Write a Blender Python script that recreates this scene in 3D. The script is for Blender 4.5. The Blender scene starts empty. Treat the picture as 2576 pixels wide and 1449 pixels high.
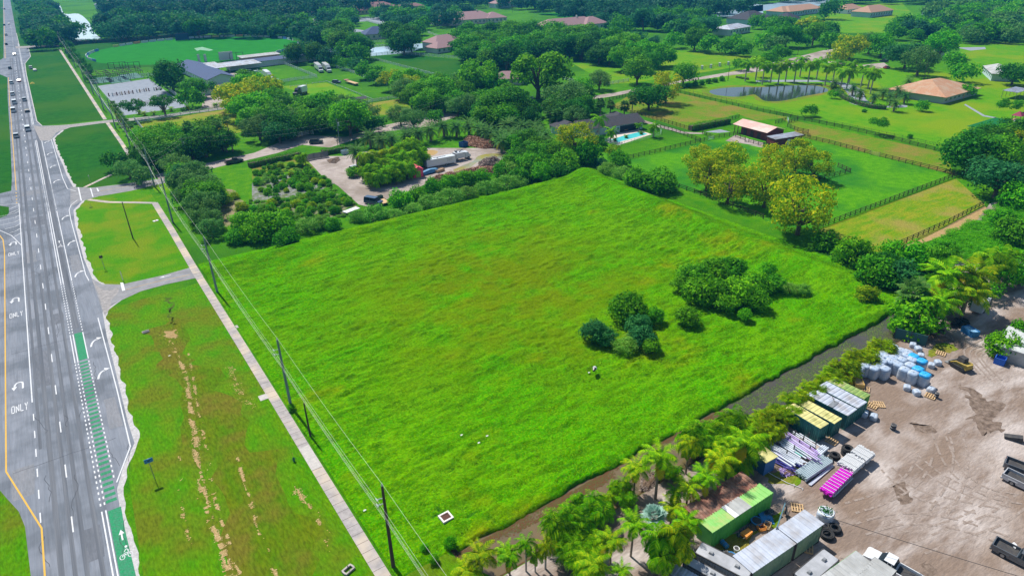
import bpy, bmesh, math, random
import numpy as np
from mathutils import Matrix, Vector
random.seed(7)
SC = bpy.context.scene
COL = SC.collection
PI = math.pi
H = 63.0
HAZE = 0.00015
F = 1662.27
R = np.array([[0.82301767, 0.27148778, -0.49893517], [-0.56778667, 0.36826413, -0.73620638], [-0.01613111, 0.88919959, 0.45723503]])
cam_d = bpy.data.cameras.new('camera')
cam = bpy.data.objects.new('camera', cam_d); COL.objects.link(cam)
cam_d.sensor_width = 36.0; cam_d.lens = F / 2576 * 36
cam_d.clip_start = 0.5; cam_d.clip_end = 20000
cam.matrix_world = Matrix.Translation((0, 0, H)) @ Matrix([list(r) for r in R]).to_4x4()
SC.camera = cam
SUN_EL, SUN_AZ = math.radians(54), math.radians(-3)      # azimuth from +Y towards +X
w = bpy.data.worlds.new('World'); SC.world = w; w.use_nodes = True
nt = w.node_tree; bg = nt.nodes['Background']
sky = nt.nodes.new('ShaderNodeTexSky'); sky.sky_type = 'NISHITA'; sky.sun_disc = False
sky.sun_elevation = SUN_EL; sky.sun_rotation = SUN_AZ; sky.air_density = 1.3; sky.dust_density = 0.6; sky.ozone_density = 2.5
nt.links.new(sky.outputs[0], bg.inputs[0]); bg.inputs[1].default_value = 0.085
sd = bpy.data.lights.new('sun', 'SUN'); sd.energy = 5.0; sd.angle = math.radians(0.5); sd.color = (1.0, 0.95, 0.86)
so = bpy.data.objects.new('sun', sd); COL.objects.link(so)
sdir = Vector((math.sin(SUN_AZ) * math.cos(SUN_EL), math.cos(SUN_AZ) * math.cos(SUN_EL), math.sin(SUN_EL)))
so.rotation_euler = sdir.to_track_quat('Z', 'Y').to_euler(); so.location = (0, 0, 300)
vs = SC.view_settings; vs.view_transform = 'Standard'; vs.look = 'None'; vs.gamma = 1; vs.use_curve_mapping = False
vs.exposure = 0.38
SC.cycles.use_denoising = True
SC.cycles.max_bounces = 6; SC.cycles.diffuse_bounces = 3; SC.cycles.glossy_bounces = 2
SC.cycles.transmission_bounces = 4; SC.cycles.volume_bounces = 0; SC.cycles.transparent_max_bounces = 6
TL = dict(A=(0, 0, .2531), B=(700, 0, .2531), C=(1400, 0, .2531), D=(2100, 0, .2619), E=(0, 380, .2531), F=(700, 300, .2531),
          S=(1400, 300, .2531), U=(2100, 300, .2619), I=(0, 780, .2531), J=(0, 1180, .26245), K=(700, 1180, .26245),
          L=(1400, 1180, .26245), M=(2100, 1180, .2625), N=(2100, 780, .2625), Q=(700, 900, .25), R=(2080, 900, .22497),
          V=(1850, 1240, .2249), Z=(1500, 680, .24996), P=(0, 0, 1.0))
def px(s, x, y):
    o = TL[s]; return (o[0] * .9055 + x * o[2], o[1] * .9055 + y * o[2])
def G(x, y, z=0.0):
    d = R @ np.array([x - 1288, 724.5 - y, -F]); t = (z - H) / d[2]
    return (float(d[0] * t), float(d[1] * t))
def g(s, x, y, z=0.0): return G(*px(s, x, y), z)
def gs(s, pts, z=0.0): return [g(s, a, b, z) for a, b in pts]
def dist(p): return math.sqrt(p[0] ** 2 + p[1] ** 2 + H * H)
class MB:
    def __init__(s): s.v = []; s.f = []; s.m = []
    def add(s, vs, fs, mi=0):
        k = len(s.v); s.v += [tuple(p) for p in vs]; s.f += [tuple(i + k for i in f) for f in fs]; s.m += [mi] * len(fs); return s
    def box(s, c, d, rz=0, mi=0, taper=1.0):
        x, y, z = d[0] / 2, d[1] / 2, d[2] / 2; cs, sn = math.cos(rz), math.sin(rz); P = []
        for k in (-1, 1):
            t = taper if k > 0 else 1
            for a, b in ((-1, -1), (1, -1), (1, 1), (-1, 1)):
                u, w_ = a * x * t, b * y * t
                P.append((c[0] + u * cs - w_ * sn, c[1] + u * sn + w_ * cs, c[2] + k * z))
        return s.add(P, [(3, 2, 1, 0), (4, 5, 6, 7), (0, 1, 5, 4), (1, 2, 6, 5), (2, 3, 7, 6), (3, 0, 4, 7)], mi)
    def bar(s, a, b, wd, mi=0, hd=None):
        return s.tube([a, b], [wd * .6, wd * .6], 4, mi)
    def tube(s, pts, rad, n=6, mi=0, caps=True):
        P = []; k = len(pts)
        for i, p in enumerate(pts):
            p = Vector(p); d = (Vector(pts[min(i + 1, k - 1)]) - Vector(pts[max(i - 1, 0)]))
            d = d.normalized() if d.length > 1e-9 else Vector((0, 0, 1))
            a = d.cross(Vector((0, 0, 1)) if abs(d.z) < .95 else Vector((1, 0, 0))).normalized(); b = d.cross(a)
            r = rad[i] if isinstance(rad, (list, tuple)) else rad
            for j in range(n):
                t = 2 * PI * (j + .5) / n; P.append(p + a * (r * math.cos(t)) + b * (r * math.sin(t)))
        fs = [(i * n + j, i * n + (j + 1) % n, (i + 1) * n + (j + 1) % n, (i + 1) * n + j) for i in range(k - 1) for j in range(n)]
        if caps: fs += [tuple(range(n))[::-1], tuple(range((k - 1) * n, k * n))]
        return s.add(P, fs, mi)
    def prism(s, poly, z0, z1, mi=0):
        n = len(poly)
        return s.add([(x, y, z0) for x, y in poly] + [(x, y, z1) for x, y in poly],
                     [tuple(range(n))[::-1], tuple(range(n, 2 * n))] + [(i, (i + 1) % n, (i + 1) % n + n, i + n) for i in range(n)], mi)
    def side(s, prof, y0, y1, mi=0, inset=0.0, ztop=None):
        n = len(prof); P = []
        for sg, yy in ((-1, y0), (1, y1)):
            for x, z in prof:
                P.append((x, yy - sg * (inset if ztop is not None and z > ztop else 0), z))
        return s.add(P, [tuple(range(n)), tuple(range(n, 2 * n))[::-1]] + [(i, i + n, (i + 1) % n + n, (i + 1) % n) for i in range(n)], mi)
    def torus(s, c, R_, r, n=16, m=6, mi=0, zs=1.0):
        P = []
        for i in range(n):
            a = 2 * PI * i / n
            for j in range(m):
                b = 2 * PI * j / m; q = R_ + r * math.cos(b); P.append((c[0] + q * math.cos(a), c[1] + q * math.sin(a), c[2] + r * zs * math.sin(b)))
        return s.add(P, [(i * m + j, ((i + 1) % n) * m + j, ((i + 1) % n) * m + (j + 1) % m, i * m + (j + 1) % m) for i in range(n) for j in range(m)], mi)
    def build(s, name, mats, parent=None, loc=(0, 0, 0), rz=0, smooth=False):
        me = bpy.data.meshes.new(name); me.from_pydata(s.v, [], s.f)
        mats = mats if isinstance(mats, (list, tuple)) else [mats]
        for m in mats: me.materials.append(m)
        if len(mats) > 1: me.polygons.foreach_set('material_index', s.m)
        if smooth: me.polygons.foreach_set('use_smooth', [True] * len(s.f))
        return link(name, me, parent, loc, rz)
def link(name, me, parent=None, loc=(0, 0, 0), rz=0, sc=None):
    o = bpy.data.objects.new(name, me); COL.objects.link(o); o.location = loc; o.rotation_euler = (0, 0, rz)
    if sc: o.scale = sc
    if parent: o.parent = parent
    return o
def tag(o, label=None, cat=None, group=None, kind=None):
    for k, v in (('label', label), ('category', cat), ('group', group), ('kind', kind)):
        if v: o[k] = v
    return o
def thing(name, label, cat, loc=(0, 0, 0), rz=0, group=None, sc=None):
    if len(loc) == 2: loc = (loc[0], loc[1], 0)
    return tag(link(name, None, None, loc, rz, sc), label, cat, group)
def dup(root, loc, rz, label, group=None, sc=None):
    r = root.copy(); COL.objects.link(r); r.location = loc if len(loc) == 3 else (loc[0], loc[1], 0); r.rotation_euler = (0, 0, rz)
    if sc: r.scale = sc
    r['label'] = label
    if group: r['group'] = group
    elif 'group' in r: del r['group']
    for ch in list(root.children):
        c = ch.copy(); COL.objects.link(c); c.parent = r
        for q in list(ch.children):
            d = q.copy(); COL.objects.link(d); d.parent = c
    return r
MATS = {}
def nd(nt, t, **k):
    n = nt.nodes.new(t)
    for a, b in k.items(): setattr(n, a, b)
    return n
def mat(name, c1, c2=None, scale=2.0, rough=.75, bump=0, bscale=None, metal=0, c3=None, s3=.05, detail=4, spec=.3, rnd=0, trans=0, stretch=None, lo=.35, hi=.65, grain=None):
    if grain is None and name.split('_')[0] in ('grass', 'yard', 'gravel', 'asphalt', 'play'): grain = (3.2, .34) if name.startswith('grass') else (4.0, .13)
    if name in MATS: return MATS[name]
    m = bpy.data.materials.new(name); m.use_nodes = True; nt = m.node_tree; b = nt.nodes['Principled BSDF']
    b.inputs['Roughness'].default_value = rough; b.inputs['Metallic'].default_value = metal; b.inputs['Specular IOR Level'].default_value = spec
    if name.split('_')[0] in ('grass', 'yard', 'gravel', 'asphalt', 'bank', 'sidewalk', 'path', 'bare', 'bed', 'play', 'joint', 'white', 'green', 'yellow', 'dark', 'sand'): b.inputs['Specular IOR Level'].default_value = .03
    L = nt.links; col = None
    tc = nd(nt, 'ShaderNodeTexCoord'); vec = tc.outputs['Object']
    if stretch:
        mp = nd(nt, 'ShaderNodeMapping'); mp.inputs['Scale'].default_value = stretch[:3]; mp.inputs['Rotation'].default_value = (0, 0, stretch[3] if len(stretch) > 3 else 0)
        L.new(vec, mp.inputs[0]); vec2 = mp.outputs[0]
    else: vec2 = vec
    def noise(s, det, v):
        n = nd(nt, 'ShaderNodeTexNoise'); n.inputs['Scale'].default_value = s; n.inputs['Detail'].default_value = det; n.inputs['Roughness'].default_value = .62
        L.new(v, n.inputs['Vector']); return n.outputs['Fac']
    def ramp(f, a, b_):
        r = nd(nt, 'ShaderNodeMapRange'); r.inputs['From Min'].default_value = a; r.inputs['From Max'].default_value = b_; L.new(f, r.inputs['Value']); return r.outputs[0]
    def mix(f, a, b_):
        x = nd(nt, 'ShaderNodeMix', data_type='RGBA')
        if isinstance(f, float): x.inputs[0].default_value = f
        else: L.new(f, x.inputs[0])
        for v, i in ((a, 6), (b_, 7)):
            if isinstance(v, tuple): x.inputs[i].default_value = (*v, 1)
            else: L.new(v, x.inputs[i])
        return x.outputs[2]
    if c2 is not None: col = mix(ramp(noise(scale, detail, vec2), lo, hi), tuple(c1), tuple(c2))
    if c3 is not None: col = mix(ramp(noise(s3, 3, vec), .45, .62), col, tuple(c3))
    if grain:
        g1 = nd(nt, 'ShaderNodeMapRange'); g1.inputs['From Min'].default_value = .32; g1.inputs['From Max'].default_value = .68; g1.inputs['To Min'].default_value = 1 - grain[1]; g1.inputs['To Max'].default_value = 1 + grain[1]; L.new(noise(grain[0], 6, vec2), g1.inputs[0])
        vm = nd(nt, 'ShaderNodeVectorMath', operation='SCALE'); L.new(g1.outputs[0], vm.inputs['Scale'])
        if col is None: vm.inputs[0].default_value = c1
        else: L.new(col, vm.inputs[0])
        col = vm.outputs[0]
    if rnd:
        oi = nd(nt, 'ShaderNodeObjectInfo'); hs = nd(nt, 'ShaderNodeHueSaturation'); r = nd(nt, 'ShaderNodeMapRange')
        r.inputs['To Min'].default_value = 1 - rnd; r.inputs['To Max'].default_value = 1 + rnd; L.new(oi.outputs['Random'], r.inputs[0]); L.new(r.outputs[0], hs.inputs['Value'])
        if col is None: hs.inputs['Color'].default_value = (*c1, 1)
        else: L.new(col, hs.inputs['Color'])
        col = hs.outputs[0]
    if col is None: b.inputs['Base Color'].default_value = (*c1, 1)
    else: L.new(col, b.inputs['Base Color'])
    if bump:
        bn = nd(nt, 'ShaderNodeBump'); bn.inputs['Strength'].default_value = min(bump, 1); bn.inputs['Distance'].default_value = .15 if bump <= 1 else .15 * bump
        L.new(noise(bscale or scale * 3, 4, vec2), bn.inputs['Height']); L.new(bn.outputs[0], b.inputs['Normal'])
    if trans: b.inputs['Transmission Weight'].default_value = trans
    MATS[name] = m; return m
def leafmat(name, ca, cb, cc, tr=.4, rnd=.18):
    if name in MATS: return MATS[name]
    m = bpy.data.materials.new(name); m.use_nodes = True; nt = m.node_tree; L = nt.links; nt.nodes.remove(nt.nodes['Principled BSDF'])
    out = [n for n in nt.nodes if n.type == 'OUTPUT_MATERIAL'][0]
    ge = nd(nt, 'ShaderNodeNewGeometry'); cr = nd(nt, 'ShaderNodeValToRGB'); e = cr.color_ramp.elements
    e[0].position = 0; e[0].color = (*ca, 1); e[1].position = 1; e[1].color = (*cc, 1); k = e.new(.55); k.color = (*cb, 1)
    L.new(ge.outputs['Random Per Island'], cr.inputs[0])
    oi = nd(nt, 'ShaderNodeObjectInfo'); hs = nd(nt, 'ShaderNodeHueSaturation')
    r1 = nd(nt, 'ShaderNodeMapRange'); r1.inputs['To Min'].default_value = 1 - rnd; r1.inputs['To Max'].default_value = 1 + rnd; L.new(oi.outputs['Random'], r1.inputs[0]); L.new(r1.outputs[0], hs.inputs['Value'])
    mu = nd(nt, 'ShaderNodeMath', operation='MULTIPLY'); mu.inputs[1].default_value = 7.31; fr = nd(nt, 'ShaderNodeMath', operation='FRACT'); L.new(oi.outputs['Random'], mu.inputs[0]); L.new(mu.outputs[0], fr.inputs[0])
    r2 = nd(nt, 'ShaderNodeMapRange'); r2.inputs['To Min'].default_value = .485; r2.inputs['To Max'].default_value = .51; L.new(fr.outputs[0], r2.inputs[0]); L.new(r2.outputs[0], hs.inputs['Hue'])
    L.new(cr.outputs[0], hs.inputs['Color'])
    d = nd(nt, 'ShaderNodeBsdfPrincipled'); d.inputs['Roughness'].default_value = .55; d.inputs['Specular IOR Level'].default_value = .04
    t = nd(nt, 'ShaderNodeBsdfTranslucent'); mx = nd(nt, 'ShaderNodeMixShader'); mx.inputs[0].default_value = tr
    L.new(hs.outputs[0], d.inputs['Base Color']); L.new(hs.outputs[0], t.inputs[0]); L.new(d.outputs[0], mx.inputs[1]); L.new(t.outputs[0], mx.inputs[2]); L.new(mx.outputs[0], out.inputs[0])
    MATS[name] = m; return m
def vnoise(x, y, seed=0):
    r = np.random.RandomState(seed); T = r.rand(256, 256)
    xi = np.floor(x).astype(int); yi = np.floor(y).astype(int); fx = x - xi; fy = y - yi
    fx = fx * fx * (3 - 2 * fx); fy = fy * fy * (3 - 2 * fy)
    a = T[xi % 256, yi % 256]; b = T[(xi + 1) % 256, yi % 256]; c = T[xi % 256, (yi + 1) % 256]; d = T[(xi + 1) % 256, (yi + 1) % 256]
    return (a * (1 - fx) + b * fx) * (1 - fy) + (c * (1 - fx) + d * fx) * fy
def fast_mesh(name, V, Fq, mats, midx=None, smooth=False):
    V = np.asarray(V, dtype=np.float32); Fq = np.asarray(Fq, dtype=np.int32); k = Fq.shape[1]
    me = bpy.data.meshes.new(name); me.vertices.add(len(V)); me.vertices.foreach_set('co', V.ravel())
    me.loops.add(Fq.size); me.loops.foreach_set('vertex_index', Fq.ravel()); me.polygons.add(len(Fq))
    me.polygons.foreach_set('loop_start', np.arange(0, Fq.size, k, dtype=np.int32)); me.polygons.foreach_set('loop_total', np.full(len(Fq), k, dtype=np.int32))
    for m in (mats if isinstance(mats, (list, tuple)) else [mats]): me.materials.append(m)
    if midx is not None: me.polygons.foreach_set('material_index', np.asarray(midx, dtype=np.int32))
    if smooth: me.polygons.foreach_set('use_smooth', np.ones(len(Fq), dtype=bool))
    me.update(calc_edges=True); return me
def sheet(name, pts, layer, m, kind='structure', parent=None, label=None, z0=0.0):
    bm = bmesh.new(); vs = [bm.verts.new((p[0], p[1], z0 + .004 * layer)) for p in pts]; f = bm.faces.new(vs); f.normal_update()
    if f.normal.z < 0: f.normal_flip()
    bmesh.ops.triangulate(bm, faces=[f]); me = bpy.data.meshes.new(name); bm.to_mesh(me); bm.free(); me.materials.append(m)
    o = link(name, me, parent)
    if not parent: tag(o, label, None, None, kind)
    return o
def strip_pts(line, wd):
    Lf, Rt = [], []
    for i, p in enumerate(line):
        a = Vector(line[max(i - 1, 0)][:2]); b = Vector(line[min(i + 1, len(line) - 1)][:2]); d = (b - a).normalized(); n = Vector((-d.y, d.x)) * wd / 2
        Lf.append((p[0] + n.x, p[1] + n.y)); Rt.append((p[0] - n.x, p[1] - n.y))
    return Lf, Rt
def ribbon(mb, line, wd, z, mi=0):
    Lf, Rt = strip_pts(line, wd); n = len(line)
    mb.add([(x, y, z) for x, y in Rt] + [(x, y, z) for x, y in Lf], [(i, i + 1, i + 1 + n, i + n) for i in range(n - 1)], mi)
def smooth_line(pts, n=8):
    out = []; P = [Vector(p) for p in pts]; P = [P[0]] + P + [P[-1]]
    for i in range(1, len(P) - 2):
        for k in range(n):
            t = k / n; a, b, c, d = P[i - 1], P[i], P[i + 1], P[i + 2]
            out.append(tuple(.5 * ((2 * b) + (c - a) * t + (2 * a - 5 * b + 4 * c - d) * t * t + (3 * b - a - 3 * c + d) * t ** 3)))
    out.append(tuple(P[-1])); return out
grassA = mat('grass_ground', (.03, .16, .001), (.08, .22, .001), .35, .9, .8, 2.2, c3=(.03, .125, .004), s3=.018, detail=8)
grass_lawn = mat('grass_lawn', (.055, .22, .002), (.105, .25, .002), .3, .9, .5, 2.5, c3=(.15, .24, .004), s3=.03, detail=8)
grass_pad = mat('grass_paddock', (.045, .20, .002), (.085, .26, .003), .5, .9, .8, 2.0, c3=(.025, .15, .01), s3=.05)
grass_verge = mat('grass_verge', (.04, .19, .0), (.085, .19, .001), .42, .9, 1, 3.0, c3=(.10, .135, .006), s3=.09, detail=9, stretch=(1, .35, 1))
grass_deep = mat('grass_deep_green', (.006, .075, .003), (.016, .11, .003), .35, .9, .5, 2.0, c3=(.03, .105, .004), s3=.02, detail=8)
grass_cricket = mat('grass_oval', (.010, .15, .008), (.016, .19, .010), .12, .9, .2, 2.0, detail=6)
grass_olive = mat('grass_olive_dry', (.14, .185, .012), (.07, .20, .003), .45, .9, .7, 3.0, c3=(.19, .16, .03), s3=.09, detail=9, stretch=(.5, 1.4, 1))
grass_gold = mat('grass_gold_dry', (.21, .23, .012), (.075, .21, .002), .45, .9, .7, 3.0, c3=(.23, .205, .04), s3=.07, detail=9, stretch=(.4, 1.5, 1))
dirt_bank = mat('bank_mud', (.10, .055, .025), (.05, .04, .02), 1.0, .95, 1, 3)
dirt_yard = mat('yard_dirt', (.41, .36, .335), (.205, .155, .125), .13, .95, .8, 1.8, lo=.42, hi=.58, c3=(.21, .155, .12), s3=.06, detail=12, stretch=(.5, 1.7, 1, .75), grain=(2.0, .15))
gravel = mat('gravel_drive', (.40, .35, .32), (.30, .25, .23), .5, .95, .5, 5, c3=(.24, .20, .17), s3=.08, detail=8)
asphalt = mat('asphalt_road', (.165, .185, .22), (.22, .235, .27), .6, .85, .25, 20, stretch=(1, .05, 1), c3=(.13, .145, .17), s3=.12, detail=8)
asphalt_edge = mat('asphalt_old_edge', (.34, .32, .31), (.22, .21, .21), 1.2, .9, .4, 8)
asphalt_side = mat('asphalt_side_road', (.27, .27, .28), (.20, .20, .21), .5, .9, .3, 10)
concrete = mat('path_concrete', (.42, .38, .36), (.32, .29, .28), .9, .9, .2, 12, c3=(.26, .24, .23), s3=.2)
white_paint = mat('white_road_paint', (.60, .61, .63), (.36, .37, .40), 4, .7, detail=8, lo=.5, hi=.75)
yellow_paint = mat('yellow_road_paint', (.62, .38, .06), (.55, .33, .08), 3, .7)
green_paint = mat('green_bike_paint', (.02, .24, .10), (.06, .20, .12), 2.5, .8, detail=8, grain=(6, .25))
tyre_dark = mat('asphalt_wheel_track', (.095, .105, .125), (.15, .16, .18), .9, .85, .2, 20, stretch=(1.5, .03, 1), detail=8)
water_brown = mat('canal_water', (.15, .105, .05), (.11, .085, .045), .3, .12, .1, 6, spec=.5)
water_grey = mat('canal_water_grey', (.050, .048, .036), (.075, .065, .045), .25, .14, .1, 6, spec=.5)
water_pond = mat('pond_water', (.03, .04, .04), None, rough=.06, bump=.05, bscale=4, spec=.6)
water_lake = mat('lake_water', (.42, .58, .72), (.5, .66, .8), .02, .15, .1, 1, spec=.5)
sand_light = mat('sand_light', (.27, .30, .34), (.21, .235, .275), .4, .95, .3, 5)
scorched = mat('bare_straw_soil', (.42, .27, .13), (.30, .22, .09), 1.5, .95, 1, 5)
yard_wet = mat('yard_wet_soil', (.10, .072, .055), (.23, .175, .14), 1.3, .7, .4, 4)
CY0, CY1, CX0, CX1 = 44.6, 49.4, 25.0, 127.0       # canal: south and north bank, west and east end
def ground():
    xs = [-6000, -800, -100, 0, CX0 - .5, CX0 + .8, 60, 90, CX1 - 1, CX1, 170, 260, 420, 900, 3000, 9000]
    ys = [-600, -60, 0, CY0 - 1, CY0, CY1, CY1 + 1.0, 90, 160, 300, 800, 2000, 5000, 14000]
    V = [(x, y, -.75 if (xs[5] <= x <= xs[8] and ys[4] <= y <= ys[5]) else 0) for y in ys for x in xs]; n = len(xs)
    F_ = [(j * n + i, j * n + i + 1, (j + 1) * n + i + 1, (j + 1) * n + i) for j in range(len(ys) - 1) for i in range(n - 1)]
    fm = [1 if (3 <= i // (n - 1) <= 5 and 4 <= i % (n - 1) <= 8) else 0 for i in range(len(F_))]
    me = fast_mesh('ground', V, F_, [grassA, dirt_bank], fm); tag(link('ground', me), kind='structure')
ground()
# the water lies between the banks; floating weed in loose rafts
wz = -.35
o = sheet('canal_water', [(CX0 - 2, CY0 - 1.5), (72, CY0 - 1.5), (72, CY1 + 1.2), (CX0 - 2, CY1 + 1.2)], 0, water_brown, z0=wz)
o = sheet('canal_water', [(72, CY0 - 1.5), (CX1 + 2, CY0 - 1.5), (CX1 + 2, CY1 + 1.2), (72, CY1 + 1.2)], 0, water_grey, z0=wz)
rs = np.random.RandomState(3)
def flecks(name, n, xr, yr, z, size, m, dens=None, kind='stuff', label=None, tilt=.15):
    x = rs.uniform(*xr, n); y = rs.uniform(*yr, n)
    if dens is not None:
        k = rs.rand(n) < dens(x, y); x, y = x[k], y[k]
    n = len(x); a = rs.uniform(0, 2 * PI, n); s = size * rs.uniform(.5, 1.4, n); V = np.zeros((n, 4, 3))
    for j in range(4):
        t = a + j * PI / 2 + .3 * (j % 2); V[:, j, 0] = x + s * np.cos(t); V[:, j, 1] = y + s * np.sin(t) * .8; V[:, j, 2] = z + tilt * s * np.sin(j * PI / 2 + a)
    return tag(link(name, fast_mesh(name, V.reshape(-1, 3), np.arange(n * 4).reshape(-1, 4), m)), label, None, None, kind)
weed = leafmat('floating_weed', (.05, .11, .02), (.09, .17, .04), (.13, .15, .06), .1)
flecks('floating_weed', 11000, (62, CX1 - .5), (CY0 + .2, CY1 + .1), wz + .03, .11, weed, lambda x, y: np.clip((vnoise(x * .25, y * .8, 4) - .35) * 2.2 + (y - 47.2) * .16, 0, 1), label='green floating weed on the grey canal water')
brownscum = leafmat('brown_scum', (.16, .07, .025), (.13, .09, .04), (.10, .12, .03), .1)
flecks('bank_scum', 9000, (CX0, 72), (CY1 - 1.5, CY1 + .1), wz + .03, .11, brownscum, lambda x, y: np.clip((vnoise(x * .3, y, 5) - .3) * 2 + (y - 48.6) * .5, 0, 1), label='rusty brown scum along the grassy canal bank')
def field_h(x, y):
    sm = lambda t: np.clip(t, 0, 1) ** 2 * (3 - 2 * np.clip(t, 0, 1))
    h = sm((x - 22) / 30) * sm((y - 48.9) / 2.5) * (.25 + 1.0 * sm((y - 75) / 55) + .35 * sm((x - 90) / 30))
    h = h + .0 + 1.4 * np.exp(-((y - 146 + .02 * (x - 80)) / 3.5) ** 2) + 1.5 * np.exp(-((x - 125) / 4) ** 2) * sm((y - 55) / 10)
    h = h * sm((154.0 - y) / 8) * sm((134.5 - x) / 6)
    return h
def field_z(x, y): return float(field_h(np.array([float(x)]), np.array([float(y)]))[0])
def field():
    nx, ny = 400, 360
    X, Y = np.meshgrid(np.linspace(17.6, 135, nx), np.linspace(CY1 + .3, 154, ny))
    rough = np.clip((X - 19) / 8, 0.15, 1) * np.clip(np.minimum((150 - Y) / 12, (132 - X) / 12), .3, 1)
    n1 = vnoise(X * .22, Y * .45, 11); n2 = vnoise(X * .45, Y * 1.5, 12); n3 = vnoise(X * 1.7, Y * 2.6, 13); n4 = vnoise(X * .05, Y * .07, 14)
    edge = np.clip(np.minimum(np.minimum(135 - X, 154 - Y), Y - CY1 - .3) / 1.5, 0, 1)
    tus = np.clip(n1 * .8 + n4 * .5 - .35, 0, 1)
    Z = field_h(X, Y) + (.10 + edge * rough * (.50 * (n2 - .4) * (.3 + 1.1 * tus) + .36 * (n3 - .5) * (.3 + tus) + .16 * (n1 - .5)))
    Z[0, :] = -.3; Z[-1, :] = -.05; Z[:, -1] = -.05; Z[:, 0] = -.02
    wob = (vnoise(X[0] * .35, X[0] * 0, 8) - .5) * .5 + (vnoise(X[0] * 1.3, X[0] * 0, 9) - .5) * .35
    Y = Y.copy(); Y[0] += wob; Y[1] += wob * .9; Y[2] += wob * .6; Y[3] += wob * .3
    V = np.stack([X, Y, Z], -1).reshape(-1, 3); I_ = np.arange(nx * ny).reshape(ny, nx)
    Q = np.stack([I_[:-1, :-1], I_[:-1, 1:], I_[1:, 1:], I_[1:, :-1]], -1).reshape(-1, 4)
    m = bpy.data.materials.new('field_grass'); m.use_nodes = True; nt = m.node_tree; L = nt.links; b = nt.nodes['Principled BSDF']; b.inputs['Roughness'].default_value = .85; b.inputs['Specular IOR Level'].default_value = .0
    tc = nd(nt, 'ShaderNodeTexCoord')
    def nz(s, det, st=(1, 1, 1)):
        mp = nd(nt, 'ShaderNodeMapping'); mp.inputs['Scale'].default_value = st; L.new(tc.outputs['Object'], mp.inputs[0]); n = nd(nt, 'ShaderNodeTexNoise'); n.inputs['Scale'].default_value = s; n.inputs['Detail'].default_value = det; n.inputs['Roughness'].default_value = .65; L.new(mp.outputs[0], n.inputs['Vector']); return n.outputs['Fac']
    def mr(f, a, b_):
        r = nd(nt, 'ShaderNodeMapRange'); r.inputs['From Min'].default_value = a; r.inputs['From Max'].default_value = b_; L.new(f, r.inputs[0]); return r.outputs[0]
    def mx(f, a, b_):
        x = nd(nt, 'ShaderNodeMix', data_type='RGBA'); L.new(f, x.inputs[0])
        for v, i in ((a, 6), (b_, 7)):
            if isinstance(v, tuple): x.inputs[i].default_value = (*v, 1)
            else: L.new(v, x.inputs[i])
        return x.outputs[2]
    c = mx(mr(nz(.05, 5), .42, .6), (.045, .26, .0), (.085, .26, .001))
    c = mx(mr(nz(.045, 4, (1, 1.4, 1)), .56, .68), c, (.155, .195, .002))
    c = mx(mr(nz(.45, 6, (.6, 1.5, 1)), .47, .66), c, (.028, .13, .0))  # dark noise paints shaded creases into the grass colour
    c = mx(mr(nz(3.5, 3), .45, .75), c, (.16, .31, .001))
    c = mx(mr(nz(.16, 6), .72, .76), c, (.30, .24, .08))
    c = mx(mr(nz(.4, 6, (.35, 1.0, 1)), .52, .72), c, (.035, .15, .0))
    mp = nd(nt, 'ShaderNodeMapping'); mp.inputs['Location'].default_value = (-66 / 44, -100 / 44, 0); mp.inputs['Scale'].default_value = (1 / 44, 1 / 44, 0); L.new(tc.outputs['Object'], mp.inputs[0]); gr = nd(nt, 'ShaderNodeTexGradient', gradient_type='SPHERICAL'); L.new(mp.outputs[0], gr.inputs[0])
    ad = nd(nt, 'ShaderNodeMath', operation='MULTIPLY'); L.new(gr.outputs['Fac'], ad.inputs[0]); L.new(mr(nz(.09, 8), .40, .56), ad.inputs[1]); ad2 = nd(nt, 'ShaderNodeMath', operation='MULTIPLY'); ad2.use_clamp = True; L.new(ad.outputs[0], ad2.inputs[0]); ad2.inputs[1].default_value = 1.3; c = mx(ad2.outputs[0], c, (.115, .185, .001))
    gv = nd(nt, 'ShaderNodeMapRange'); gv.inputs['From Min'].default_value = .3; gv.inputs['From Max'].default_value = .7; gv.inputs['To Min'].default_value = .55; gv.inputs['To Max'].default_value = 1.32; L.new(nz(2.2, 8, (1, 1.3, 1)), gv.inputs[0]); vm = nd(nt, 'ShaderNodeVectorMath', operation='SCALE'); L.new(c, vm.inputs[0]); L.new(gv.outputs[0], vm.inputs['Scale']); L.new(vm.outputs[0], b.inputs['Base Color'])
    bn = nd(nt, 'ShaderNodeBump'); bn.inputs['Strength'].default_value = .7; bn.inputs['Distance'].default_value = .2; L.new(nz(2.6, 5), bn.inputs['Height']); L.new(bn.outputs[0], b.inputs['Normal'])
    o = link('field', fast_mesh('field', V, Q, m, smooth=True)); tag(o, kind='structure')
field()
def blades(name, n, poly_fn, zf, hgt, wd, m, label):
    x, y = poly_fn(n); n = len(x); a = rs.uniform(0, 2 * PI, n); h = hgt * rs.uniform(.5, 1.5, n); s = wd * rs.uniform(.6, 1.4, n); z = zf(x, y)
    lean = rs.uniform(-.6, .6, (n, 2)); V = np.zeros((n, 3, 3))
    V[:, 0, 0] = x - s * np.cos(a); V[:, 0, 1] = y - s * np.sin(a); V[:, 0, 2] = z
    V[:, 1, 0] = x + s * np.cos(a); V[:, 1, 1] = y + s * np.sin(a); V[:, 1, 2] = z
    V[:, 2, 0] = x + lean[:, 0] * h; V[:, 2, 1] = y + lean[:, 1] * h; V[:, 2, 2] = z + h
    return tag(link(name, fast_mesh(name, V.reshape(-1, 3), np.arange(n * 3).reshape(-1, 3), m)), label, None, None, 'stuff')
blade_m = leafmat('grass_blade', (.06, .24, .002), (.11, .30, .003), (.2, .36, .006), .35, 0)
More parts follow.
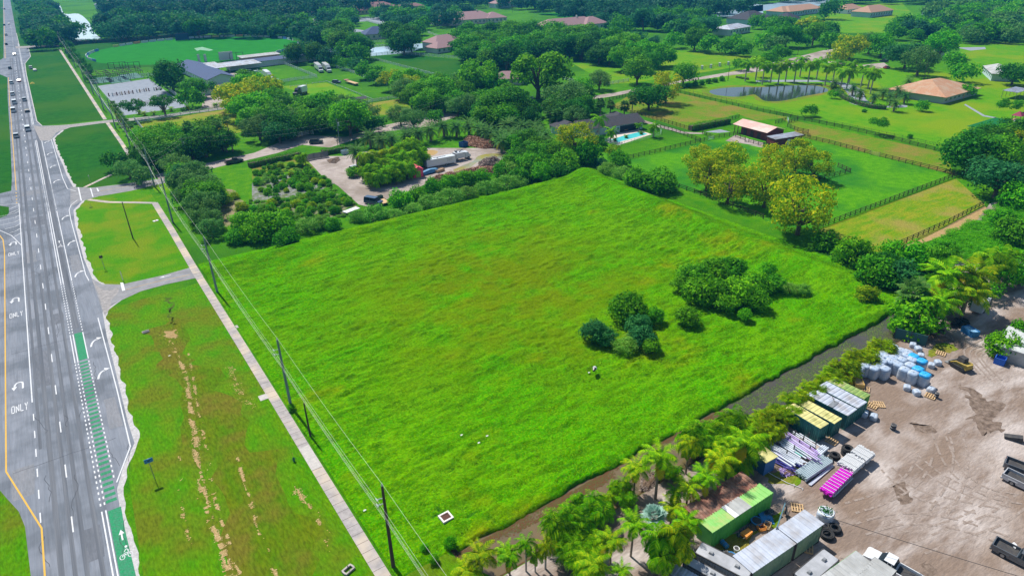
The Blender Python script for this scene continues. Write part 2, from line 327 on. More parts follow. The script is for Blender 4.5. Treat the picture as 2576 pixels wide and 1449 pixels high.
def fpts(n):
    x = rs.uniform(19, 133, n); y = rs.uniform(50.3, 152, n); k = (vnoise(x * .25, y * .5, 11) * .8 + vnoise(x * .05, y * .07, 14) * .5 + vnoise(x * 1.2, y * 1.8, 15) * .5) > rs.rand(n) * .9 + .45
    k |= (y < 52) | (x > 127) | (y > 147); return x[k], y[k]
blades('field_grass', 200000, fpts, lambda x, y: field_h(x, y) + .05, .17, .07, blade_m, 'tall rough grass tussocks all over the big open field')
E_ = gs('E', [])
def rag(pts, n=6, amp=.35, fr=.6):
    out = []; k = len(pts)
    for i in range(k):
        a, b = pts[i], pts[(i + 1) % k]
        for j in range(n): t = j / n; x = a[0] + (b[0] - a[0]) * t; y = a[1] + (b[1] - a[1]) * t; out.append((x, y))
    A_ = np.array(out); return [(x + amp * 2 * (u - .5), y + amp * 2 * (v - .5)) for x, y, u, v in zip(A_[:, 0], A_[:, 1], vnoise(A_[:, 0] * fr, A_[:, 1] * fr, 41) + .6 * (vnoise(A_[:, 0] * fr * 3, A_[:, 1] * fr * 3, 43) - .5), vnoise(A_[:, 0] * fr, A_[:, 1] * fr, 42))]
def S(name, pts, layer, m, **k): return sheet(name, pts, layer, m, **k)
S('grass_verge', [(-8, 20), (16.2, 20), (16.2, 143.5), (-2.6, 142)], 1, grass_verge)
S('grass_verge', [(-8, 150), (16.6, 150), (17.3, 204), (17.3, 222), (-4, 224)], 1, mat('grass_square', (.04, .19, .0), (.075, .21, .001), .2, .9, .8, 3, c3=(.13, .2, .004), s3=.08, detail=8))
S('grass_verge', [(-7, 232), (17.3, 232), (18, 329), (-7, 330)], 1, grass_deep)
S('grass_verge', [(-9, 342), (17.5, 336), (17.5, 660), (-9, 660)], 1, grass_deep)
S('grass_verge', [(-9, 675), (17.5, 675), (17.5, 1500), (-9, 1500)], 1, grass_deep)
S('worn_verge', rag([(1.5, 20), (12.5, 20), (12, 60), (11, 95), (8.5, 128), (4, 132), (3, 110), (2.5, 60)], 14, 3.0, .22), 2, mat('grass_worn', (.10, .135, .003), (.055, .145, .001), .35, .9, 1, 3, c3=(.12, .115, .012), s3=.12, detail=10, stretch=(1, .3, 1)))
S('grass_strip', [(17.2, 15), (27, 15), (27, 43), (24, 50), (17.6, 50)], 1, grass_verge)
S('grass_strip', [(18.6, 215), (23, 216), (23, 225), (18.6, 226)], 1, grass_lawn)
S('sports_ground', [(21, 500), (100, 470), (165, 470), (215, 520), (190, 640), (22, 660)], 1, grass_deep)
# oval of the cricket ground
cx, cy, ra, rb = 91, 560, 70, 52
oval = [(cx + ra * math.cos(t) + .12 * rb * math.sin(t), cy + rb * math.sin(t)) for t in [2 * PI * i / 64 for i in range(64)]]
oval = [(101 + 73 * math.cos(t), 560 + 77 * math.sin(t)) for t in [2 * PI * i / 72 for i in range(72)]]
S('cricket_oval', oval, 2, grass_cricket)
S('riding_arena', [(23.5, 432), (50, 439), (51.6, 341.4), (25.0, 339.9)], 2, sand_light)
S('path', [(72, 452), (70, 456), (84, 470), (100, 402), (92, 395), (88, 402), (80, 462)], 2, gravel)
S('path', gs('A', [(1940, 890), (2020, 1000), (2000, 1080), (2250, 1090), (2250, 1030), (2150, 930), (2040, 930)]), 3, gravel)
# paddocks and lawns on the right
S('lawn', gs('C', [(1750, 900), (2300, 690), (2576, 640)]) + gs('D', [(1200, 640), (2000, 700), (2576, 900)]) + gs('U', [(2576, 180), (1880, 420), (1000, 190), (0, 0)]), 1, grass_lawn)
S('lawn', gs('C', [(1720, 470), (2500, 560), (2480, 640), (1750, 760), (1240, 830), (1050, 840), (620, 600), (1240, 700)]), 1, grass_lawn)
S('paddock', gs('C', [(1060, 1060), (1330, 900), (1760, 930), (2576, 1120)]) + gs('D', [(330, 1130), (0, 1160)]) + gs('S', [(2320, 60), (1830, 220), (1290, 55)]), 1, grass_olive)
S('paddock', gs('U', [(250, 100), (1850, 440), (1890, 640), (1150, 455), (400, 270), (350, 180)]), 2, grass_olive)
S('paddock', gs('U', [(600, 1170), (1920, 680), (2200, 930), (1600, 1260), (1215, 1390), (700, 1300)]), 2, grass_gold)
S('bare_track', gs('U', [(1215, 1400), (1600, 1260), (2200, 945), (2260, 1000), (1900, 1200), (1500, 1330)]), 3, scorched)
S('paddock', gs('S', [(930, 430), (1230, 510), (1950, 345), (2050, 310), (2330, 250)]) + gs('U', [(400, 290), (1100, 450), (1900, 650), (600, 1160), (200, 1130)]) + gs('S', [(2200, 960), (1740, 790), (1300, 640), (950, 520)]), 1, grass_pad)
S('bare_patch', gs('S', [(2000, 240), (2150, 215), (2250, 240), (2130, 250)]), 3, sand_light)
S('bare_patch', gs('U', [(270, 365), (400, 330), (430, 355), (300, 385)]), 3, scorched)
S('farm_track', gs('S', [(1350, 110), (1560, 175), (1800, 240), (1990, 250), (1980, 262), (1790, 258), (1540, 195), (1340, 130)]), 3, gravel)
S('play_court', gs('D', [(2020, 1215), (2300, 1130), (2576, 1180), (2576, 1300), (2200, 1240)]), 3, mat('play_court_green', (.01, .12, .035), (.02, .15, .04), .5, .9))
S('paddock', gs('A', [(1350, 1225), (2250, 1090), (2400, 1140), (2500, 1300), (1700, 1431), (1480, 1370)]), 2, grass_gold)
S('paddock', gs('B', [(1080, 1040), (1480, 985), (1600, 1090), (1380, 1140), (1160, 1165)]), 2, grass_gold)
S('paddock', gs('B', [(1200, 560), (1500, 545), (2100, 600), (2200, 650), (2100, 770), (1830, 760), (1560, 690)]), 2, grass_deep)
S('paddock', gs('B', [(300, 860), (740, 825), (1190, 1000), (1000, 1030), (600, 970)]), 2, grass_lawn)
S('meadow', gs('B', [(1000, 0), (1800, 0), (1850, 130), (1550, 130), (1550, 50), (960, 30)]), 2, grass_cricket)
S('meadow', gs('C', [(330, 140), (720, 130), (1180, 200), (1190, 225), (680, 230), (560, 170)]), 2, grass_cricket)
S('lawn', gs('D', [(780, 60), (1400, 30), (1550, 180), (1500, 320), (850, 320), (450, 220), (700, 160)]), 2, grass_lawn)
S('lawn', gs('D', [(1940, 420), (2576, 400), (2576, 900), (2050, 820)]), 2, grass_lawn)
S('bare_patch', gs('D', [(1930, 460), (2200, 455), (2210, 475), (2060, 490)]), 3, sand_light)
# water bodies
S('pond', smooth_line([g('C', *p) for p in [(2050, 900), (2180, 878), (2400, 868)]] + [g('D', *p) for p in [(0, 842), (180, 835), (430, 822), (620, 835), (690, 880), (450, 930), (250, 972), (90, 972), (20, 930)]] + [g('C', *p) for p in [(2480, 942), (2330, 965), (2120, 950), (2040, 920)]], 4), 4, water_pond)
S('pond_bank', smooth_line([g('C', *p) for p in [(1960, 900), (2150, 862), (2400, 850)]] + [g('D', *p) for p in [(0, 830), (180, 822), (430, 806), (680, 820), (740, 880), (480, 950), (270, 990), (90, 990), (0, 960)]] + [g('C', *p) for p in [(2460, 960), (2330, 990), (2080, 970), (1980, 930)]], 4), 3, grass_olive)
S('lake', smooth_line([g('A', *p) for p in [(540, 50), (600, 60), (640, 140), (780, 140), (880, 220), (930, 320), (1000, 405), (720, 418), (700, 330), (740, 250), (640, 180), (560, 130)]], 3), 3, water_lake)
S('lake', gs('B', [(1140, 480), (1350, 462), (1740, 430), (1740, 460), (1560, 530), (1180, 560)]), 3, water_lake)
S('lake', gs('C', [(2040, 140), (2100, 170), (2400, 170), (2576, 150), (2576, 50), (2340, 30), (2050, 40)]) + gs('D', [(0, 120), (250, 80), (640, 60), (720, 0), (300, 10), (150, 40), (0, 60)]), 3, water_lake)
S('lake', gs('D', [(2000, 0), (2100, 0), (2080, 80), (2040, 75)]), 3, water_lake)
# nursery yard, tracks, side roads
S('nursery_yard', gs('F', [(490, 470), (560, 530), (700, 680), (860, 780), (1060, 960), (1160, 985), (1400, 900), (1700, 770), (2100, 640), (2500, 520), (2560, 470), (2480, 400), (1700, 400), (1100, 440), (900, 480), (760, 480), (700, 450)]), 2, gravel)
S('puddle', smooth_line(gs('F', [(1995, 620), (2080, 580), (2200, 530), (2250, 480), (2380, 455), (2540, 470), (2520, 500), (2300, 520), (2200, 570), (2120, 640), (2020, 650)]), 3), 3, mat('puddle_water', (.20, .24, .22), (.28, .24, .04), .12, .12, 0))
S('puddle', smooth_line(gs('F', [(1730, 425), (1790, 420), (1850, 435), (1810, 470), (1730, 475)]), 3), 3, mat('puddle_mud', (.42, .27, .10), None, rough=.3))
S('nursery_bed', gs('F', [(0, 740), (340, 660), (820, 750), (700, 810), (380, 890), (0, 930)]), 2, mat('bed_fabric', (.25, .25, .25), (.13, .15, .12), 1.2, .9, .3, 6, c3=(.09, .13, .03), s3=.3))
S('nursery_bed', gs('F', [(430, 900), (900, 850), (1060, 990), (900, 1080), (300, 1130), (0, 1100), (0, 960)]), 2, mat('bed_growth', (.10, .16, .03), (.20, .18, .13), .8, .9, .6, 4))
S('nursery_bed', gs('F', [(0, 560), (560, 480), (620, 600), (330, 640), (0, 720)]), 1, grass_olive)
S('bare_soil', rag(gs('E', [(2120, 500), (2330, 540), (2430, 760), (2340, 900), (2200, 890), (2140, 760)]), 6, 1.2, .5), 2, mat('bare_soil', (.26, .20, .13), (.12, .16, .04), .6, .95, .6, 4))
S('road', gs('P', [(400, 452), (520, 428), (560, 418), (700, 385), (760, 365), (830, 372), (945, 335), (1080, 318), (1160, 290), (1120, 282), (940, 322), (870, 345), (760, 340), (700, 360), (640, 385), (500, 415), (390, 440)]), 3, gravel)
S('road', gs('P', [(1340, 275), (1420, 262), (1560, 240), (1730, 205), (1990, 170), (2090, 145), (2110, 122), (2070, 128), (1960, 155), (1860, 178), (1700, 205), (1540, 235), (1400, 255), (1340, 268)]), 3, gravel)
S('driveway', smooth_line(gs('D', [(0, 775), (400, 770), (700, 780), (900, 810), (1030, 880), (1060, 960), (1200, 1020), (1420, 1010), (1430, 1035), (1100, 1030), (900, 990), (880, 900), (760, 800), (500, 790), (0, 790)]), 3), 3, sand_light)
S('driveway', gs('D', [(700, 590), (1000, 630), (1230, 605), (1280, 640), (1180, 665), (1020, 640), (690, 605)]), 3, gravel)
S('path', gs('D', [(2010, 1000), (2200, 1110), (2310, 1130), (2300, 1140), (2180, 1120), (2000, 1010)]), 3, sand_light)
S('road', gs('A', [(330, 1250), (420, 1262), (700, 1240), (1100, 1195), (1500, 1160), (2000, 1100), (2300, 1065), (2300, 1080), (1800, 1145), (1400, 1195), (1000, 1230), (700, 1270), (560, 1320), (500, 1400), (400, 1400)]), 10, asphalt_edge)
S('road', gs('A', [(150, 465), (600, 452), (600, 462), (330, 478), (160, 485)]), 10, asphalt_edge)
S('road', gs('B', [(600, 190), (640, 240), (980, 330), (1130, 330), (1150, 310), (950, 280), (760, 230)]), 3, water_lake if 0 else sand_light)
S('road', gs('B', [(930, 200), (1200, 180), (1740, 140), (1740, 155), (1300, 195), (1500, 280), (1480, 300), (1150, 215), (950, 225)]), 3, sand_light)
S('yard', [(18, -60), (18, 43.5), (70, 43.6), (110, 43.6), (128, 44), (140, 50), (165, 58), (200, 66), (260, 60), (260, -60)], 4, dirt_yard)
S('wet_patch', rag(smooth_line(gs('N', [(2000, 1000), (2120, 1050), (2200, 1120), (2370, 1180), (2300, 1260), (2290, 1330), (2370, 1410), (2200, 1449), (2080, 1400), (2130, 1300), (2060, 1150)]), 4), 8, 1.1, .7), 6, yard_wet)
S('wet_patch', rag(smooth_line(gs('M', [(1580, 1380), (1700, 1340), (1760, 1380), (1640, 1449), (1560, 1440)]), 4), 8, 1.1, .7), 6, yard_wet)
S('wet_patch', rag(smooth_line(gs('M', [(1280, 560), (1380, 545), (1440, 620), (1420, 720), (1350, 690)]), 4), 8, 1.1, .7), 6, yard_wet)
S('wet_patch', rag(smooth_line(gs('N', [(1500, 1380), (1600, 1370), (1740, 1410), (1700, 1449), (1560, 1430)]), 4), 8, 1.1, .7), 6, yard_wet)
S('yard_grass', rag(gs('V', [(560, 1100), (800, 920), (1150, 700), (1240, 680), (1250, 900), (1000, 1060), (760, 1220), (640, 1190)]), 8, 1.1, .7), 6, grass_olive)
S('yard_grass', rag(gs('M', [(80, 440), (420, 360), (440, 560), (380, 590), (180, 520)]), 8, 1.1, .7), 6, grass_olive)
S('yard_grass', rag(gs('N', [(1640, 640), (1900, 600), (1850, 700), (1700, 770)]), 8, 1.1, .7), 6, grass_olive)
RT = [(-6.4, 0), (-6.6, 68), (-6.7, 76), (-6.4, 84.5), (-5.2, 89), (-3.3, 93.5), (-3.2, 99), (-3.0, 117), (-3.1, 130), (-2.7, 141), (2.0, 146.5), (2.0, 152), (-1.8, 155), (-2.9, 160), (-3.4, 174), (-3.3, 200), (-2.6, 213), (0.2, 220.5), (6, 223),
      (6, 231), (0.0, 232), (-1.2, 237), (-2.0, 252), (-2.2, 267), (-2.8, 288), (-3.0, 312), (1, 326), (1, 336), (-5.5, 340), (-7.0, 352), (-7.3, 507), (-6.9, 560), (-2.7, 600), (-2.5, 660), (4, 668), (4, 674), (-8, 676), (-8.5, 800), (-8.5, 4000)]
RT = [(a + .12 * math.sin(b * 1.7) * (b < 330), b) for a, b in RT]
road = S('road', [(-60, 0)] + RT + [(-60, 4000)], 5, asphalt)
edge_pts = []
for (a, b), (c, d) in zip(RT, RT[1:]):
    n = max(1, int((d - b) / .8)) if d < 330 else 1
    edge_pts += [(a + (c - a) * k / n, b + (d - b) * k / n) for k in range(n)]
S('road_shoulder', [(a + (.45 + .3 * math.sin(b * .9) * math.sin(b * .37 + 1) + .2 * random.random() if b < 330 else .2), b) for a, b in edge_pts] + [(a - .15, b) for a, b in reversed(edge_pts)], 6, mat('gravel_shoulder', (.50, .49, .49), (.34, .33, .33), 1.5, .95, .4, 8))
for x0, y0, x1, y1, c in [(-11.2, 73, -9.2, 79, 0), (-18.2, 90, -15.6, 97, 1), (-5.9, 99, -4.2, 108, 1), (-14.9, 118, -12.3, 131, 0), (-11.5, 141, -9.3, 146, 0), (-6.2, 166, -4.2, 177, 1), (-14.8, 178, -12.6, 186, 1), (-12.9, 205, -9.6, 213, 0), (-15, 236, -9, 241, 1)]:
    S('road_patch', rag([(x0, y0), (x1, y0), (x1, y1), (x0, y1)], 3, .12, .7), 6, mat('asphalt_patch%d' % c, [(.12, .13, .15), (.215, .22, .24)][c], [(.155, .165, .19), (.18, .19, .21)][c], .8, .9, .2, 12, stretch=(1, .2, 1)))
cr = MB(); rc = random.Random(4)
for _ in range(26):
    x, y = rc.uniform(-18, -4), rc.uniform(55, 250); L_ = [(x, y)]
    for k in range(rc.randrange(5, 12)): L_.append((L_[-1][0] + rc.uniform(-.35, .35), L_[-1][1] + rc.uniform(.4, 1.1)))
    ribbon(cr, L_, .05, .004 * 8.4)
for y in (96.3, 133.2, 171.5, 208.7): ribbon(cr, [(-18 + k * 1.4, y + rc.uniform(-.1, .1)) for k in range(10)], .05, .004 * 8.4)
cr.build('crack', mat('asphalt_crack', (.045, .047, .055)), road)
S('median_grass', [(-60, 0), (-16.3, 0), (-16.5, 74), (-16.9, 84), (-17.5, 87.5), (-18.8, 91.3), (-20.0, 95), (-21, 105), (-60, 105)], 7, grass_verge)
S('median_grass', [(-60, 218), (-19.8, 218.2), (-18.2, 219.3), (-17.7, 222), (-17.7, 227.4), (-19.8, 230.2), (-60, 231)], 7, grass_deep)
S('median_grass', [(-60, 243), (-19.8, 243.6), (-17, 244.5), (-16.7, 260), (-16.7, 326), (-17, 420), (-16.8, 500), (-21, 520), (-60, 525)], 7, grass_deep)
S('median_grass', [(-60, 590), (-20.5, 593), (-18.5, 605), (-18.5, 4000), (-60, 4000)], 7, grass_deep)
S('road', [g('E', *p) for p in [(700, 500), (900, 510), (1200, 475), (1400, 445), (1640, 415), (1640, 460), (1300, 540), (1100, 575), (940, 600), (810, 640), (700, 700)]], 7, asphalt_side)
S('driveway', [(-2.7, 141.5), (1.0, 144.5), (5, 146.6), (10, 146.9), (17.3, 146.2), (17.3, 153.0), (10, 152.2), (2, 152.6), (-1.5, 155.5), (-3.0, 160)], 7, asphalt_side)
S('gravel_wash', smooth_line([(-3.0, 159), (-2.2, 154), (-.5, 151), (1.2, 151.5), (.8, 148.5), (-.6, 146), (-1.2, 142.5), (-2.5, 139.5), (-2.6, 143), (-2.5, 150)], 3), 8, asphalt_edge)
# wheel-darkened bands in the lanes
for x0, x1, ya, yb in [(-13.9, -13.3, 0, 600), (-11.4, -10.9, 20, 600), (-9.9, -9.4, 60, 600), (-12.5, -12.1, 20, 170), (-14.9, -14.5, 100, 600), (-8.1, -7.1, 137, 330)]:
    S('wheel_track', [(x0, ya), (x1, ya), (x1 + .1, yb), (x0 - .1, yb)], 7, tyre_dark)
def marks(name, mb, m): o = mb.build(name, m, road); return o
ZM = .004 * 9
wl = MB()
def rect(mb, x, y0, y1, wd, z=ZM): mb.add([(x - wd / 2, y0, z), (x + wd / 2, y0, z), (x + wd / 2, y1, z), (x - wd / 2, y1, z)], [(0, 1, 2, 3)])
for a, b in [(30, 81.2), (123.0, 134.6), (160.8, 216.4), (245.2, 313), (345, 700)]:
    for x in (-8.75, -8.3): rect(wl, x, a, b, .16)
for a, b in [(123.4, 134.5), (161.2, 215), (244.5, 315)]: rect(wl, -6.7, a, b, .16)
rect(wl, -15.3, 114, 229, .17)
rl = [(-6.5, 86.0), (-3.95, 93), (-3.75, 110), (-3.75, 139)]; ribbon(wl, rl, .17, ZM)
ribbon(wl, [(-3.6, 159), (-3.9, 163), (-4.0, 205), (-3.8, 214), (-3.0, 218.5), (-1.2, 222)], .17, ZM)
ribbon(wl, [(-.8, 231.5), (-2.8, 236), (-3.3, 250), (-3.5, 300), (-3.6, 313)], .17, ZM)
ribbon(wl, [(-19.8, 231), (-15.3, 229)], .15, ZM)
for i, (x, y) in enumerate([(-15.4, 196), (-17.6, 201), (-19.9, 208)]): pass
ribbon(wl, [(-15.4, 192), (-17.3, 201), (-20.5, 209)], .16, ZM)
for y in (198, 202, 206, 210, 214, 218): ribbon(wl, [(-15.4, y + 3.5), (-16.4, y + 2.0), (-15.8 - (y - 194) * .24, y + 1.5)], .15, ZM)
for y in (221, 225): ribbon(wl, [(-15.4, y + 2.5), (-17.7, y)], .15, ZM)
marks('lane_line', wl, white_paint)
dl = MB(); y = 23.0
while y < 900: rect(dl, -12.0, y - 1.55, y + 1.55, .16 if y < 300 else .22); y += 11.6
y = 84.6
while y < 113: rect(dl, -15.25, y - 1, y + 1, .15); y += 4.95
for a, b in [(82.3, 122.5), (135.3, 160.3), (217, 245)]:
    y = a
    while y < b:
        for x in (-8.75, -8.3) + (() if y < 87 else (-6.7,)): rect(dl, x, y, y + .55, .17)
        y += 1.24 if a < 100 else 1.3
marks('dashed_line', dl, white_paint)
yl = MB(); ribbon(yl, [(-15.2, 20), (-15.2, 82.5), (-18.8, 97.3), (-18.8, 190), (-19.1, 199), (-20.5, 207)], .2, ZM); ribbon(yl, [(-15.75, 244), (-15.9, 307), (-16.3, 416), (-16.3, 500)], .2, ZM)
ribbon(yl, [(-17.6, 600), (-17.6, 1500)], .25, ZM)
for y in (230, 233.5, 237, 240.5): rect(yl, -15.8, y, y + .9, .3)
ribbon(yl, [g('E', 990, 545), g('E', 1120, 520)], .12, ZM); ribbon(yl, [g('E', 1140, 516), g('E', 1300, 490), g('E', 1600, 440)], .12, ZM)
ribbon(yl, [g('I', 1250, 90), (8, 149.5), g('I', 1890, -60)], .1, ZM)
marks('yellow_line', yl, yellow_paint)
gb = MB(); gz = .004 * 8
gb.add([(-8.1, 20, gz), (-6.3, 20, gz), (-6.6, 68, gz), (-6.7, 76, gz), (-6.6, 80.8, gz), (-8.1, 80.8, gz)], [(0, 1, 2, 3, 4, 5)])
rect(gb, -7.45, 123.5, 134.6, 1.3, gz)
y = 82.4
while y < 122.5: rect(gb, -7.5, y, y + .62, 1.25, gz); y += 1.24
marks('green_bike_lane', gb, green_paint)
sb = MB()
for t_, pts in [('I', [(1195, 20), (1225, 20), (1245, 95), (1215, 103)])] + [('E', q) for q in ([(772, 505), (785, 505), (815, 640), (803, 640)], [(893, 512), (905, 512), (930, 600), (920, 602)], [(958, 512), (970, 512), (988, 545), (972, 547)])]:
    sb.add([(*g(t_, *p), ZM) for p in pts], [(0, 1, 2, 3)])
o = marks('stop_line', sb, white_paint)
def arrow(loc, kind, sc=1.0, rz=0):
    m = MB(); z = ZM
    if kind == 'right':
        ribbon(m, smooth_line([(-.55, -1.7), (-.5, -.6), (-.25, .3), (.25, .8)], 4), .30, z); m.add([(.15, .35, z), (1.0, 1.05, z), (.1, 1.5, z)], [(0, 1, 2)])
    elif kind == 'u':
        ribbon(m, smooth_line([(.6, -1.2), (.6, .7), (.3, 1.25), (-.25, 1.2), (-.55, .5), (-.6, -.1)], 4), .28, z); m.add([(-1.05, -.1, z), (-.7, -1.3, z), (-.2, .0, z)], [(0, 1, 2)])
    else:
        m.add([(-.12, -1.3, z), (.12, -1.3, z), (.12, .2, z), (-.12, .2, z)], [(0, 1, 2, 3)]); m.add([(-.42, .2, z), (.42, .2, z), (0, 1.3, z)], [(0, 1, 2)])
    m.v = [(a * sc, b * sc, c) for a, b, c in m.v]
    return m.build('turn_arrow' if kind != 'up' else 'straight_arrow', white_paint, road, (loc[0], loc[1], 0), rz)
for t_, x, y in [('I', 945, 605), ('I', 1022, 915), ('E', 783, 1360), ('E', 708, 1055), ('E', 648, 803), ('E', 560, 443), ('E', 520, 298), ('E', 490, 170), ('E', 465, 55)]:
    arrow((-5.1, g(t_, x, y)[1]), 'right', 1.05, -.15)
for t_, x, y in [('I', 155, 195), ('I', 192, 1045), ('E', 128, 1065)]: arrow((-17.0, g(t_, x, y)[1]), 'u', .95)
arrow((-7.15, g('J', 1140, 1065)[1]), 'up', .75); arrow(g('E', 1640, 1390), 'up', .95, PI / 2)
def word(loc):
    m = MB(); h, wd, s, z = 2.3, .36, .1, ZM; x = 0
    def st(a, b): ribbon(m, [a, b], s, z)
    for ch in 'ONLY':
        if ch == 'O': st((x, 0), (x, h)); st((x + wd, 0), (x + wd, h)); m.add([(x, 0, z), (x + wd, 0, z), (x + wd, .3, z), (x, .3, z)], [(0, 1, 2, 3)]); m.add([(x, h - .3, z), (x + wd, h - .3, z), (x + wd, h, z), (x, h, z)], [(0, 1, 2, 3)])
        if ch == 'N': st((x, 0), (x, h)); st((x + wd, 0), (x + wd, h)); st((x, h), (x + wd, 0))
        if ch == 'L': st((x, 0), (x, h)); m.add([(x, 0, z), (x + wd, 0, z), (x + wd, .3, z), (x, .3, z)], [(0, 1, 2, 3)])
        if ch == 'Y': st((x, h), (x + wd / 2, h * .5)); st((x + wd, h), (x + wd / 2, h * .5)); st((x + wd / 2, 0), (x + wd / 2, h * .52))
        x += wd + .22
    m.v = [(a - x / 2 + .1, b - h / 2, c) for a, b, c in m.v]; m.build('word_marking', white_paint, road, (loc[0], loc[1], 0))
for t_, x, y in [('I', 160, 338), ('I', 195, 1265), ('E', 130, 1165)]: word((-16.95, g(t_, x, y)[1]))
def bike(loc, sc=1):
    m = MB(); z = ZM
    for cx_ in (-.45, .45): ribbon(m, [(cx_ + .27 * math.cos(t), -.3 + .42 * math.sin(t)) for t in [2 * PI * i / 14 for i in range(15)]], .08, z)
    for a, b in (((-.45, -.3), (-.2, .25)), ((-.2, .25), (.3, .25)), ((.45, -.3), (.25, .6)), ((-.2, .25), (0, -.2)), ((0, -.2), (.3, .3)), ((-.15, .5), (.1, .95)), ((.1, .95), (.35, .6))): ribbon(m, [a, b], .1, z)
    m.add([(.15 + .16 * math.cos(t), 1.35 + .22 * math.sin(t), z) for t in [2 * PI * i / 10 for i in range(10)]], [tuple(range(10))])
    m.v = [(a * sc, b * sc, c) for a, b, c in m.v]; m.build('bicycle_symbol', white_paint, road, (loc[0], loc[1], 0))
bike((-7.1, g('J', 1180, 1250)[1]), .95); bike((-7.55, g('E', 600, 1090)[1])); arrow((-7.55, g('E', 592, 1045)[1]), 'up', .7)
wm = mat('sidewalk_slabs', (.38, .35, .34), (.28, .26, .255), 1.1, .9, .2, 10, c3=(.50, .42, .33), s3=.12)
def walk(line, wd, layer=9):
    m = MB(); ribbon(m, line, wd, .004 * layer); return tag(m.build('sidewalk', wm), kind='structure')
walk([(16.5, 10), (16.5, 60), (16.55, 110), (16.45, 148), (16.75, 180), (16.75, 205.6)], 1.55)
walk([(16.75, 205.4), (12, 209.5), (6, 214.5), (1.5, 220.5)], 1.3, 10)
walk([g('E', 1300, 215), (18.0, 286), (17.5, 334)], 1.3); walk([(17.5, 336.5), (17.2, 480), (16.8, 632)], 1.4)
walk([g('E', 840, 505), g('E', 1110, 375)], 1.1, 10)
jm = MB(); y = 20
while y < 205: jm.box((16.5 + (.25 * max(0, (y - 148) / 57)), y, .041), (1.55, .05, .004)); y += 1.55
tag(jm.build('sidewalk_joint', mat('joint_dark', (.12, .10, .09))), kind='structure')
pad = MB(); pad.box((15.2, 93.6, .03), (1.3, 1.5, .06)); pad.box((17.9, 119.2, .03), (1.0, 1.1, .06)); pad.box((16.5, 75.5, .045), (1.5, 5.5, .012)); tag(pad.build('concrete_pad', mat('concrete_new', (.46, .43, .40), (.36, .34, .32), 2)), kind='structure')
def straw(line, wd, n, label):
    L_ = smooth_line(line, 10); xs = []; ys = []
    for _ in range(n):
        p = L_[rs.randint(len(L_))]; xs.append(p[0] + rs.normal(0, wd)); ys.append(p[1] + rs.normal(0, .8))
    xs, ys = np.array(xs), np.array(ys); k = (vnoise(xs * 2.1, ys * .9, 21) > .5) & (vnoise(xs * .9, ys * 2.2, 22) > .30); return xs[k], ys[k]
X_, Y_ = [], []
for t_, ln, wd, n in [('I', [(1700, 620), (1760, 740), (1830, 900), (1880, 1150), (1900, 1300), (1910, 1431)], .16, 3000), ('I', [(1850, 640), (1900, 850), (1950, 1150), (2000, 1400)], .06, 900), ('J', [(1880, 80), (1880, 300), (1920, 520), (1960, 700), (2000, 880), (2080, 1060), (2150, 1250), (2200, 1440)], .2, 4200),
                      ('J', [(1950, 20), (1990, 350), (2060, 700), (2110, 880), (2200, 1130), (2300, 1430)], .08, 2600), ('J', [(2270, 300), (2320, 480), (2400, 720)], .07, 900), ('J', [(1730, 350), (1740, 800), (1800, 1050)], .1, 500),
                      ('K', [(380, 580), (500, 720), (650, 930), (670, 1080)], .2, 900), ('K', [(0, 800), (100, 1100), (180, 1300), (230, 1440)], .1, 900), ('I', [(2300, 850), (2380, 1080), (2480, 1240)], .4, 500), ('I', [(1650, 540), (1750, 540)], .3, 500)]:
    a, b = straw([g(t_, *p) for p in ln], wd, n, ''); X_.append(a); Y_.append(b)
X_, Y_ = np.concatenate(X_), np.concatenate(Y_); n = len(X_); a = rs.uniform(0, PI, n); V = np.zeros((n, 4, 3)); s = rs.uniform(.04, .11, n)
for j in range(4): V[:, j, 0] = X_ + s * np.cos(a + j * PI / 2) * (1.3 if j % 2 else .7); V[:, j, 1] = Y_ + s * np.sin(a + j * PI / 2); V[:, j, 2] = .03 + .02 * rs.rand(n)
tag(link('dry_straw', fast_mesh('dry_straw', V.reshape(-1, 3), np.arange(n * 4).reshape(-1, 4), leafmat('straw', (.26, .20, .06), (.42, .28, .12), (.55, .42, .22), .1, 0))), 'pale straw and bare soil worn in long lines on the roadside verge', kind='stuff')
S('bare_patch', rag(gs('I', [(1650, 500), (1740, 490), (1750, 560), (1680, 575)]), 8, .5, 1.3), 3, scorched)
S('bare_patch', rag(gs('I', [(1660, 150), (1700, 160), (1720, 300), (1735, 450), (1690, 440), (1680, 300)]), 8, .9, 1.1), 2, mat('dark_soil', (.05, .075, .015), (.08, .13, .02), 1, .95, 1, 4))
tr = [[(2300, 560), (2050, 760), (1700, 900), (1200, 1000)], [(2576, 700), (2300, 900), (1900, 1050), (1500, 1200)], [(1500, 300), (1750, 500), (2050, 640), (2500, 760)], [(1250, 420), (1500, 640), (1900, 760), (2400, 860)], [(900, 800), (1200, 700), (1500, 520), (1640, 250)], [(1000, 1000), (1400, 900), (1900, 950), (2500, 1150)], [(1900, 60), (1960, 300), (1900, 600), (1700, 900)], [(1750, 100), (1900, 420), (2200, 640), (2576, 720)]]
tm = MB()
for it, ln in enumerate(tr):
    L_ = smooth_line(gs('M', ln), 14)
    for off in (-.85, .85):
        Lf, Rt = strip_pts(L_, 1.7); src = Lf if off < 0 else Rt
        for a in range(0, len(src) - 4, 5): ribbon(tm, [(p[0] + .1 * random.random(), p[1]) for p in src[a:a + 4 + (a % 2)]], .30, .026 + .004 * it)
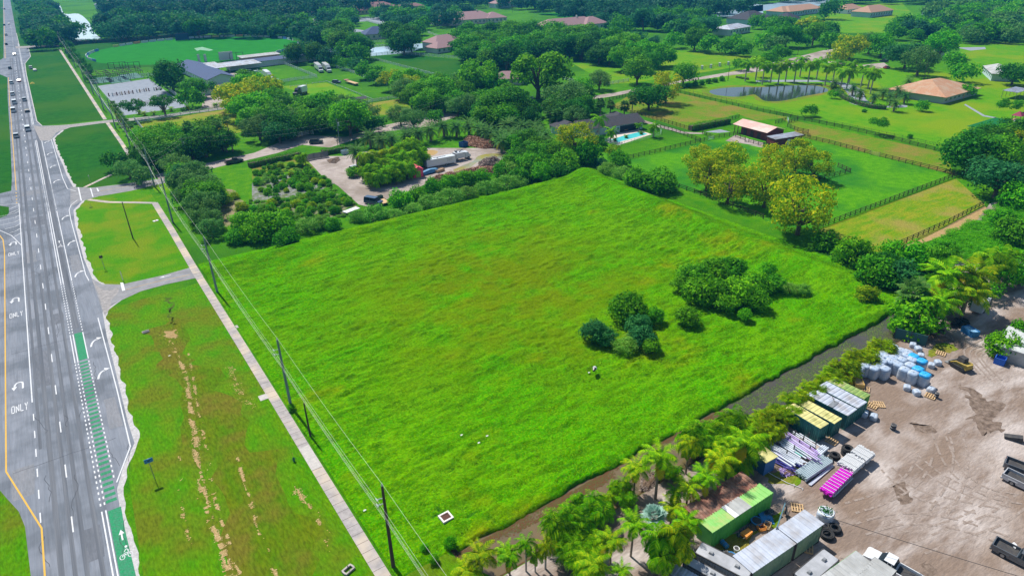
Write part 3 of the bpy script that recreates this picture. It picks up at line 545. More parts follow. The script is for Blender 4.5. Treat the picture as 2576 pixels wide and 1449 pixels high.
for ln in [[(2200, 900), (2050, 700), (2150, 620), (2400, 500)], [(2300, 950), (2100, 720), (2250, 640), (2560, 560)]]:
    L_ = smooth_line(gs('N', ln), 14); Lf, Rt = strip_pts(L_, 1.7); ribbon(tm, Lf, .3, .06 + .0001 * len(ln) + .004 * (ln[0][0] > 2250)); ribbon(tm, Rt, .3, .06 + .004 * (ln[0][0] > 2250))
tag(tm.build('tyre_track', mat('yard_track', (.23, .18, .15), (.30, .25, .22), 2, .95)), kind='structure')
LM = dict(
    lit=leafmat('leaf_bright', (0.0403, 0.23, 0.0023), (0.0862, 0.402, 0.00345), (0.218, 0.575, 0.00575)),
    oak=leafmat('leaf_oak', (0.0322, 0.184, 0.00345), (0.069, 0.31, 0.0046), (0.161, 0.46, 0.0092)),
    drk=leafmat('leaf_dark', (0.0172, 0.115, 0.0092), (0.0368, 0.196, 0.0092), (0.092, 0.31, 0.0138)),
    yel=leafmat('leaf_golden', (.09, .29, .002), (.32, .46, .003), (.66, .60, .005), rnd=.08),
    gry=leafmat('leaf_grey_green', (0.0517, 0.184, 0.0345), (0.0978, 0.276, 0.0517), (0.196, 0.391, 0.0805)),
    blu=leafmat('leaf_blue_green', (0.0172, 0.127, 0.0345), (0.0345, 0.196, 0.046), (0.0805, 0.299, 0.069)),
    reed=leafmat('leaf_reed', (0.069, 0.276, 0.0172), (0.138, 0.414, 0.0345), (0.322, 0.575, 0.103)),
    palm=leafmat('frond_green', (.06, .25, .002), (.14, .42, .003), (.33, .58, .006)),
    palmy=leafmat('frond_yellow_green', (.09, .28, .003), (.22, .43, .004), (.50, .58, .008)),
    palmg=leafmat('frond_grey_green', (0.0345, 0.149, 0.0287), (0.0805, 0.241, 0.0403), (0.172, 0.322, 0.069)),
    gold=leafmat('frond_old_gold', (.36, .30, .01), (.50, .42, .015), (.34, .42, .02), rnd=.1),
    silver=leafmat('frond_silver', (0.207, 0.368, 0.31), (0.345, 0.529, 0.46), (0.529, 0.69, 0.621)),
    far=leafmat('leaf_far_wood', (.012, .085, .035), (.022, .135, .045), (.06, .22, .06)))
bark = mat('bark', (.16, .12, .085), (.09, .07, .05), 3, .95, .6, 9)
bark_palm = mat('bark_palm', (.28, .23, .18), (.17, .14, .11), 2, .95, .5, 6, stretch=(1, 1, 6))
bark_pale = mat('bark_pale', (.42, .38, .34), (.3, .27, .24), 2, .9, .3, 6)
def leaves(P, N, size, rs_, asp=.6):
    n = len(P); N = N / np.linalg.norm(N, axis=1, keepdims=True); T = rs_.normal(size=(n, 3)); T -= N * (T * N).sum(1, keepdims=True); T /= np.linalg.norm(T, axis=1, keepdims=True); B = np.cross(N, T)
    s = (size * rs_.uniform(.6, 1.4, n))[:, None]; V = np.stack([P - T * s, P + B * s * asp, P + T * s, P - B * s * asp], 1)
    return V.reshape(-1, 3)
CR = {}
def crown(key, seed, rx, rz, n_lobe, lobe, n_leaf, leaf, zc, m='oak', form='round', under=.25):
    r_ = np.random.RandomState(seed); C_ = []
    while len(C_) < n_lobe:
        d = r_.normal(size=3); d /= np.linalg.norm(d)
        if form == 'round' and d[2] < -under: continue
        if form == 'flat' and abs(d[2]) > .9: continue
        q = r_.uniform(.35, 1.0) ** .5
        c = np.array([d[0] * (rx - lobe * .7) * q, d[1] * (rx - lobe * .7) * q, d[2] * (rz - lobe * .6) * q + zc]); C_.append((c, lobe * r_.uniform(.5, 1.35)))
    P, N = [], []
    for c, r in C_:
        k = int(n_leaf / n_lobe * (r / lobe) ** 2); d = r_.normal(size=(k, 3)); d[:, 2] = d[:, 2] * .9 + .35; d /= np.linalg.norm(d, axis=1, keepdims=True)
        P.append(c + d * r * r_.uniform(.62, 1.16, (k, 1)) * np.array([1, 1, .62 if form == 'flat' else .85])); N.append(d + r_.normal(size=(k, 3)) * .45 + np.array([0, 0, .25]))
    P, N = np.concatenate(P), np.concatenate(N)
    V = leaves(P, N, leaf, r_); me = fast_mesh('crown', V, np.arange(len(V)).reshape(-1, 4), LM[m]); CR[key] = me
    t = MB(); t.tube([(0, 0, -.3), (.1, 0, zc * .35), (0, .1, zc * .8)], [rx * .075, rx * .055, rx * .04], 7)
    for c, r in C_[:7]:
        t.tube([(0, .05, zc * (.3 + .05 * r_.rand())), tuple((c * np.array([.55, .55, .8]))), tuple(c)], [rx * .04, rx * .025, rx * .01], 5)
    CR[key + '_t'] = t.build('trunk', bark).data; bpy.data.objects.remove([o for o in COL.objects if o.data == CR[key + '_t']][0])
    return me
# crown meshes made for radius 5
for i in range(4): crown(f'oak{i}', 10 + i, 5.6, 4.0, 36, 1.75, 3600, .31, 4.3, 'oak', under=.55)
for i in range(3): crown(f'lit{i}', 20 + i, 5.6, 4.2, 48, 1.4, 4200, .30, 4.5, 'lit', under=.6)
for i in range(3): crown(f'yel{i}', 30 + i, 5.5, 5.0, 66, 1.2, 4800, .23, 5.2, 'yel', under=.9)
for i in range(2): crown(f'gry{i}', 40 + i, 5.6, 3.8, 66, 1.15, 4800, .21, 4.0, 'gry', under=.7)
for i in range(2): crown(f'umb{i}', 50 + i, 5.4, 2.4, 30, 1.3, 2300, .28, 6.0, 'oak', 'flat')
for i in range(3): crown(f'flt{i}', 55 + i, 5.7, 3.6, 48, 1.45, 4000, .31, 4.8, 'lit', 'flat')
for i in range(4): crown(f'bus{i}', 60 + i, 5.3, 4.3, 34, 1.8, 2900, .36, 2.6, 'lit', under=.8)
for i in range(3): crown(f'ree{i}', 70 + i, 5.6, 3.2, 44, 1.4, 4000, .22, 1.8, 'reed', under=.6)
for i in range(4): crown(f'far{i}', 80 + i, 5.8, 4.2, 24, 2.1, 1100, .52, 3.8, 'far', under=.6)
for i in range(3): crown(f'tin{i}', 90 + i, 5, 5, 22, 1.7, 420, .8, 5.2, 'oak', under=.9)
NV = dict(oak=4, lit=3, yel=3, gry=2, umb=2, flt=3, bus=4, ree=3, far=4, tin=3)
ZC = dict(oak=4.3, lit=4.5, yel=5.2, gry=4.0, umb=6.0, flt=4.8, bus=2.6, ree=1.8, far=3.8, tin=5.2)
SHP = dict(oak='oak', lit='lit', drk='oak', yel='yel', gry='gry', umb='umb', flt='flt', bush='bus', dbush='bus', gbush='bus', ybush='bus', reed='ree', blu='oak', far='far', shrub='tin', dumb='umb', lumb='umb', yflt='flt', bfar='far')
MT = dict(oak='oak', lit='lit', drk='drk', yel='yel', gry='gry', umb='oak', flt='lit', bush='lit', dbush='oak', gbush='blu', ybush='palmy', reed='reed', blu='blu', far='far', shrub='oak', dumb='drk', lumb='lit', yflt='yel', bfar='far')
R0 = 4.5
tcount = [0]
TREES = []
def plant_at(loc, Rw, kind, label, group=None, name='tree', cat='tree', hs=1.0, force=False):
    if name == 'tree' and not force:
        TREES.append((Rw / dist(loc), (loc, Rw, kind, label, group, hs))); return
    sh = SHP[kind]; v = tcount[0] % NV[sh]; tcount[0] += 1; k = Rw / R0; rz = random.uniform(0, 6.28)
    rt = thing(name, label, cat, (loc[0], loc[1], loc[2] if len(loc) > 2 else 0), rz, group, (k, k * random.uniform(.92, 1.08), k * hs * random.uniform(.93, 1.07)))
    c = link('crown' if name == 'tree' else 'foliage', CR[f'{sh}{v}'], rt); c.material_slots[0].link = 'OBJECT'; c.material_slots[0].material = LM[MT[kind]]
    link('trunk' if name == 'tree' else 'stem', CR[f'{sh}{v}_t'], rt)
    return rt
def mesh_co(me):
    co = np.empty(len(me.vertices) * 3, np.float32); me.vertices.foreach_get('co', co); return co.reshape(-1, 3)
def flush_trees(limit=298):
    TREES.sort(key=lambda t: -t[0]); rest = []; r_ = random.Random(77)
    for i, (s, (loc, Rw, kind, label, group, hs)) in enumerate(TREES):
        if i < limit: plant_at(loc, Rw, kind, label, group, hs=hs, force=True)
        else: rest.append((loc, Rw, kind, hs))
    Vs, Ms = [], []; ks = sorted(set(MT[r[2]] for r in rest))
    for loc, Rw, kind, hs in rest:
        sh = 'far' if SHP[kind] in ('oak', 'far', 'lit', 'gry', 'flt') else SHP[kind]; co = mesh_co(CR[f'{sh}{r_.randrange(NV[sh])}']); k = Rw / R0; t = r_.uniform(0, 6.28); c, s_ = math.cos(t), math.sin(t)
        Vs.append(np.stack([(co[:, 0] * c - co[:, 1] * s_) * k + loc[0], (co[:, 0] * s_ + co[:, 1] * c) * k + loc[1], co[:, 2] * k * hs], -1)); Ms.append(np.full(len(co) // 4, ks.index(MT[kind])))
    V = np.concatenate(Vs); tag(link('distant_trees', fast_mesh('distant_trees', V, np.arange(len(V)).reshape(-1, 4), [LM[k] for k in ks], np.concatenate(Ms))), 'the many small trees scattered far beyond the paddocks and the sports ground', kind='stuff')
    print('trees', len(TREES), 'as mass', len(rest))
def spot(t_, x, y, r, kind, hs, base=0.0):
    X, Y = px(t_, x, y); rp = r * TL[t_][2]; n = np.linalg.norm(np.array([X - 1288, 724.5 - Y, -F])); p = G(X, Y, 3)
    for _ in range(4):
        Rw = rp / n * dist(p); p = G(X, Y, Rw / R0 * ZC[SHP[kind]] * hs * .95 + base)
    return p, Rw
def T(t_, x, y, r, kind, label, group=None, hs=1.0, name='tree', cat='tree', base=0.0):
    p, Rw = spot(t_, x, y, r * 1.08, kind, hs, base)
    return plant_at((p[0], p[1], base), Rw, kind, label, group, name, cat, hs)
def TB(*a, **k):
    k.setdefault('name', 'bush'); k.setdefault('cat', 'bush'); return T(*a, **k)
def frond_pts(L_, rise, droop, n=8):
    pts = []; x = z = 0.0; a = rise
    for i in range(n + 1):
        pts.append((x, z)); x += L_ / n * math.cos(a); z += L_ / n * math.sin(a); a -= droop / n
    return pts
def add_frond(V, Q, az, L_, rise, droop, leaf, o, r_, wdf=.062, nn=12, sag=.5, mi=0, M_=None):
    pts = frond_pts(L_, rise, droop, nn); ca, sa = math.cos(az), math.sin(az)
    w3 = lambda x, y, z: (o[0] + x * ca - y * sa, o[1] + x * sa + y * ca, o[2] + z)
    for i in range(1, nn + 1):
        t = i / nn; lf = leaf * (math.sin(PI * min(1, .12 + t * .86)) ** .6 + .12) * r_.uniform(.85, 1.15); x, z = pts[i]; x0, z0 = pts[i - 1]
        for sg in (-1, 1):
            for q in (0, .5):
                bx, bz = x0 + (x - x0) * q, z0 + (z - z0) * q; tx, tz = (x - x0) * nn / L_, (z - z0) * nn / L_
                fw = .55 * lf; sp = .78 * lf; dr = sag * lf * r_.uniform(.7, 1.3); wd = L_ * wdf * .5; k = len(V)
                V += [w3(bx, 0, bz), w3(bx + tx * wd, 0, bz + tz * wd), w3(bx + tx * (fw + wd * .4), sg * sp, bz + tz * fw - dr), w3(bx + tx * fw * .55, sg * sp * .62, bz + tz * fw * .5 - dr * .25)]
                Q.append((k, k + 1, k + 2, k + 3)); M_.append(mi)
    k = len(V); V += [w3(0, -.04, 0), w3(0, .04, 0), w3(pts[nn // 2][0], .03, pts[nn // 2][1]), w3(pts[nn // 2][0], -.03, pts[nn // 2][1])]; Q.append((k, k + 1, k + 2, k + 3)); M_.append(mi)
PM = {}
def palm_head(key, seed, n, L_, leaf, m, rise=(-.5, 1.25), droop=1.5, gold=2, heads=None, sag=.5, nn=12):
    r_ = random.Random(seed); V, Q, M_ = [], [], []
    for hx, hy, hz, sc in heads or [(0, 0, 0, 1)]:
        for i in range(n):
            e = rise[0] + (rise[1] - rise[0]) * ((i + .5) / n) ** .8; az = i * 2.4 + r_.uniform(-.3, .3)
            add_frond(V, Q, az, L_ * sc * r_.uniform(.85, 1.1), e, droop * r_.uniform(.8, 1.2), leaf * sc, (hx, hy, hz), r_, nn=nn, sag=sag, mi=1 if i < gold else 0, M_=M_)
    PM[key] = fast_mesh('fronds', V, Q, [LM[m], LM['gold']], M_)
def fan_head(key, seed, n, pet, rad, m, rise=(-.9, 1.3), seg=14, gold=0):
    r_ = random.Random(seed); V, Q, M_ = [], [], []
    for i in range(n):
        e = rise[0] + (rise[1] - rise[0]) * (i + .5) / n; az = i * 2.4; p = pet * r_.uniform(.8, 1.15)
        d = Vector((math.cos(az) * math.cos(e), math.sin(az) * math.cos(e), math.sin(e))); s_ = d.cross(Vector((0, 0, 1))).normalized(); u = s_.cross(d); c = d * p
        for j in range(seg):
            t = (j / (seg - 1) - .5) * 2 * 2.0; a = rad * r_.uniform(.8, 1.1) * (1 - .12 * abs(t)); dd = (d * math.cos(t) + s_ * math.sin(t)); wv = (d * -math.sin(t) + s_ * math.cos(t)) * rad * .13
            tip = c + dd * a - Vector((0, 0, a * .25)) + u * .1 * a; md = c + dd * a * .55; k = len(V); V += [tuple(c), tuple(md + wv), tuple(tip), tuple(md - wv)]; Q.append((k, k + 1, k + 2, k + 3)); M_.append(1 if i < gold else 0)
        k = len(V); V += [(0, 0, 0), tuple(s_ * .04), tuple(c + s_ * .03), tuple(c)]; Q.append((k, k + 1, k + 2, k + 3)); M_.append(0)
    PM[key] = fast_mesh('fronds', V, Q, [LM[m], LM['gold']], M_)
for i in range(3): palm_head(f'coco{i}', 100 + i, 20, 3.6, .95, 'palmy', (-.45, 1.25), 1.15, 2, sag=.32)
for i in range(2): palm_head(f'royal{i}', 110 + i, 16, 3.6, .85, 'palm', (-.35, 1.2), 1.6, 0, sag=.7)
for i in range(3): palm_head(f'date{i}', 120 + i, 40, 2.8, .5, 'palmg', (-.8, 1.4), 1.1, 3, sag=.2, nn=10)
for i in range(2): palm_head(f'queen{i}', 130 + i, 20, 3.8, .9, 'palmy', (-.1, 1.4), 2.6, 0, sag=.9)
for i in range(2): fan_head(f'sabal{i}', 140 + i, 34, 1.1, 1.1, 'palmg')
for i in range(2): fan_head(f'wash{i}', 150 + i, 30, 1.0, .85, 'palmg', gold=4)
fan_head('bism0', 160, 26, 1.6, 1.5, 'silver', (0, 1.35))
def areca_heads(seed, n, rad, h):
    r_ = random.Random(seed); return [(rad * (r_.random() ** .6) * math.cos(i * 2.4), rad * (r_.random() ** .6) * math.sin(i * 2.4), h * r_.uniform(.45, 1.0), r_.uniform(.7, 1.15)) for i in range(n)]
for i in range(3): palm_head(f'areca{i}', 170 + i, 9, 1.5, .55, 'palmy', (-.2, 1.3), 1.7, 2, areca_heads(i, 11, 1.3, 3.0), .6, 7)
for i in range(3): palm_head(f'arecad{i}', 180 + i, 9, 2.3, .85, 'palm', (-.1, 1.35), 2.0, 0, areca_heads(i + 9, 7, 1.5, 3.8), .7, 7)
PV = dict(coco=3, royal=2, date=3, queen=2, sabal=2, wash=2, bism=1, areca=3, arecad=3)
PR = dict(coco=3.1, royal=2.9, date=2.5, queen=2.9, sabal=1.9, wash=1.6, bism=2.7, areca=2.6, arecad=2.9)       # head radius as modelled
TRK = {}
def trunk_mesh(key, h, r0, r1, bend, m, n=1, seed=0):
    t = MB(); r_ = random.Random(seed)
    for i in range(n):
        dx, dy = (0, 0) if n == 1 else (r_.uniform(-1, 1), r_.uniform(-1, 1)); hh = h * (1 if n == 1 else r_.uniform(.6, 1))
        t.tube([(dx * .2 - bend, 0, -.3), (dx * .5 - bend * .5, dy * .5, hh * .35), (dx * .8 - bend * .1, dy * .8, hh * .7), (dx, dy, hh)], [r0, r0 * .8 + r1 * .2, r1, r1], 7)
    me = t.build('trunk', m); d = me.data; bpy.data.objects.remove(me); TRK[key] = d
trunk_mesh('coco', 1, .24, .14, .18, bark_palm); trunk_mesh('royal', 1, .26, .2, 0, bark_pale); trunk_mesh('date', 1, .30, .24, 0, bark_palm)
trunk_mesh('queen', 1, .22, .16, .05, bark_palm); trunk_mesh('sabal', 1, .22, .2, .05, bark_palm); trunk_mesh('wash', 1, .22, .14, .05, bark_palm); trunk_mesh('bism', 1, .3, .28, 0, bark_palm)
trunk_mesh('areca', 3, .09, .05, 0, bark_palm, 9); trunk_mesh('arecad', 3.4, .09, .05, 0, bark_palm, 9, 3)
pc = [0]
def palm_at(loc, ht, k, kind, label, group=None, mm=None):
    v = pc[0] % PV[kind]; pc[0] += 1; rz = random.uniform(0, 6.28); cl = kind in ('areca', 'arecad')
    if kind == 'coco' and not mm and pc[0] % 2: mm = 'palm'
    rt = thing('palm_tree' if not cl else 'palm_clump', label, 'palm tree' if not cl else 'palm clump', (loc[0], loc[1], loc[2] if len(loc) > 2 else 0), rz, group)
    link('trunk', TRK[kind], rt, sc=(k, k, ht if not cl else k)); f = link('fronds', PM[f'{kind}{v}'], rt, (0, 0, ht if not cl else 0), 0, (k, k, k))
    if mm: f.material_slots[0].link = 'OBJECT'; f.material_slots[0].material = LM[mm]
    return rt
def PT(t_, x, y, r, ht, kind, label, group=None, mm=None, base=0.0):
    X, Y = px(t_, x, y); h = ht if kind not in ('areca', 'arecad') else 0; rp = r * TL[t_][2] * (1.22 if t_ not in 'PL' else 1.0)
    for _ in range(3):
        p = G(X, Y, base + h + (2.0 * (rp * 0 + 1) if kind in ('areca', 'arecad') else 0)); Rw = rp / np.linalg.norm(np.array([X - 1288, 724.5 - Y, -F])) * dist(p)
    return palm_at((p[0], p[1], base), ht, Rw / PR[kind], kind, label, group, mm)
def hedge(name, line, wd, ht, m, label, leaf=.16, dens=26, z0=0.0, cat='hedge', bumps=.25):
    L_ = []; r_ = np.random.RandomState(abs(hash(label)) % 9999 if 0 else len(label) * 7 + len(line)); P, N = [], []
    for a, b in zip(line, line[1:]):
        a, b = np.array(a[:2]), np.array(b[:2]); l = np.linalg.norm(b - a); n = int(l * (wd + 2 * ht) * dens); t = r_.rand(n); u = r_.uniform(-1, 1, n) * (ht + wd / 2); d = (b - a) / l; nr = np.array([-d[1], d[0]])
        top = np.abs(u) < wd / 2; side = np.sign(u); off = np.where(top, u, side * wd / 2); z = np.where(top, ht, ht + wd / 2 - np.abs(u)); q = (a + np.outer(t, b - a)) + np.outer(off, nr)
        bb = bumps * (vnoise(q[:, 0] * 1.1, q[:, 1] * 1.1, 31) - .5) * 2; z = z + bb * np.where(top, 1, z / ht); q = q + np.outer(side * (~top) * bb, nr)
        P.append(np.c_[q, z + z0] + r_.normal(size=(n, 3)) * .06); N.append(np.c_[np.outer(side * (~top), nr), top * 1.0] + r_.normal(size=(n, 3)) * .5)
    P, N = np.concatenate(P), np.concatenate(N); V = leaves(P, N, leaf, r_); rt = thing(name, label, cat)
    link('foliage', fast_mesh('foliage', V, np.arange(len(V)).reshape(-1, 4), LM[m]), rt)
    c = MB(); Lf, Rt = strip_pts(line, wd * .72); k = len(Lf)
    for i in range(k - 1): c.add([(*Lf[i], z0 - .1), (*Rt[i], z0 - .1), (*Rt[i + 1], z0 - .1), (*Lf[i + 1], z0 - .1), (*Lf[i], z0 + ht * .84), (*Rt[i], z0 + ht * .84), (*Rt[i + 1], z0 + ht * .84), (*Lf[i + 1], z0 + ht * .84)], [(0, 1, 5, 4), (1, 2, 6, 5), (2, 3, 7, 6), (3, 0, 4, 7), (4, 5, 6, 7)])
    c.build('dark_core', bark, rt); return rt  # solid dark core added inside the leaves to block see-through
def inpoly(x, y, poly):
    c = False; n = len(poly); j = n - 1
    for i in range(n):
        if ((poly[i][1] > y) != (poly[j][1] > y)) and (x < (poly[j][0] - poly[i][0]) * (y - poly[i][1]) / (poly[j][1] - poly[i][1]) + poly[i][0]): c = not c
        j = i
    return c
def scatter(t_, poly, step, jit=.45, z=4.0, seed=1):
    W = [g(t_, *p, z) for p in poly] if isinstance(t_, str) else poly; r_ = random.Random(seed); xs = [p[0] for p in W]; ys = [p[1] for p in W]; out = []; y = min(ys); row = 0
    while y < max(ys):
        x = min(xs) + (row % 2) * step / 2
        while x < max(xs):
            a, b = x + r_.uniform(-jit, jit) * step, y + r_.uniform(-jit, jit) * step
            if inpoly(a, b, W): out.append((a, b))
            x += step
        y += step * .87; row += 1
    return out
WOOD = []
def wood(t_, poly, step, Rw, kinds, label, group, seed=1, z=4.0, hs=1.0):
    r_ = random.Random(seed)
    for a, b in scatter(t_, poly, step, seed=seed, z=z):
        plant_at((a, b), Rw * r_.uniform(.75, 1.25), r_.choice(kinds), label, group, hs=hs)
def mass(t_, poly, step, Rw, label, seed=1, z=4.0, keys=('far',), m='far', hs=1.0, name='far_wood'):
    r_ = random.Random(seed); Vs = []
    for a, b in scatter(t_, poly, step, seed=seed, z=z):
        me = CR[f"{r_.choice(keys)}{r_.randrange(3)}"]; n = len(me.vertices); co = np.empty(n * 3, np.float32); me.vertices.foreach_get('co', co); co = co.reshape(-1, 3)
        k = Rw / 5 * r_.uniform(.7, 1.3); t = r_.uniform(0, 6.28); c, s = math.cos(t), math.sin(t)
        Vs.append(np.stack([(co[:, 0] * c - co[:, 1] * s) * k + a, (co[:, 0] * s + co[:, 1] * c) * k + b, co[:, 2] * k * hs], -1))
    if not Vs: return
    V = np.concatenate(Vs); tag(link(name, fast_mesh(name, V, np.arange(len(V)).reshape(-1, 4), LM[m])), label, kind='stuff')
for i, (t_, x, y, r, lb) in enumerate([
    ('S', 1960, 500, 120, 'golden-green clumpy tree at the left end of the paddock grove, crown leaning left'),
    ('S', 2030, 660, 130, 'golden-green tree with a bare trunk showing, lowest left in the paddock grove'),
    ('S', 2220, 520, 150, 'tall rounded golden-green tree behind the two left ones in the paddock grove'),
    ('U', 200, 500, 130, 'rear golden tree of the paddock grove, left of the two dark trunks'),
    ('U', 400, 470, 130, 'rear golden tree with dark trunks in the middle of the paddock grove'),
    ('U', 580, 540, 120, 'rear golden tree at the right end of the grove beside the small rail corner'),
    ('S', 2250, 760, 150, 'mid-green and golden tree growing over the black rail fence, third from left'),
    ('S', 2110, 600, 130, 'golden-green tree filling the gap between the two left trees of the grove'),
    ('U', 110, 740, 170, 'tall golden-green tree with a slim single trunk between the rear grove and the front tree')]):
    T(t_, x, y, r * 1.12, 'yel', lb, 'golden trees around the paddock fence')
T('U', 450, 940, 250, 'yel', 'broadest golden-green tree at the front of the paddock grove, hanging over the fence', 'golden trees around the paddock fence')
T('S', 720, 300, 175, 'yel', 'big yellow-flowering tree beside the dark-roofed pool house')
T('S', 830, 470, 125, 'dbush', 'dark green lower tree under the yellow tree near the pool house', hs=1.2)
T('S', 960, 340, 70, 'drk', 'small dark leafy tree beside the left end of the pool fence')
T('C', 1450, 950, 150, 'drk', 'broad dark fig tree standing alone in the olive paddock by the road')
T('C', 1620, 880, 125, 'yel', 'yellow weeping tree growing against the dark fig in the olive paddock')
for t_, x, y, r, k, lb in [
    ('S', 280, 620, 130, 'bush', 'round bright bush at the far field edge, left of the pair below the yellow tree'),
    ('S', 600, 570, 135, 'bush', 'round bright bush at the far field edge, directly below the yellow tree'),
    ('S', 100, 520, 90, 'dbush', 'dark leafy bush between the date palms and the far field corner'),
    ('S', 420, 450, 120, 'dbush', 'dark bush behind the two round bright bushes at the far field corner'),
    ('S', 1100, 430, 75, 'ybush', 'brownish flowering bush at the paddock fence end near the pool lawn'),
    ('S', 1140, 535, 105, 'dbush', 'dark round bush at the left end of the long paddock rail fence'),
    ('S', 960, 550, 60, 'gbush', 'small grey-green bush right of the far field corner'),
    ('S', 1330, 740, 130, 'dbush', 'left of the two dark round bushes on the field edge near the grove'),
    ('S', 1570, 740, 150, 'dbush', 'right and larger of the two dark round bushes on the field edge near the grove'),
    ('F', 60, 1230, 150, 'bush', 'big bright leafy bush at the left corner of the field by the power line'),
    ('F', 250, 1180, 150, 'bush', 'big bright leafy bush second from the left corner of the field'),
    ('F', -80, 1150, 120, 'bush', 'bright leafy bush nearest the power poles at the field corner'),
    ('F', -150, 1290, 90, 'dbush', 'low dark bush at the foot of the bright bushes near the power poles'),
    ('F', 340, 1290, 110, 'dbush', 'darker bush at the right foot of the two big bright bushes'),
    ('F', 800, 1160, 80, 'dbush', 'dark bush between pale reeds on the far field edge'),
    ('F', 1480, 940, 110, 'bush', 'bright bush beside the dark blue van on the field hedge line'),
    ('F', 1650, 870, 90, 'bush', 'bright bush in the field hedge right of the flatbed trailer'),
    ('F', 1800, 790, 90, 'bush', 'bright hedge bush in front of the sandy turning area'),
    ('F', 1960, 750, 90, 'bush', 'bright hedge bush below the long brown mulch heap'),
    ('F', 2120, 720, 90, 'bush', 'bright hedge bush below the middle of the mulch heap'),
    ('F', 2290, 700, 90, 'bush', 'bright hedge bush below the right end of the mulch heap'),
    ('F', 2480, 640, 90, 'bush', 'bright bush closing the hedge at the right end of the mulch heap'),
    ('F', 2560, 560, 90, 'dbush', 'dark bush at the corner beyond the brushwood heap'),
    ('F', 1000, 650, 60, 'bush', 'low spiky bush beside the small white car in the nursery drive')]:
    TB(t_, x, y, r, k, lb)
for t_, x, y, r, lb in [('F', 550, 1180, 120, 'pale reed clump right of the big bright bushes on the field edge'), ('F', 690, 1150, 90, 'pale reed clump next to the dark bush on the far field edge'), ('F', 1060, 1080, 90, 'reed clump below the small white trailer on the field edge'), ('F', 1230, 1060, 120, 'reed clump in front of the dark blue van'),
                      ('F', 1400, 1060, 80, 'reed clump below the bright hedge bush right of the van'), ('F', 1600, 1010, 90, 'reed clump in the middle of the far field edge'), ('F', 1760, 940, 110, 'grey-green reed mound below the hedge bushes'), ('F', 1960, 890, 120, 'grey-green reed mound below the right part of the hedge'), ('F', 2150, 850, 90, 'reed mound on the field edge below the mulch heap'),
                      ('F', 2330, 800, 100, 'reed mound near the right end of the far field edge'), ('F', 2520, 750, 110, 'last reed mound before the two round bright bushes'), ('S', 60, 640, 120, 'pale reeds left of the round bright bush at the far corner'), ('S', 130, 740, 90, 'reeds at the foot of the round bright bush'),
                      ('S', 1040, 610, 90, 'pale reed bank just right of the far field corner'), ('S', 1170, 650, 90, 'pale reed bank between field corner and paddock'), ('S', 1280, 700, 80, 'reed bank at the left foot of the dark round bushes')]:
    T(t_, x, y, r, 'reed', lb, name='reed_clump', cat='reeds')
for x, y, r, k, lb in [(1570, 330, 150, 'dbush', 'dark tree at the upper left of the large field thicket'), (1740, 270, 130, 'dbush', 'topmost dark tree of the large field thicket'), (1930, 250, 130, 'dbush', 'dark tree at the top right of the large field thicket'), (1450, 400, 95, 'dbush', 'outermost dark bush at the left of the large field thicket'),
                   (1640, 480, 150, 'bush', 'green tree in the front left of the large field thicket'), (1820, 470, 140, 'dbush', 'dark tree in the heart of the large field thicket'), (2010, 480, 150, 'bush', 'green tree in the front right of the large field thicket'), (1900, 600, 100, 'bush', 'lowest bright bush of the large field thicket'),
                   (2160, 400, 130, 'bush', 'green tree towards the right of the large field thicket'), (2180, 560, 110, 'bush', 'low bush at the right foot of the large field thicket'), (2300, 250, 70, 'bush', 'slim upright tree poking from the right of the field thicket'), (2380, 400, 90, 'dbush', 'right end tree of the large field thicket'),
                   (1500, 720, 100, 'dbush', 'single square dark bush standing between the two field thickets'), (880, 630, 165, 'dbush', 'dark round tree at the top of the smaller field thicket'), (1140, 710, 90, 'dbush', 'small dark bush at the right of the smaller field thicket'),
                   (540, 880, 110, 'gbush', 'blue-green vine covered bush at the left of the smaller field thicket'), (660, 920, 100, 'gbush', 'second blue-green bush at the left of the smaller thicket'), (1000, 810, 110, 'gbush', 'blue-green vine bush in the middle of the smaller thicket'), (1030, 930, 110, 'gbush', 'low blue-green bush at the front of the smaller thicket'),
                   (860, 1010, 100, 'reed', 'dry reedy scrub at the front of the smaller thicket'), (1130, 1010, 80, 'dbush', 'dark bush at the lower right of the smaller thicket'), (2060, 700, 60, 'bush', 'small bright bush at the foot of the large thicket')]:
    TB('Z', x, y, r * 1.12, k, lb, base=1.0, hs=.84)
for x, y, r, lb in [(2520, 440, 80, 'grey reed clump right of the large field thicket'), (2650, 450, 70, 'rightmost pale reed clump beside the large field thicket')]:
    T('Z', x, y, r, 'reed', lb, name='reed_clump', cat='reeds', base=1.0)
for t_, x, y, r, k, lb in [
    ('U', 2080, 430, 200, 'drk', 'large dark tree at the right end of the paddocks, nearest the fence corner'), ('U', 2260, 320, 170, 'drk', 'large dark tree behind the fence corner tree, near the green court'), ('U', 2130, 560, 130, 'drk', 'dark tree casting shade on the paddock corner'),
    ('U', 2350, 660, 215, 'blu', 'big blue-green round tree over the shaded fence end'), ('U', 2530, 350, 120, 'yel', 'bright yellow tree at the right picture edge by the green court'), ('U', 2260, 530, 60, 'yel', 'small yellow tree between the two big dark trees at the right'),
    ('U', 2530, 620, 120, 'gry', 'grey-green tree at the right edge below the yellow tree'), ('U', 2580, 830, 80, 'bush', 'bright bush at the right edge beside the big blue-green tree')]:
    T(t_, x, y, r, k, lb)
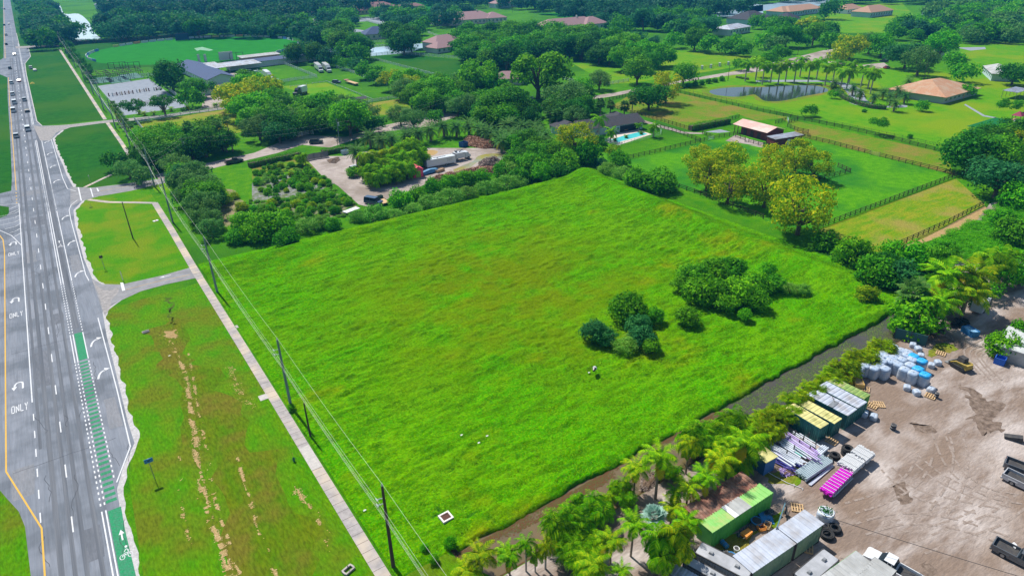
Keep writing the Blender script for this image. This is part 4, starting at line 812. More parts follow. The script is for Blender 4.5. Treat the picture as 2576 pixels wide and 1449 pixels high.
for t_, x, y, r, k, lb in [
    ('P', 2080, 610, 30, 'dbush', 'dark shrub under the front golden tree on the field side'), ('P', 2150, 640, 42, 'bush', 'round green bush at the top right corner of the field'), ('P', 2200, 690, 45, 'dbush', 'dark bush on the right field edge, second below the corner'),
    ('P', 2265, 700, 42, 'gbush', 'grey-green bush on the right field edge beside the thin palms'), ('P', 2245, 640, 35, 'bush', 'green bush between the corner bush and the vine bank'), ('P', 2310, 650, 42, 'bush', 'large green bush at the foot of the last rail fence'), ('P', 2375, 632, 30, 'dbush', 'dark bush at the left end of the vine bank'),
    ('P', 2360, 660, 40, 'dbush', 'dark bush behind the tall palms at the right'), ('P', 2300, 805, 55, 'bush', 'broad bright bush at the far end of the canal'), ('P', 2530, 560, 32, 'bush', 'bright bush growing through the vines at the right edge'), ('P', 2545, 590, 40, 'dbush', 'dark bush at the right edge beside the vines'),
    ('P', 2180, 745, 25, 'ybush', 'low yellow-green bush where field meets canal end'), ('P', 2530, 870, 40, 'bush', 'bright tree beside the striped flat roof at the right edge'), ('P', 2565, 840, 30, 'bush', 'small bright tree at the extreme right above the yard'), ('P', 2560, 500, 40, 'bush', 'bright bush at the right edge above the vines')]:
    TB(t_, x, y, r, k, lb)
vp = scatter('U', [(1650, 1330), (1850, 1230), (2060, 1100), (2250, 1010), (2420, 900), (2576, 880), (2700, 1100), (2650, 1383), (2100, 1440), (1700, 1420)], 2.2, z=0.8, seed=5); Vs = []
for a, b in vp:
    me = CR[f'ree{random.randrange(3)}']; co = np.empty(len(me.vertices) * 3, np.float32); me.vertices.foreach_get('co', co); co = co.reshape(-1, 3); co = co[:len(co) // 8 * 4]; k = random.uniform(.36, .55); Vs.append(co * [k, k, k * random.uniform(.5, .8)] + [a, b, -.2])
V = np.concatenate(Vs); tag(link('vine_bank', fast_mesh('vine_bank', V, np.arange(len(V)).reshape(-1, 4), LM['lit'])), 'bank of pale green creeping vines between the fences and the yard palms', kind='stuff')
for t_, x, y, r, k, lb in [
    ('E', 1130, 240, 105, 'drk', 'dark tree above the side road junction, left of its grey neighbours'), ('E', 1270, 320, 120, 'gry', 'grey-green tree between the dark tree and the small one at the side road'), ('E', 1430, 390, 95, 'gry', 'small grey-green tree with its trunk in the grass beside the side road'),
    ('E', 1500, 60, 150, 'oak', 'tree right of the power line, left end of the row behind the side road'), ('E', 1690, 110, 140, 'oak', 'tree behind the transformer pole near the power line'), ('E', 1580, 200, 110, 'drk', 'dark tree in the shade left of the transformer pole'),
    ('E', 1740, 290, 125, 'gry', 'grey-green tree touching the power line just above the side road'), ('E', 1900, 370, 140, 'gry', 'grey-green tree by the nursery road mouth'), ('E', 1770, 430, 110, 'blu', 'blue-green tree left of the nursery beds'), ('E', 1960, 510, 150, 'gry', 'wide grey-green tree in the middle left of the nursery'),
    ('E', 2020, 680, 150, 'gry', 'wide grey-green tree above the orange flowers'), ('E', 1800, 600, 90, 'blu', 'blue-green tree beside the power poles, above the orange flowers'), ('E', 2090, 910, 110, 'gry', 'low grey-green tree just left of the bright field bushes'),
    ('E', 1860, 20, 130, 'oak', 'tree below the tall palms near the golden meadow'), ('E', 2020, 60, 150, 'drk', 'dark tree group under the two bushy palms'), ('E', 2200, 40, 110, 'drk', 'dark tree right of the bushy palms at the golden meadow'),
    ('A', 1450, 1340, 110, 'oak', 'tree at the left edge of the golden meadow'), ('A', 1680, 1330, 110, 'oak', 'tree on the lower edge of the golden meadow'), ('A', 2060, 1280, 150, 'oak', 'tall tree between the two bushy palms at the golden meadow'),
    ('A', 2330, 930, 160, 'yflt', 'olive-lit tree at the left end of the big row by the riding stable'), ('A', 2490, 850, 140, 'flt', 'bright lit tree top above the olive tree by the stable'), ('A', 2480, 1040, 170, 'flt', 'bright lit tree in front of the stable drive'),
    ('B', 110, 880, 150, 'yflt', 'olive-lit tree left of the parked farm truck'), ('B', 60, 1060, 150, 'lit', 'green tree between the golden meadow and the long farm drive'), ('B', 380, 1080, 150, 'drk', 'dark spreading tree left of the yellow-green one'),
    ('B', 200, 1180, 150, 'oak', 'mid-green tree below the dark spreading tree'), ('B', 60, 1270, 140, 'gry', 'grey-green tree above the nursery road'), ('B', 260, 1310, 120, 'blu', 'blue-green tree with low crown above the nursery road'),
    ('B', 640, 1070, 140, 'lit', 'yellow-green clumpy tree at the centre of the farm row'), ('B', 740, 980, 90, 'lit', 'yellow-green tree top behind the clumpy one'), ('B', 560, 1220, 120, 'oak', 'shadowed tree below the yellow-green clumpy one'), ('B', 900, 1040, 110, 'gry', 'grey tree right of the yellow-green clumpy one'),
    ('B', 960, 1180, 175, 'lit', 'broad bright tree behind the transformer pole'), ('B', 1050, 1060, 80, 'gry', 'small grey tree at the lower fence of the golden lawn'), ('B', 1250, 1230, 90, 'drk', 'dark tree right of the broad bright tree, by the nursery road'),
    ('B', 1470, 1150, 110, 'gry', 'wispy grey tree left of its twin below the golden lawn'), ('B', 1600, 1180, 115, 'gry', 'wispy grey tree right of its twin below the golden lawn'), ('B', 1820, 1160, 75, 'oak', 'small tree beside the parking area with the white fence'),
    ('B', 2170, 1050, 125, 'gry', 'grey-green round tree right of the parking area'), ('B', 2440, 1060, 165, 'oak', 'tall leafy tree right of the grey-green round one'), ('B', 2560, 1010, 110, 'lit', 'bright tree by the white gate of the entrance road'), ('B', 1900, 790, 65, 'lit', 'slim bright tree in the dark meadow'),
    ('B', 2250, 760, 170, 'flt', 'very large bright spreading tree left of the small pink-roofed house'), ('B', 2390, 830, 120, 'flt', 'right half of the spreading trees beside the pink-roofed house'), ('B', 2100, 860, 90, 'lit', 'bright tree at the left foot of the very large spreading tree'),
    ('B', 1400, 780, 110, 'yflt', 'olive-lit round tree at the end of the white farm fence'), ('B', 1580, 830, 110, 'yflt', 'olive-lit tree left of the grey bare-looking one'), ('B', 1500, 890, 115, 'gry', 'grey bare-looking tree at the corner of the lawn'), ('B', 1680, 940, 130, 'oak', 'dark leafy tree right of the grey bare-looking one'),
    ('B', 1880, 920, 140, 'oak', 'wide dark tree in the middle of the row above the parking area'), ('B', 1750, 870, 100, 'lit', 'bright tree squeezed between the two dark leafy ones'), ('B', 2000, 900, 90, 'lit', 'bright tree right of the wide dark tree above the parking'),
    ('B', 1250, 740, 95, 'oak', 'dark tree at the lower end of the row along the truck yard'), ('B', 1130, 690, 95, 'oak', 'dark tree right of the two white lorries'), ('B', 1040, 640, 70, 'blu', 'blue-green tree in the row right of the lorries'), ('B', 930, 630, 65, 'oak', 'small tree second in the row right of the lorries'), ('B', 830, 605, 60, 'oak', 'small tree first in the row right of the lorries'),
    ('A', 1690, 770, 140, 'drk', 'dark round tree between the sand arena and the long stable'), ('A', 1920, 870, 110, 'oak', 'tree below the long stable, left of its drive'), ('A', 1880, 970, 100, 'oak', 'tree standing over the round lawn by the stable drive'), ('A', 1800, 850, 70, 'gry', 'small grey tree right of the dark tree by the arena'), ('A', 2100, 870, 60, 'drk', 'small dark tree at the gable of the long stable'),
    ('A', 1315, 1055, 105, 'dumb', 'left of the two small spreading trees in the sand arena'), ('A', 1610, 1005, 110, 'dumb', 'right of the two small spreading trees in the sand arena'), ('A', 780, 300, 90, 'drk', 'dark tree leaning over the bright lake shore'),
    ('C', 340, 720, 240, 'flt', 'huge bright spreading tree right of the pink-roofed house'), ('C', 620, 960, 190, 'gry', 'big olive-grey tree above the dark-roofed pool house'), ('C', 950, 800, 105, 'gry', 'neat small tree with a forked trunk by the entrance road'), ('C', 1330, 710, 135, 'oak', 'dark green tree at the corner of the bright meadow'),
    ('C', 1790, 730, 115, 'oak', 'round tree with a clear trunk beside the road shrubs'), ('C', 100, 1060, 150, 'drk', 'dark heavy tree left of the entrance drive'), ('C', 20, 980, 90, 'drk', 'dark tree left of the white entrance gate'), ('C', 900, 1050, 75, 'oak', 'dark tree behind the pool house, left of the sabal palms'), ('C', 780, 850, 90, 'lit', 'bright low tree beside the white fence of the entrance road'),
    ('C', 720, 1110, 110, 'drk', 'dark tree directly behind the pool house roof'), ('C', 1100, 440, 110, 'flt', 'bright feathery tree at the left of the sunlit roadside group'), ('C', 1230, 420, 120, 'flt', 'bright feathery tree at the top of the sunlit roadside group'), ('C', 1200, 560, 130, 'flt', 'shaded feathery tree at the lower left of the sunlit group'),
    ('C', 1380, 500, 140, 'flt', 'bright feathery tree in the centre of the sunlit roadside group'), ('C', 1530, 520, 130, 'flt', 'bright feathery tree right of centre in the sunlit group'), ('C', 1620, 560, 90, 'flt', 'right end tree of the sunlit roadside group'), ('C', 1450, 610, 110, 'oak', 'darker tree at the front of the sunlit roadside group'),
    ('C', 1720, 390, 85, 'lit', 'single bright tree behind the yellow-green lawn'), ('C', 1330, 385, 80, 'blu', 'blue-grey tree behind the sunlit roadside group'), ('C', 1500, 400, 50, 'blu', 'small blue-grey tree behind the sunlit roadside group'), ('C', 1760, 280, 95, 'blu', 'blue-green tree above the single bright tree'),
    ('C', 2050, 430, 90, 'lit', 'bright tree at the left of the row below the white-roofed house'), ('C', 2200, 460, 80, 'oak', 'second tree of the row below the white-roofed house'), ('C', 2300, 420, 95, 'lit', 'tall third tree of the row below the white-roofed house'), ('C', 2400, 480, 80, 'oak', 'last tree of the row below the white-roofed house'), ('C', 1900, 400, 100, 'oak', 'dark tree left of the row below the white-roofed house'),
    ('C', 2350, 640, 65, 'oak', 'dark tree where the royal palm row begins'),
    ('D', 740, 905, 42, 'lit', 'little tree on the right shore of the pond'), ('D', 510, 1060, 60, 'oak', 'small dark tree standing on the lawn by the long black fence'), ('D', 1180, 1180, 85, 'umb', 'slender open tree alone on the lawn above the long black fence'), ('D', 1600, 1010, 55, 'lit', 'young tree in front of the tan-roofed house'),
    ('D', 2040, 870, 65, 'lit', 'round tree at the right gable of the tan-roofed house'), ('D', 2440, 1010, 100, 'umb', 'tree beside the white canopy at the right edge'), ('D', 2490, 700, 120, 'drk', 'dark tree beside the blue shed at the right edge'), ('D', 2030, 690, 100, 'lit', 'bright low tree above the tan-roofed house lawn'),
    ('D', 1890, 590, 100, 'lit', 'bright round tree left of the low tree on the far lawn'), ('D', 1790, 430, 120, 'lit', 'bright tree above the two round lawn trees'), ('D', 1460, 520, 140, 'blu', 'large blue-grey tree by the parked red car'), ('D', 1580, 600, 140, 'gry', 'grey spreading tree whose shade falls right of the red car'),
    ('D', 1100, 420, 110, 'gry', 'grey-green rounded tree left of the parked cars'), ('D', 1220, 440, 110, 'oak', 'tree just above the parked dark car'), ('D', 920, 440, 115, 'yflt', 'olive-topped tree by the driveway bend'), ('D', 800, 520, 85, 'yflt', 'smaller olive-topped tree at the driveway bend'),
    ('D', 700, 410, 100, 'oak', 'dark tree above the driveway fork'), ('D', 450, 390, 60, 'lit', 'low bright tree on the lawn by the driveway fork'), ('D', 560, 330, 105, 'oak', 'dark tree in the hedge row above the driveway fork'), ('D', 300, 340, 115, 'oak', 'dark tree below the dark pavilion roof'),
    ('D', 200, 430, 95, 'gry', 'grey tree below the hedge row left of the driveway'), ('D', 120, 560, 75, 'oak', 'dark tree at the left end of the royal palm row'), ('D', 230, 500, 80, 'oak', 'dark tree behind the royal palm row'), ('D', 90, 380, 90, 'lit', 'bright tree at the upper left of the villa drive'),
    ('D', 520, 240, 95, 'yflt', 'yellow-topped tree right of the dark pavilion roof'), ('D', 730, 90, 95, 'drk', 'round dark tree between the two orange-roofed villas')]:
    T(t_, x, y, r, k, lb)
for i, (x, y) in enumerate([(1760, 862), (1838, 852), (1900, 840), (1965, 827), (2032, 815), (2100, 803), (2165, 790)]):
    T('C', x, y, 29, 'dbush', 'round clipped shrub in the row along the entrance road', 'clipped shrubs along the road', name='shrub', cat='shrub')
for x, y, r, lb in [(1042, 1068, 20, 'tiny round bush on the lawn below the palm garden'), (1480, 1315, 25, 'tiny round bush beside the wire fence on the lawn')]: T('D', x, y, r, 'dbush', lb, name='shrub', cat='shrub')
wood('E', [(1320, 150), (1560, 60), (2000, -20), (2300, 30), (2200, 110), (1900, 150), (1640, 230), (1450, 260)], 7, 4.2, ['oak', 'drk', 'lit', 'gry'], 'mid-green tree in the thick grove behind the transformer poles', 'trees of the grove behind the side road', 31)
wood('E', [(1640, 330), (1900, 260), (2080, 420), (2170, 640), (2120, 860), (1960, 800), (1860, 620), (1740, 470)], 6.0, 3.8, ['gry', 'gry', 'blu', 'oak'], 'grey-green tree in the dense strip between power line and nursery', 'trees of the strip beside the power line', 32)
wood('B', [(-60, 960), (300, 980), (560, 1080), (980, 1100), (1180, 1180), (1150, 1250), (800, 1230), (420, 1290), (100, 1310), (-60, 1280)], 8.2, 4.6, ['oak', 'lit', 'drk', 'lit', 'gry'], 'green tree in the closed canopy above the nursery road', 'trees of the canopy above the nursery road', 33)
wood('B', [(1450, 820), (2050, 800), (2150, 1000), (2050, 1080), (1700, 1060), (1500, 960)], 8.5, 4.8, ['oak', 'lit', 'gry'], 'tree in the closed row above the parking area', 'trees of the row above the parking area', 34)
wood('B', [(2200, 880), (2576, 950), (2576, 1180), (2350, 1200), (2150, 1150)], 8, 4.6, ['oak', 'lit', 'drk'], 'leafy tree in the group right of the parking area', 'trees right of the parking area', 35)
wood('C', [(0, 900), (240, 960), (300, 1150), (100, 1200), (0, 1200)], 8, 4.5, ['drk', 'oak'], 'dark tree in the group left of the entrance drive', 'trees left of the entrance drive', 36)
wood('C', [(440, 880), (820, 900), (860, 1150), (560, 1200), (460, 1100)], 8, 4.5, ['gry', 'oak', 'drk'], 'olive-green tree behind the pool house roof', 'trees behind the pool house', 37)
wood('A', [(2250, 830), (2576, 800), (2700, 1000), (2560, 1150), (2350, 1100)], 9, 5, ['yflt', 'flt', 'oak'], 'sunlit tree in the big row right of the stable', 'sunlit trees right of the stable', 38)
wood('S', [(0, 330), (350, 330), (600, 400), (700, 560), (400, 640), (60, 600)], 6, 3.4, ['oak', 'drk', 'lit'], 'leafy tree in the thicket behind the far field corner', 'trees of the far corner thicket', 39)
wood('P', [(2150, 660), (2300, 680), (2400, 695), (2500, 670), (2600, 640), (2620, 690), (2560, 730), (2380, 790), (2290, 740), (2200, 710)], 6.2, 2.6, ['oak', 'lit', 'drk', 'lit'], 'leafy tree in the green belt at the right end of the field', 'trees of the belt at the right end of the field', 40, z=2)
wood('U', [(2000, 280), (2330, 220), (2576, 260), (2576, 620), (2300, 560), (2000, 600)], 8, 5.0, ['drk', 'oak'], 'dark tree in the group behind the paddock corner', 'trees behind the paddock corner', 41)
wood('A', [(180, 60), (470, 20), (530, 180), (630, 300), (640, 400), (430, 455), (370, 430), (280, 200)], 13, 7.5, ['drk', 'far'], 'dark tree in the roadside wood left of the bright lake', 'trees of the roadside wood by the lake', 2)
wood('A', [(1020, 260), (1300, 235), (2576, 240), (2700, 340), (2000, 335), (1500, 350), (1080, 380)], 17, 8, ['far', 'drk', 'blu'], 'dark blue-green tree in the row behind the cricket oval', 'trees behind the cricket oval', 3, hs=1.1)
wood('B', [(20, 240), (440, 230), (560, 330), (900, 330), (1100, 480), (1150, 560), (930, 560), (700, 440), (380, 330), (100, 330)], 13, 7.5, ['oak', 'drk', 'far'], 'dense green tree in the belt right of the cricket oval', 'trees of the belt beside the oval', 4)
wood('B', [(360, 520), (620, 470), (780, 560), (760, 600), (420, 570)], 11, 6, ['drk', 'far'], 'dark tree behind the long cricket pavilion roof', 'trees behind the pavilion', 5)
wood('B', [(2000, 390), (2576, 300), (2576, 660), (2300, 620), (2050, 560)], 11, 7, ['drk', 'oak'], 'dark tree in the thick wood behind the pink-roofed houses', 'trees of the dark central wood', 6)
wood('C', [(0, 330), (700, 360), (1150, 400), (1150, 600), (900, 580), (600, 560), (0, 600)], 11, 7, ['drk', 'oak'], 'dark tree in the thick wood left of the sunlit feathery trees', 'trees of the dark wood above the shaded meadow', 7)
wood('B', [(800, 60), (960, 60), (990, 180), (1050, 250), (640, 260), (640, 190)], 17, 7, ['far', 'oak'], 'tree along the white-fenced lane left of the terracotta villa', 'trees along the upper lane', 8)
wood('B', [(1150, 120), (1950, 100), (2250, 110), (1900, 260), (1500, 330), (1300, 200)], 23, 7, ['far', 'oak', 'blu'], 'tree on the lawns between the terracotta villa and the pink-roofed house', 'trees between the upper villas', 9)
wood('B', [(1360, 380), (1600, 380), (1620, 500), (1420, 500)], 12, 8, ['drk'], 'heavy dark tree beside the blue lake inlet', 'dark trees at the lake inlet', 10)
wood('C', [(900, 200), (1700, 160), (2000, 130), (2100, 330), (1700, 330), (1500, 300), (1100, 320)], 19, 7.5, ['far', 'blu', 'oak'], 'blue-green tree in the wood above the sunlit roadside group', 'trees of the wood left of the white-roofed house', 11)
wood('D', [(1280, 260), (1700, 200), (1950, 300), (1900, 360), (1350, 350)], 13, 6, ['oak', 'far', 'lit'], 'tree in the belt above the parked cars', 'trees of the belt above the parked cars', 12)
wood('D', [(1620, 120), (2000, 60), (2576, 60), (2700, 370), (2300, 380), (1950, 380), (1800, 260)], 15, 7, ['oak', 'gry', 'lit', 'far'], 'tree in the mixed wood at the upper right corner', 'trees of the upper right wood', 13)
wood('D', [(0, 220), (700, 260), (830, 320), (700, 380), (300, 330), (0, 330)], 14, 6.5, ['oak', 'drk'], 'dark tree in the hedge row below the two dark roofs', 'trees of the hedge row below the dark roofs', 14)
# far-off woods that read as one mass
mass('P', [(262, -40), (900, -60), (1300, -60), (1300, 12), (960, 12), (880, 40), (700, 55), (262, 60)], 26, 11, 'far-off blue-green wood along the top left of the view', 20)
mass('P', [(1200, -70), (2700, -50), (2700, 6), (2300, 6), (2050, 0), (1860, 5), (1900, 30), (1560, 45), (1400, 30), (1250, 12)], 24, 10, 'far-off blue-green wood along the top middle of the view', 21)
mass('P', [(1400, 20), (1620, 15), (1750, 40), (1700, 50), (1500, 52), (1400, 35)], 20, 8, 'far-off wood above the pink-roofed mansion', 22, hs=1)
wood('B', [(0, 20), (420, 0), (500, 60), (200, 110), (0, 140)], 24, 9, ['far', 'blu'], 'far blue-green tree left of the small upper villas', 'far trees left of the upper villas', 15)
# small trees along the power line by the sports ground
for i, (x, y, r) in enumerate([(620, 400, 45), (660, 450, 45), (700, 510, 45), (740, 560, 45), (790, 610, 48), (850, 670, 50), (880, 720, 45), (900, 780, 40), (930, 800, 30)]):
    T('A', x, y, r, 'drk', 'small dark tree in the row along the power line beside the sports ground', 'small trees along the power line')
for x, y in [(85, 640), (165, 628), (240, 640), (310, 615), (395, 625), (450, 575), (530, 625), (612, 595), (695, 650), (770, 620), (20, 600), (930, 625), (1045, 660)]:
    PT('D', x, y, 62, 8.8, 'royal', 'royal palm with pale trunk in the row behind the pond', 'royal palms behind the pond')
for i, (x, y, h) in enumerate([(845, 690, 8), (905, 690, 8), (1110, 690, 8), (1140, 715, 9)]):
    PT('D', x, y, 65, h, 'royal', ['left royal palm of the cluster right of the pond', 'second royal palm of the cluster right of the pond', 'left of two tall royal palms behind the garden path', 'right of two tall royal palms behind the garden path'][i])
for x, y in [(940, 845), (1010, 895), (1135, 930), (1230, 885), (1300, 935), (1365, 870), (1440, 920), (760, 800), (1340, 990), (1470, 790)]:
    PT('D', x, y, 62, 3.5, 'date', 'date palm in the curved garden before the tan-roofed house', 'date palms before the tan-roofed house')
for x, y in [(2420, 640), (2530, 600)]: PT('C', x, y, 60, 8.5, 'royal', 'royal palm at the entrance road near the shrub row', 'royal palms at the entrance road')
for i, (x, y, r, h) in enumerate([(460, 1130, 50, 6), (530, 1130, 55, 6.5), (960, 1030, 48, 7), (1060, 1045, 42, 7), (1200, 1055, 48, 6.5), (1280, 1005, 42, 8)]):
    PT('C', x, y, r, h, 'sabal', ['left of two sabal palms behind the yellow tree', 'right of two sabal palms behind the yellow tree', 'leftmost of four sabal palms behind the pool house', 'second of four sabal palms behind the pool house', 'third of four sabal palms behind the pool house', 'rightmost of four sabal palms behind the pool house'][i])
for t_, x, y, r, h, lb in [('S', 950, 110, 75, 7, 'tall feather palm standing against the pool house roof'), ('S', 1065, 230, 60, 4, 'feather palm at the left end of the swimming pool'), ('S', 1495, 185, 60, 4, 'feather palm at the right corner of the pool fence'), ('S', 1340, 170, 35, 2.5, 'small palm beside the pool house terrace')]: PT(t_, x, y, r, h, 'royal', lb)
for t_, x, y, r, h, lb in [('A', 2250, 1200, 42, 11, 'lone fan palm with a tall thin trunk in the golden meadow'), ('A', 1865, 1265, 55, 9, 'left bushy fan palm rising from the trees by the golden meadow'), ('A', 2150, 1245, 50, 9, 'right bushy fan palm rising from the trees by the golden meadow'),
                         ('P', 2300, 735, 42, 6, 'spiky fan palm standing at the end of the canal')]: PT(t_, x, y, r, h, 'wash', lb)
for x, y in [(1120, 1040), (1140, 1075), (1165, 1105), (1195, 1140), (1220, 1180), (1255, 1215), (1290, 1250)]: PT('A', x, y, 34, 6, 'wash', 'fan palm in the dense row under the power line by the arena', 'fan palms under the power line')
for t_, pts in [('F', [(1170, 290), (1285, 330), (1385, 305), (1535, 275), (1650, 255), (1770, 225), (1905, 185), (2030, 190), (2155, 170), (2260, 210), (2350, 240), (2440, 275), (2540, 180), (2480, 330), (2560, 260)]), ('S', [(60, 170), (190, 195), (300, 195), (40, 300), (140, 285), (260, 285), (350, 330), (330, 240), (420, 270), (450, 350)])]:
    for x, y in pts: PT(t_, x, y, 92, 4.0, 'date', 'date palm in the long row behind the nursery clearing', 'date palms of the nursery row')
for x, y in [(1720, 1070), (1830, 1045), (1900, 1050)]: PT('B', x, y, 50, 3.5, 'royal', 'small feather palm above the parking area', 'small palms above the parking area', 'palm')
for x, y in [(1380, 1110), (1520, 1120), (1700, 1080), (1860, 1070), (2140, 1040), (1430, 1125), (1620, 1085)]: PT('A', x, y, 28, 1.2, 'coco', 'small palm in the planting strip below the sand arena', 'small palms below the sand arena')
PT('F', 1035, 440, 100, 6, 'date', 'tall shaggy palm at the left of the nursery island'); PT('F', 1140, 490, 100, 6, 'queen', 'yellow-green feather palm right of the tall shaggy one'); PT('F', 1260, 470, 70, 5, 'queen', 'yellow-green palm in the middle of the nursery island'); PT('F', 1370, 450, 90, 5, 'queen', 'broad yellow-green palm at the top of the nursery island')
for x, y, r in [(1200, 690, 110), (1320, 620, 110), (1450, 570, 110), (1560, 470, 110), (1620, 550, 110), (1330, 700, 100), (1470, 660, 110), (1180, 620, 80), (1590, 400, 90), (1680, 470, 80), (1540, 640, 90), (1230, 730, 90)]: PT('F', x, y, r, 3, 'arecad', 'dense dark palm clump filling the nursery island', 'palm clumps of the nursery island')
PT('F', 495, 520, 70, 3, 'arecad', 'upright plant clump beside the grey nursery gate')
for t_, x, y, r, h, k, lb, mm in [
    ('L', 1490, 300, 190, 7.0, 'coco', 'tallest coconut palm beside the canal, its trunk standing in sand', None), ('L', 1265, 410, 145, 4.2, 'coco', 'coconut palm leaning over the canal water left of the tallest', None), ('L', 1780, 190, 140, 5, 'queen', 'golden thick-fronded palm with drooping yellow arms', 'palmy'),
    ('L', 2080, 340, 170, 5.2, 'coco', 'coconut palm hanging over the far end of the rusty roof', None), ('L', 1930, 500, 150, 4.6, 'coco', 'coconut palm in front of the rusty roof, second from its far end', None), ('L', 1770, 590, 135, 4.0, 'coco', 'coconut palm over the near end of the rusty roof', None),
    ('L', 1650, 660, 110, 3.0, 'coco', 'young coconut palm left of the rusty roof', None), ('L', 1620, 790, 130, 3.2, 'coco', 'young coconut palm above the silver fan palm', None), ('L', 1750, 930, 150, 4.0, 'coco', 'yellowing coconut palm touching the green container corner', None),
    ('L', 1035, 1110, 150, 4.8, 'coco', 'coconut palm with sandy ground at its foot, lower left group', None), ('L', 1250, 950, 150, 5.2, 'coco', 'large yellow-green coconut palm left of the silver palm', None), ('L', 210, 1130, 110, 4.5, 'royal', 'dark feather palm standing in the canal bank at the lower left', None),
    ('L', 50, 1260, 130, 3.5, 'coco', 'yellow-green palm at the water edge in the lower left corner', None), ('L', 850, 1330, 170, 4.5, 'coco', 'yellow-green palm at the bottom edge between the dark clump and sand', None), ('L', 1130, 1400, 110, 3.5, 'coco', 'dark-hearted palm at the bottom edge, right of the previous one', 'palm'),
    ('L', 400, 1150, 120, 3.8, 'royal', 'bright palm third from the left along the lower canal', 'palmy'), ('L', 300, 1240, 90, 2.8, 'royal', 'small palm between the dark feather palm and the bright one', None), ('K', 2190, 1240, 140, 3.0, 'coco', 'golden-tipped palm nearest the power pole by the canal', None), ('K', 2440, 1200, 90, 3.5, 'coco', 'palm with orange lower fronds beside the canal water', None), ('K', 2050, 1400, 120, 2.2, 'coco', 'low yellow palm at the bottom edge near the power pole', None),
    ('L', 1480, 1090, 190, 5.5, 'queen', 'left of the dense weeping queen palms above the white container', 'palm'), ('L', 1650, 1040, 180, 6.0, 'queen', 'top of the dense weeping queen palms above the white container', 'palmy'), ('L', 1700, 1190, 150, 5.0, 'queen', 'right of the dense weeping queen palms above the white container', 'palmy'), ('L', 1510, 1280, 150, 4.8, 'queen', 'lowest weeping queen palm hanging over the white container', 'palm'),
    ('L', 2330, 170, 190, 6.0, 'coco', 'dark feathery coconut palm left of the small yellow-roofed hut', 'palm'), ('L', 2180, 240, 110, 4, 'coco', 'small coconut palm behind the far end of the rusty roof', None),
    ('P', 2385, 690, 62, 8.0, 'coco', 'tall coconut palm at the left of the palm group by the right edge', None), ('P', 2450, 690, 66, 8.0, 'coco', 'tallest coconut palm in the group at the right edge', None), ('P', 2365, 760, 50, 5.5, 'coco', 'lower coconut palm with golden fronds above the dark tyre pile', None), ('P', 2440, 735, 55, 6, 'coco', 'right-hand coconut palm of the group, arching to the sand', None), ('P', 2530, 650, 45, 6, 'royal', 'feather palm at the right edge above the sand track', None), ('P', 2490, 650, 40, 7, 'royal', 'feather palm behind the right edge coconut group', None)]:
    PT(t_, x, y, r, h, k, lb, mm=mm)
PT('L', 1440, 880, 130, 3.2, 'bism', 'silver blue fan palm between the yellow-green palms')
for x, y, r in [(700, 720, 130), (640, 850, 130), (730, 920, 140), (600, 980, 120), (720, 1060, 150), (680, 1200, 150), (560, 1080, 110)]: PT('L', x, y, r, 3.2, 'arecad', 'dense green palm clump in the tall thicket on the canal bank', 'palm clumps of the canal bank thicket')
for x, y, r, m_ in [(1130, 590, 140, None), (1190, 690, 120, None), (1000, 670, 110, 'palmy'), (960, 760, 110, 'palmy'), (880, 690, 70, 'palmy'), (1060, 560, 90, None)]: PT('L', x, y, r, 3.0, 'arecad', 'lime green palm clump beside the canal thicket', 'lime green palm clumps', m_)
for x, y, r in [(1560, 420, 120), (1650, 430, 110), (1900, 130, 140), (2040, 90, 150), (2170, 90, 140), (1850, 60, 110), (2000, 180, 120), (1960, 20, 110), (2280, 60, 120), (2130, -40, 120), (2260, -60, 110)]: PT('L', x, y, r, 3.2, 'arecad', 'dark green palm clump between canal and pipe racks', 'dark palm clumps by the pipe racks')
hedge('hedge', gs('F', [(-30, 580), (480, 470)], .5), 2.2, 1.8, 'oak', 'long clipped hedge left of the grey nursery gate'); hedge('hedge', gs('F', [(700, 455), (1010, 400)], .5), 2.2, 1.8, 'oak', 'clipped hedge right of the grey nursery gate')
hedge('hedge', gs('S', [(1850, 215), (2235, 140)], .5), 2.4, 2.2, 'oak', 'freestanding clipped hedge in the olive paddock')
hedge('hedge', gs('A', [(720, 440), (1500, 390), (2060, 335)], .5), 3, 3, 'far', 'long low hedge behind the cricket oval', leaf=.5, dens=2.5)
hedge('hedge', smooth_line(gs('D', [(750, 860), (850, 940), (1000, 1000), (1120, 1030), (1250, 1040)], .5), 4), 2.5, 1.6, 'drk', 'curved low hedge edging the palm garden', leaf=.25, dens=9)
hedge('hedge', gs('C', [(2310, 770), (2430, 790)], .3), 1.4, .9, 'oak', 'short hedge at the garden entrance pillars', leaf=.25, dens=9)
for a, b in scatter('N', [(-20, 1220), (300, 1030), (620, 820), (900, 640), (1330, 450), (1400, 520), (1000, 740), (700, 950), (420, 1120), (100, 1449), (-20, 1400)], 1.65, z=3.9, seed=50): palm_at((a, b), 2.2, random.uniform(.65, 1.0), 'areca', 'golden-tipped palm clump in the hedge along the grey canal water', 'golden palm hedge along the canal')
for a, b in scatter('L', [(560, 700), (1000, 560), (1250, 620), (1150, 780), (900, 900), (860, 1200), (620, 1260), (520, 1080)], 2.9, z=4.4, seed=51): palm_at((a, b), 3.2, random.uniform(.8, 1.2), 'arecad', 'dense green palm clump in the tall thicket on the canal bank', 'palm clumps of the canal bank thicket')
for a, b in scatter('L', [(1800, 100), (1850, 20), (2100, -80), (2400, 0), (2400, 200), (2150, 300), (1900, 320), (1680, 400), (1600, 330)], 3.0, z=4.4, seed=52): palm_at((a, b), 3.2, random.uniform(.8, 1.2), 'arecad', 'dark green palm clump between canal and pipe racks', 'dark palm clumps by the pipe racks')
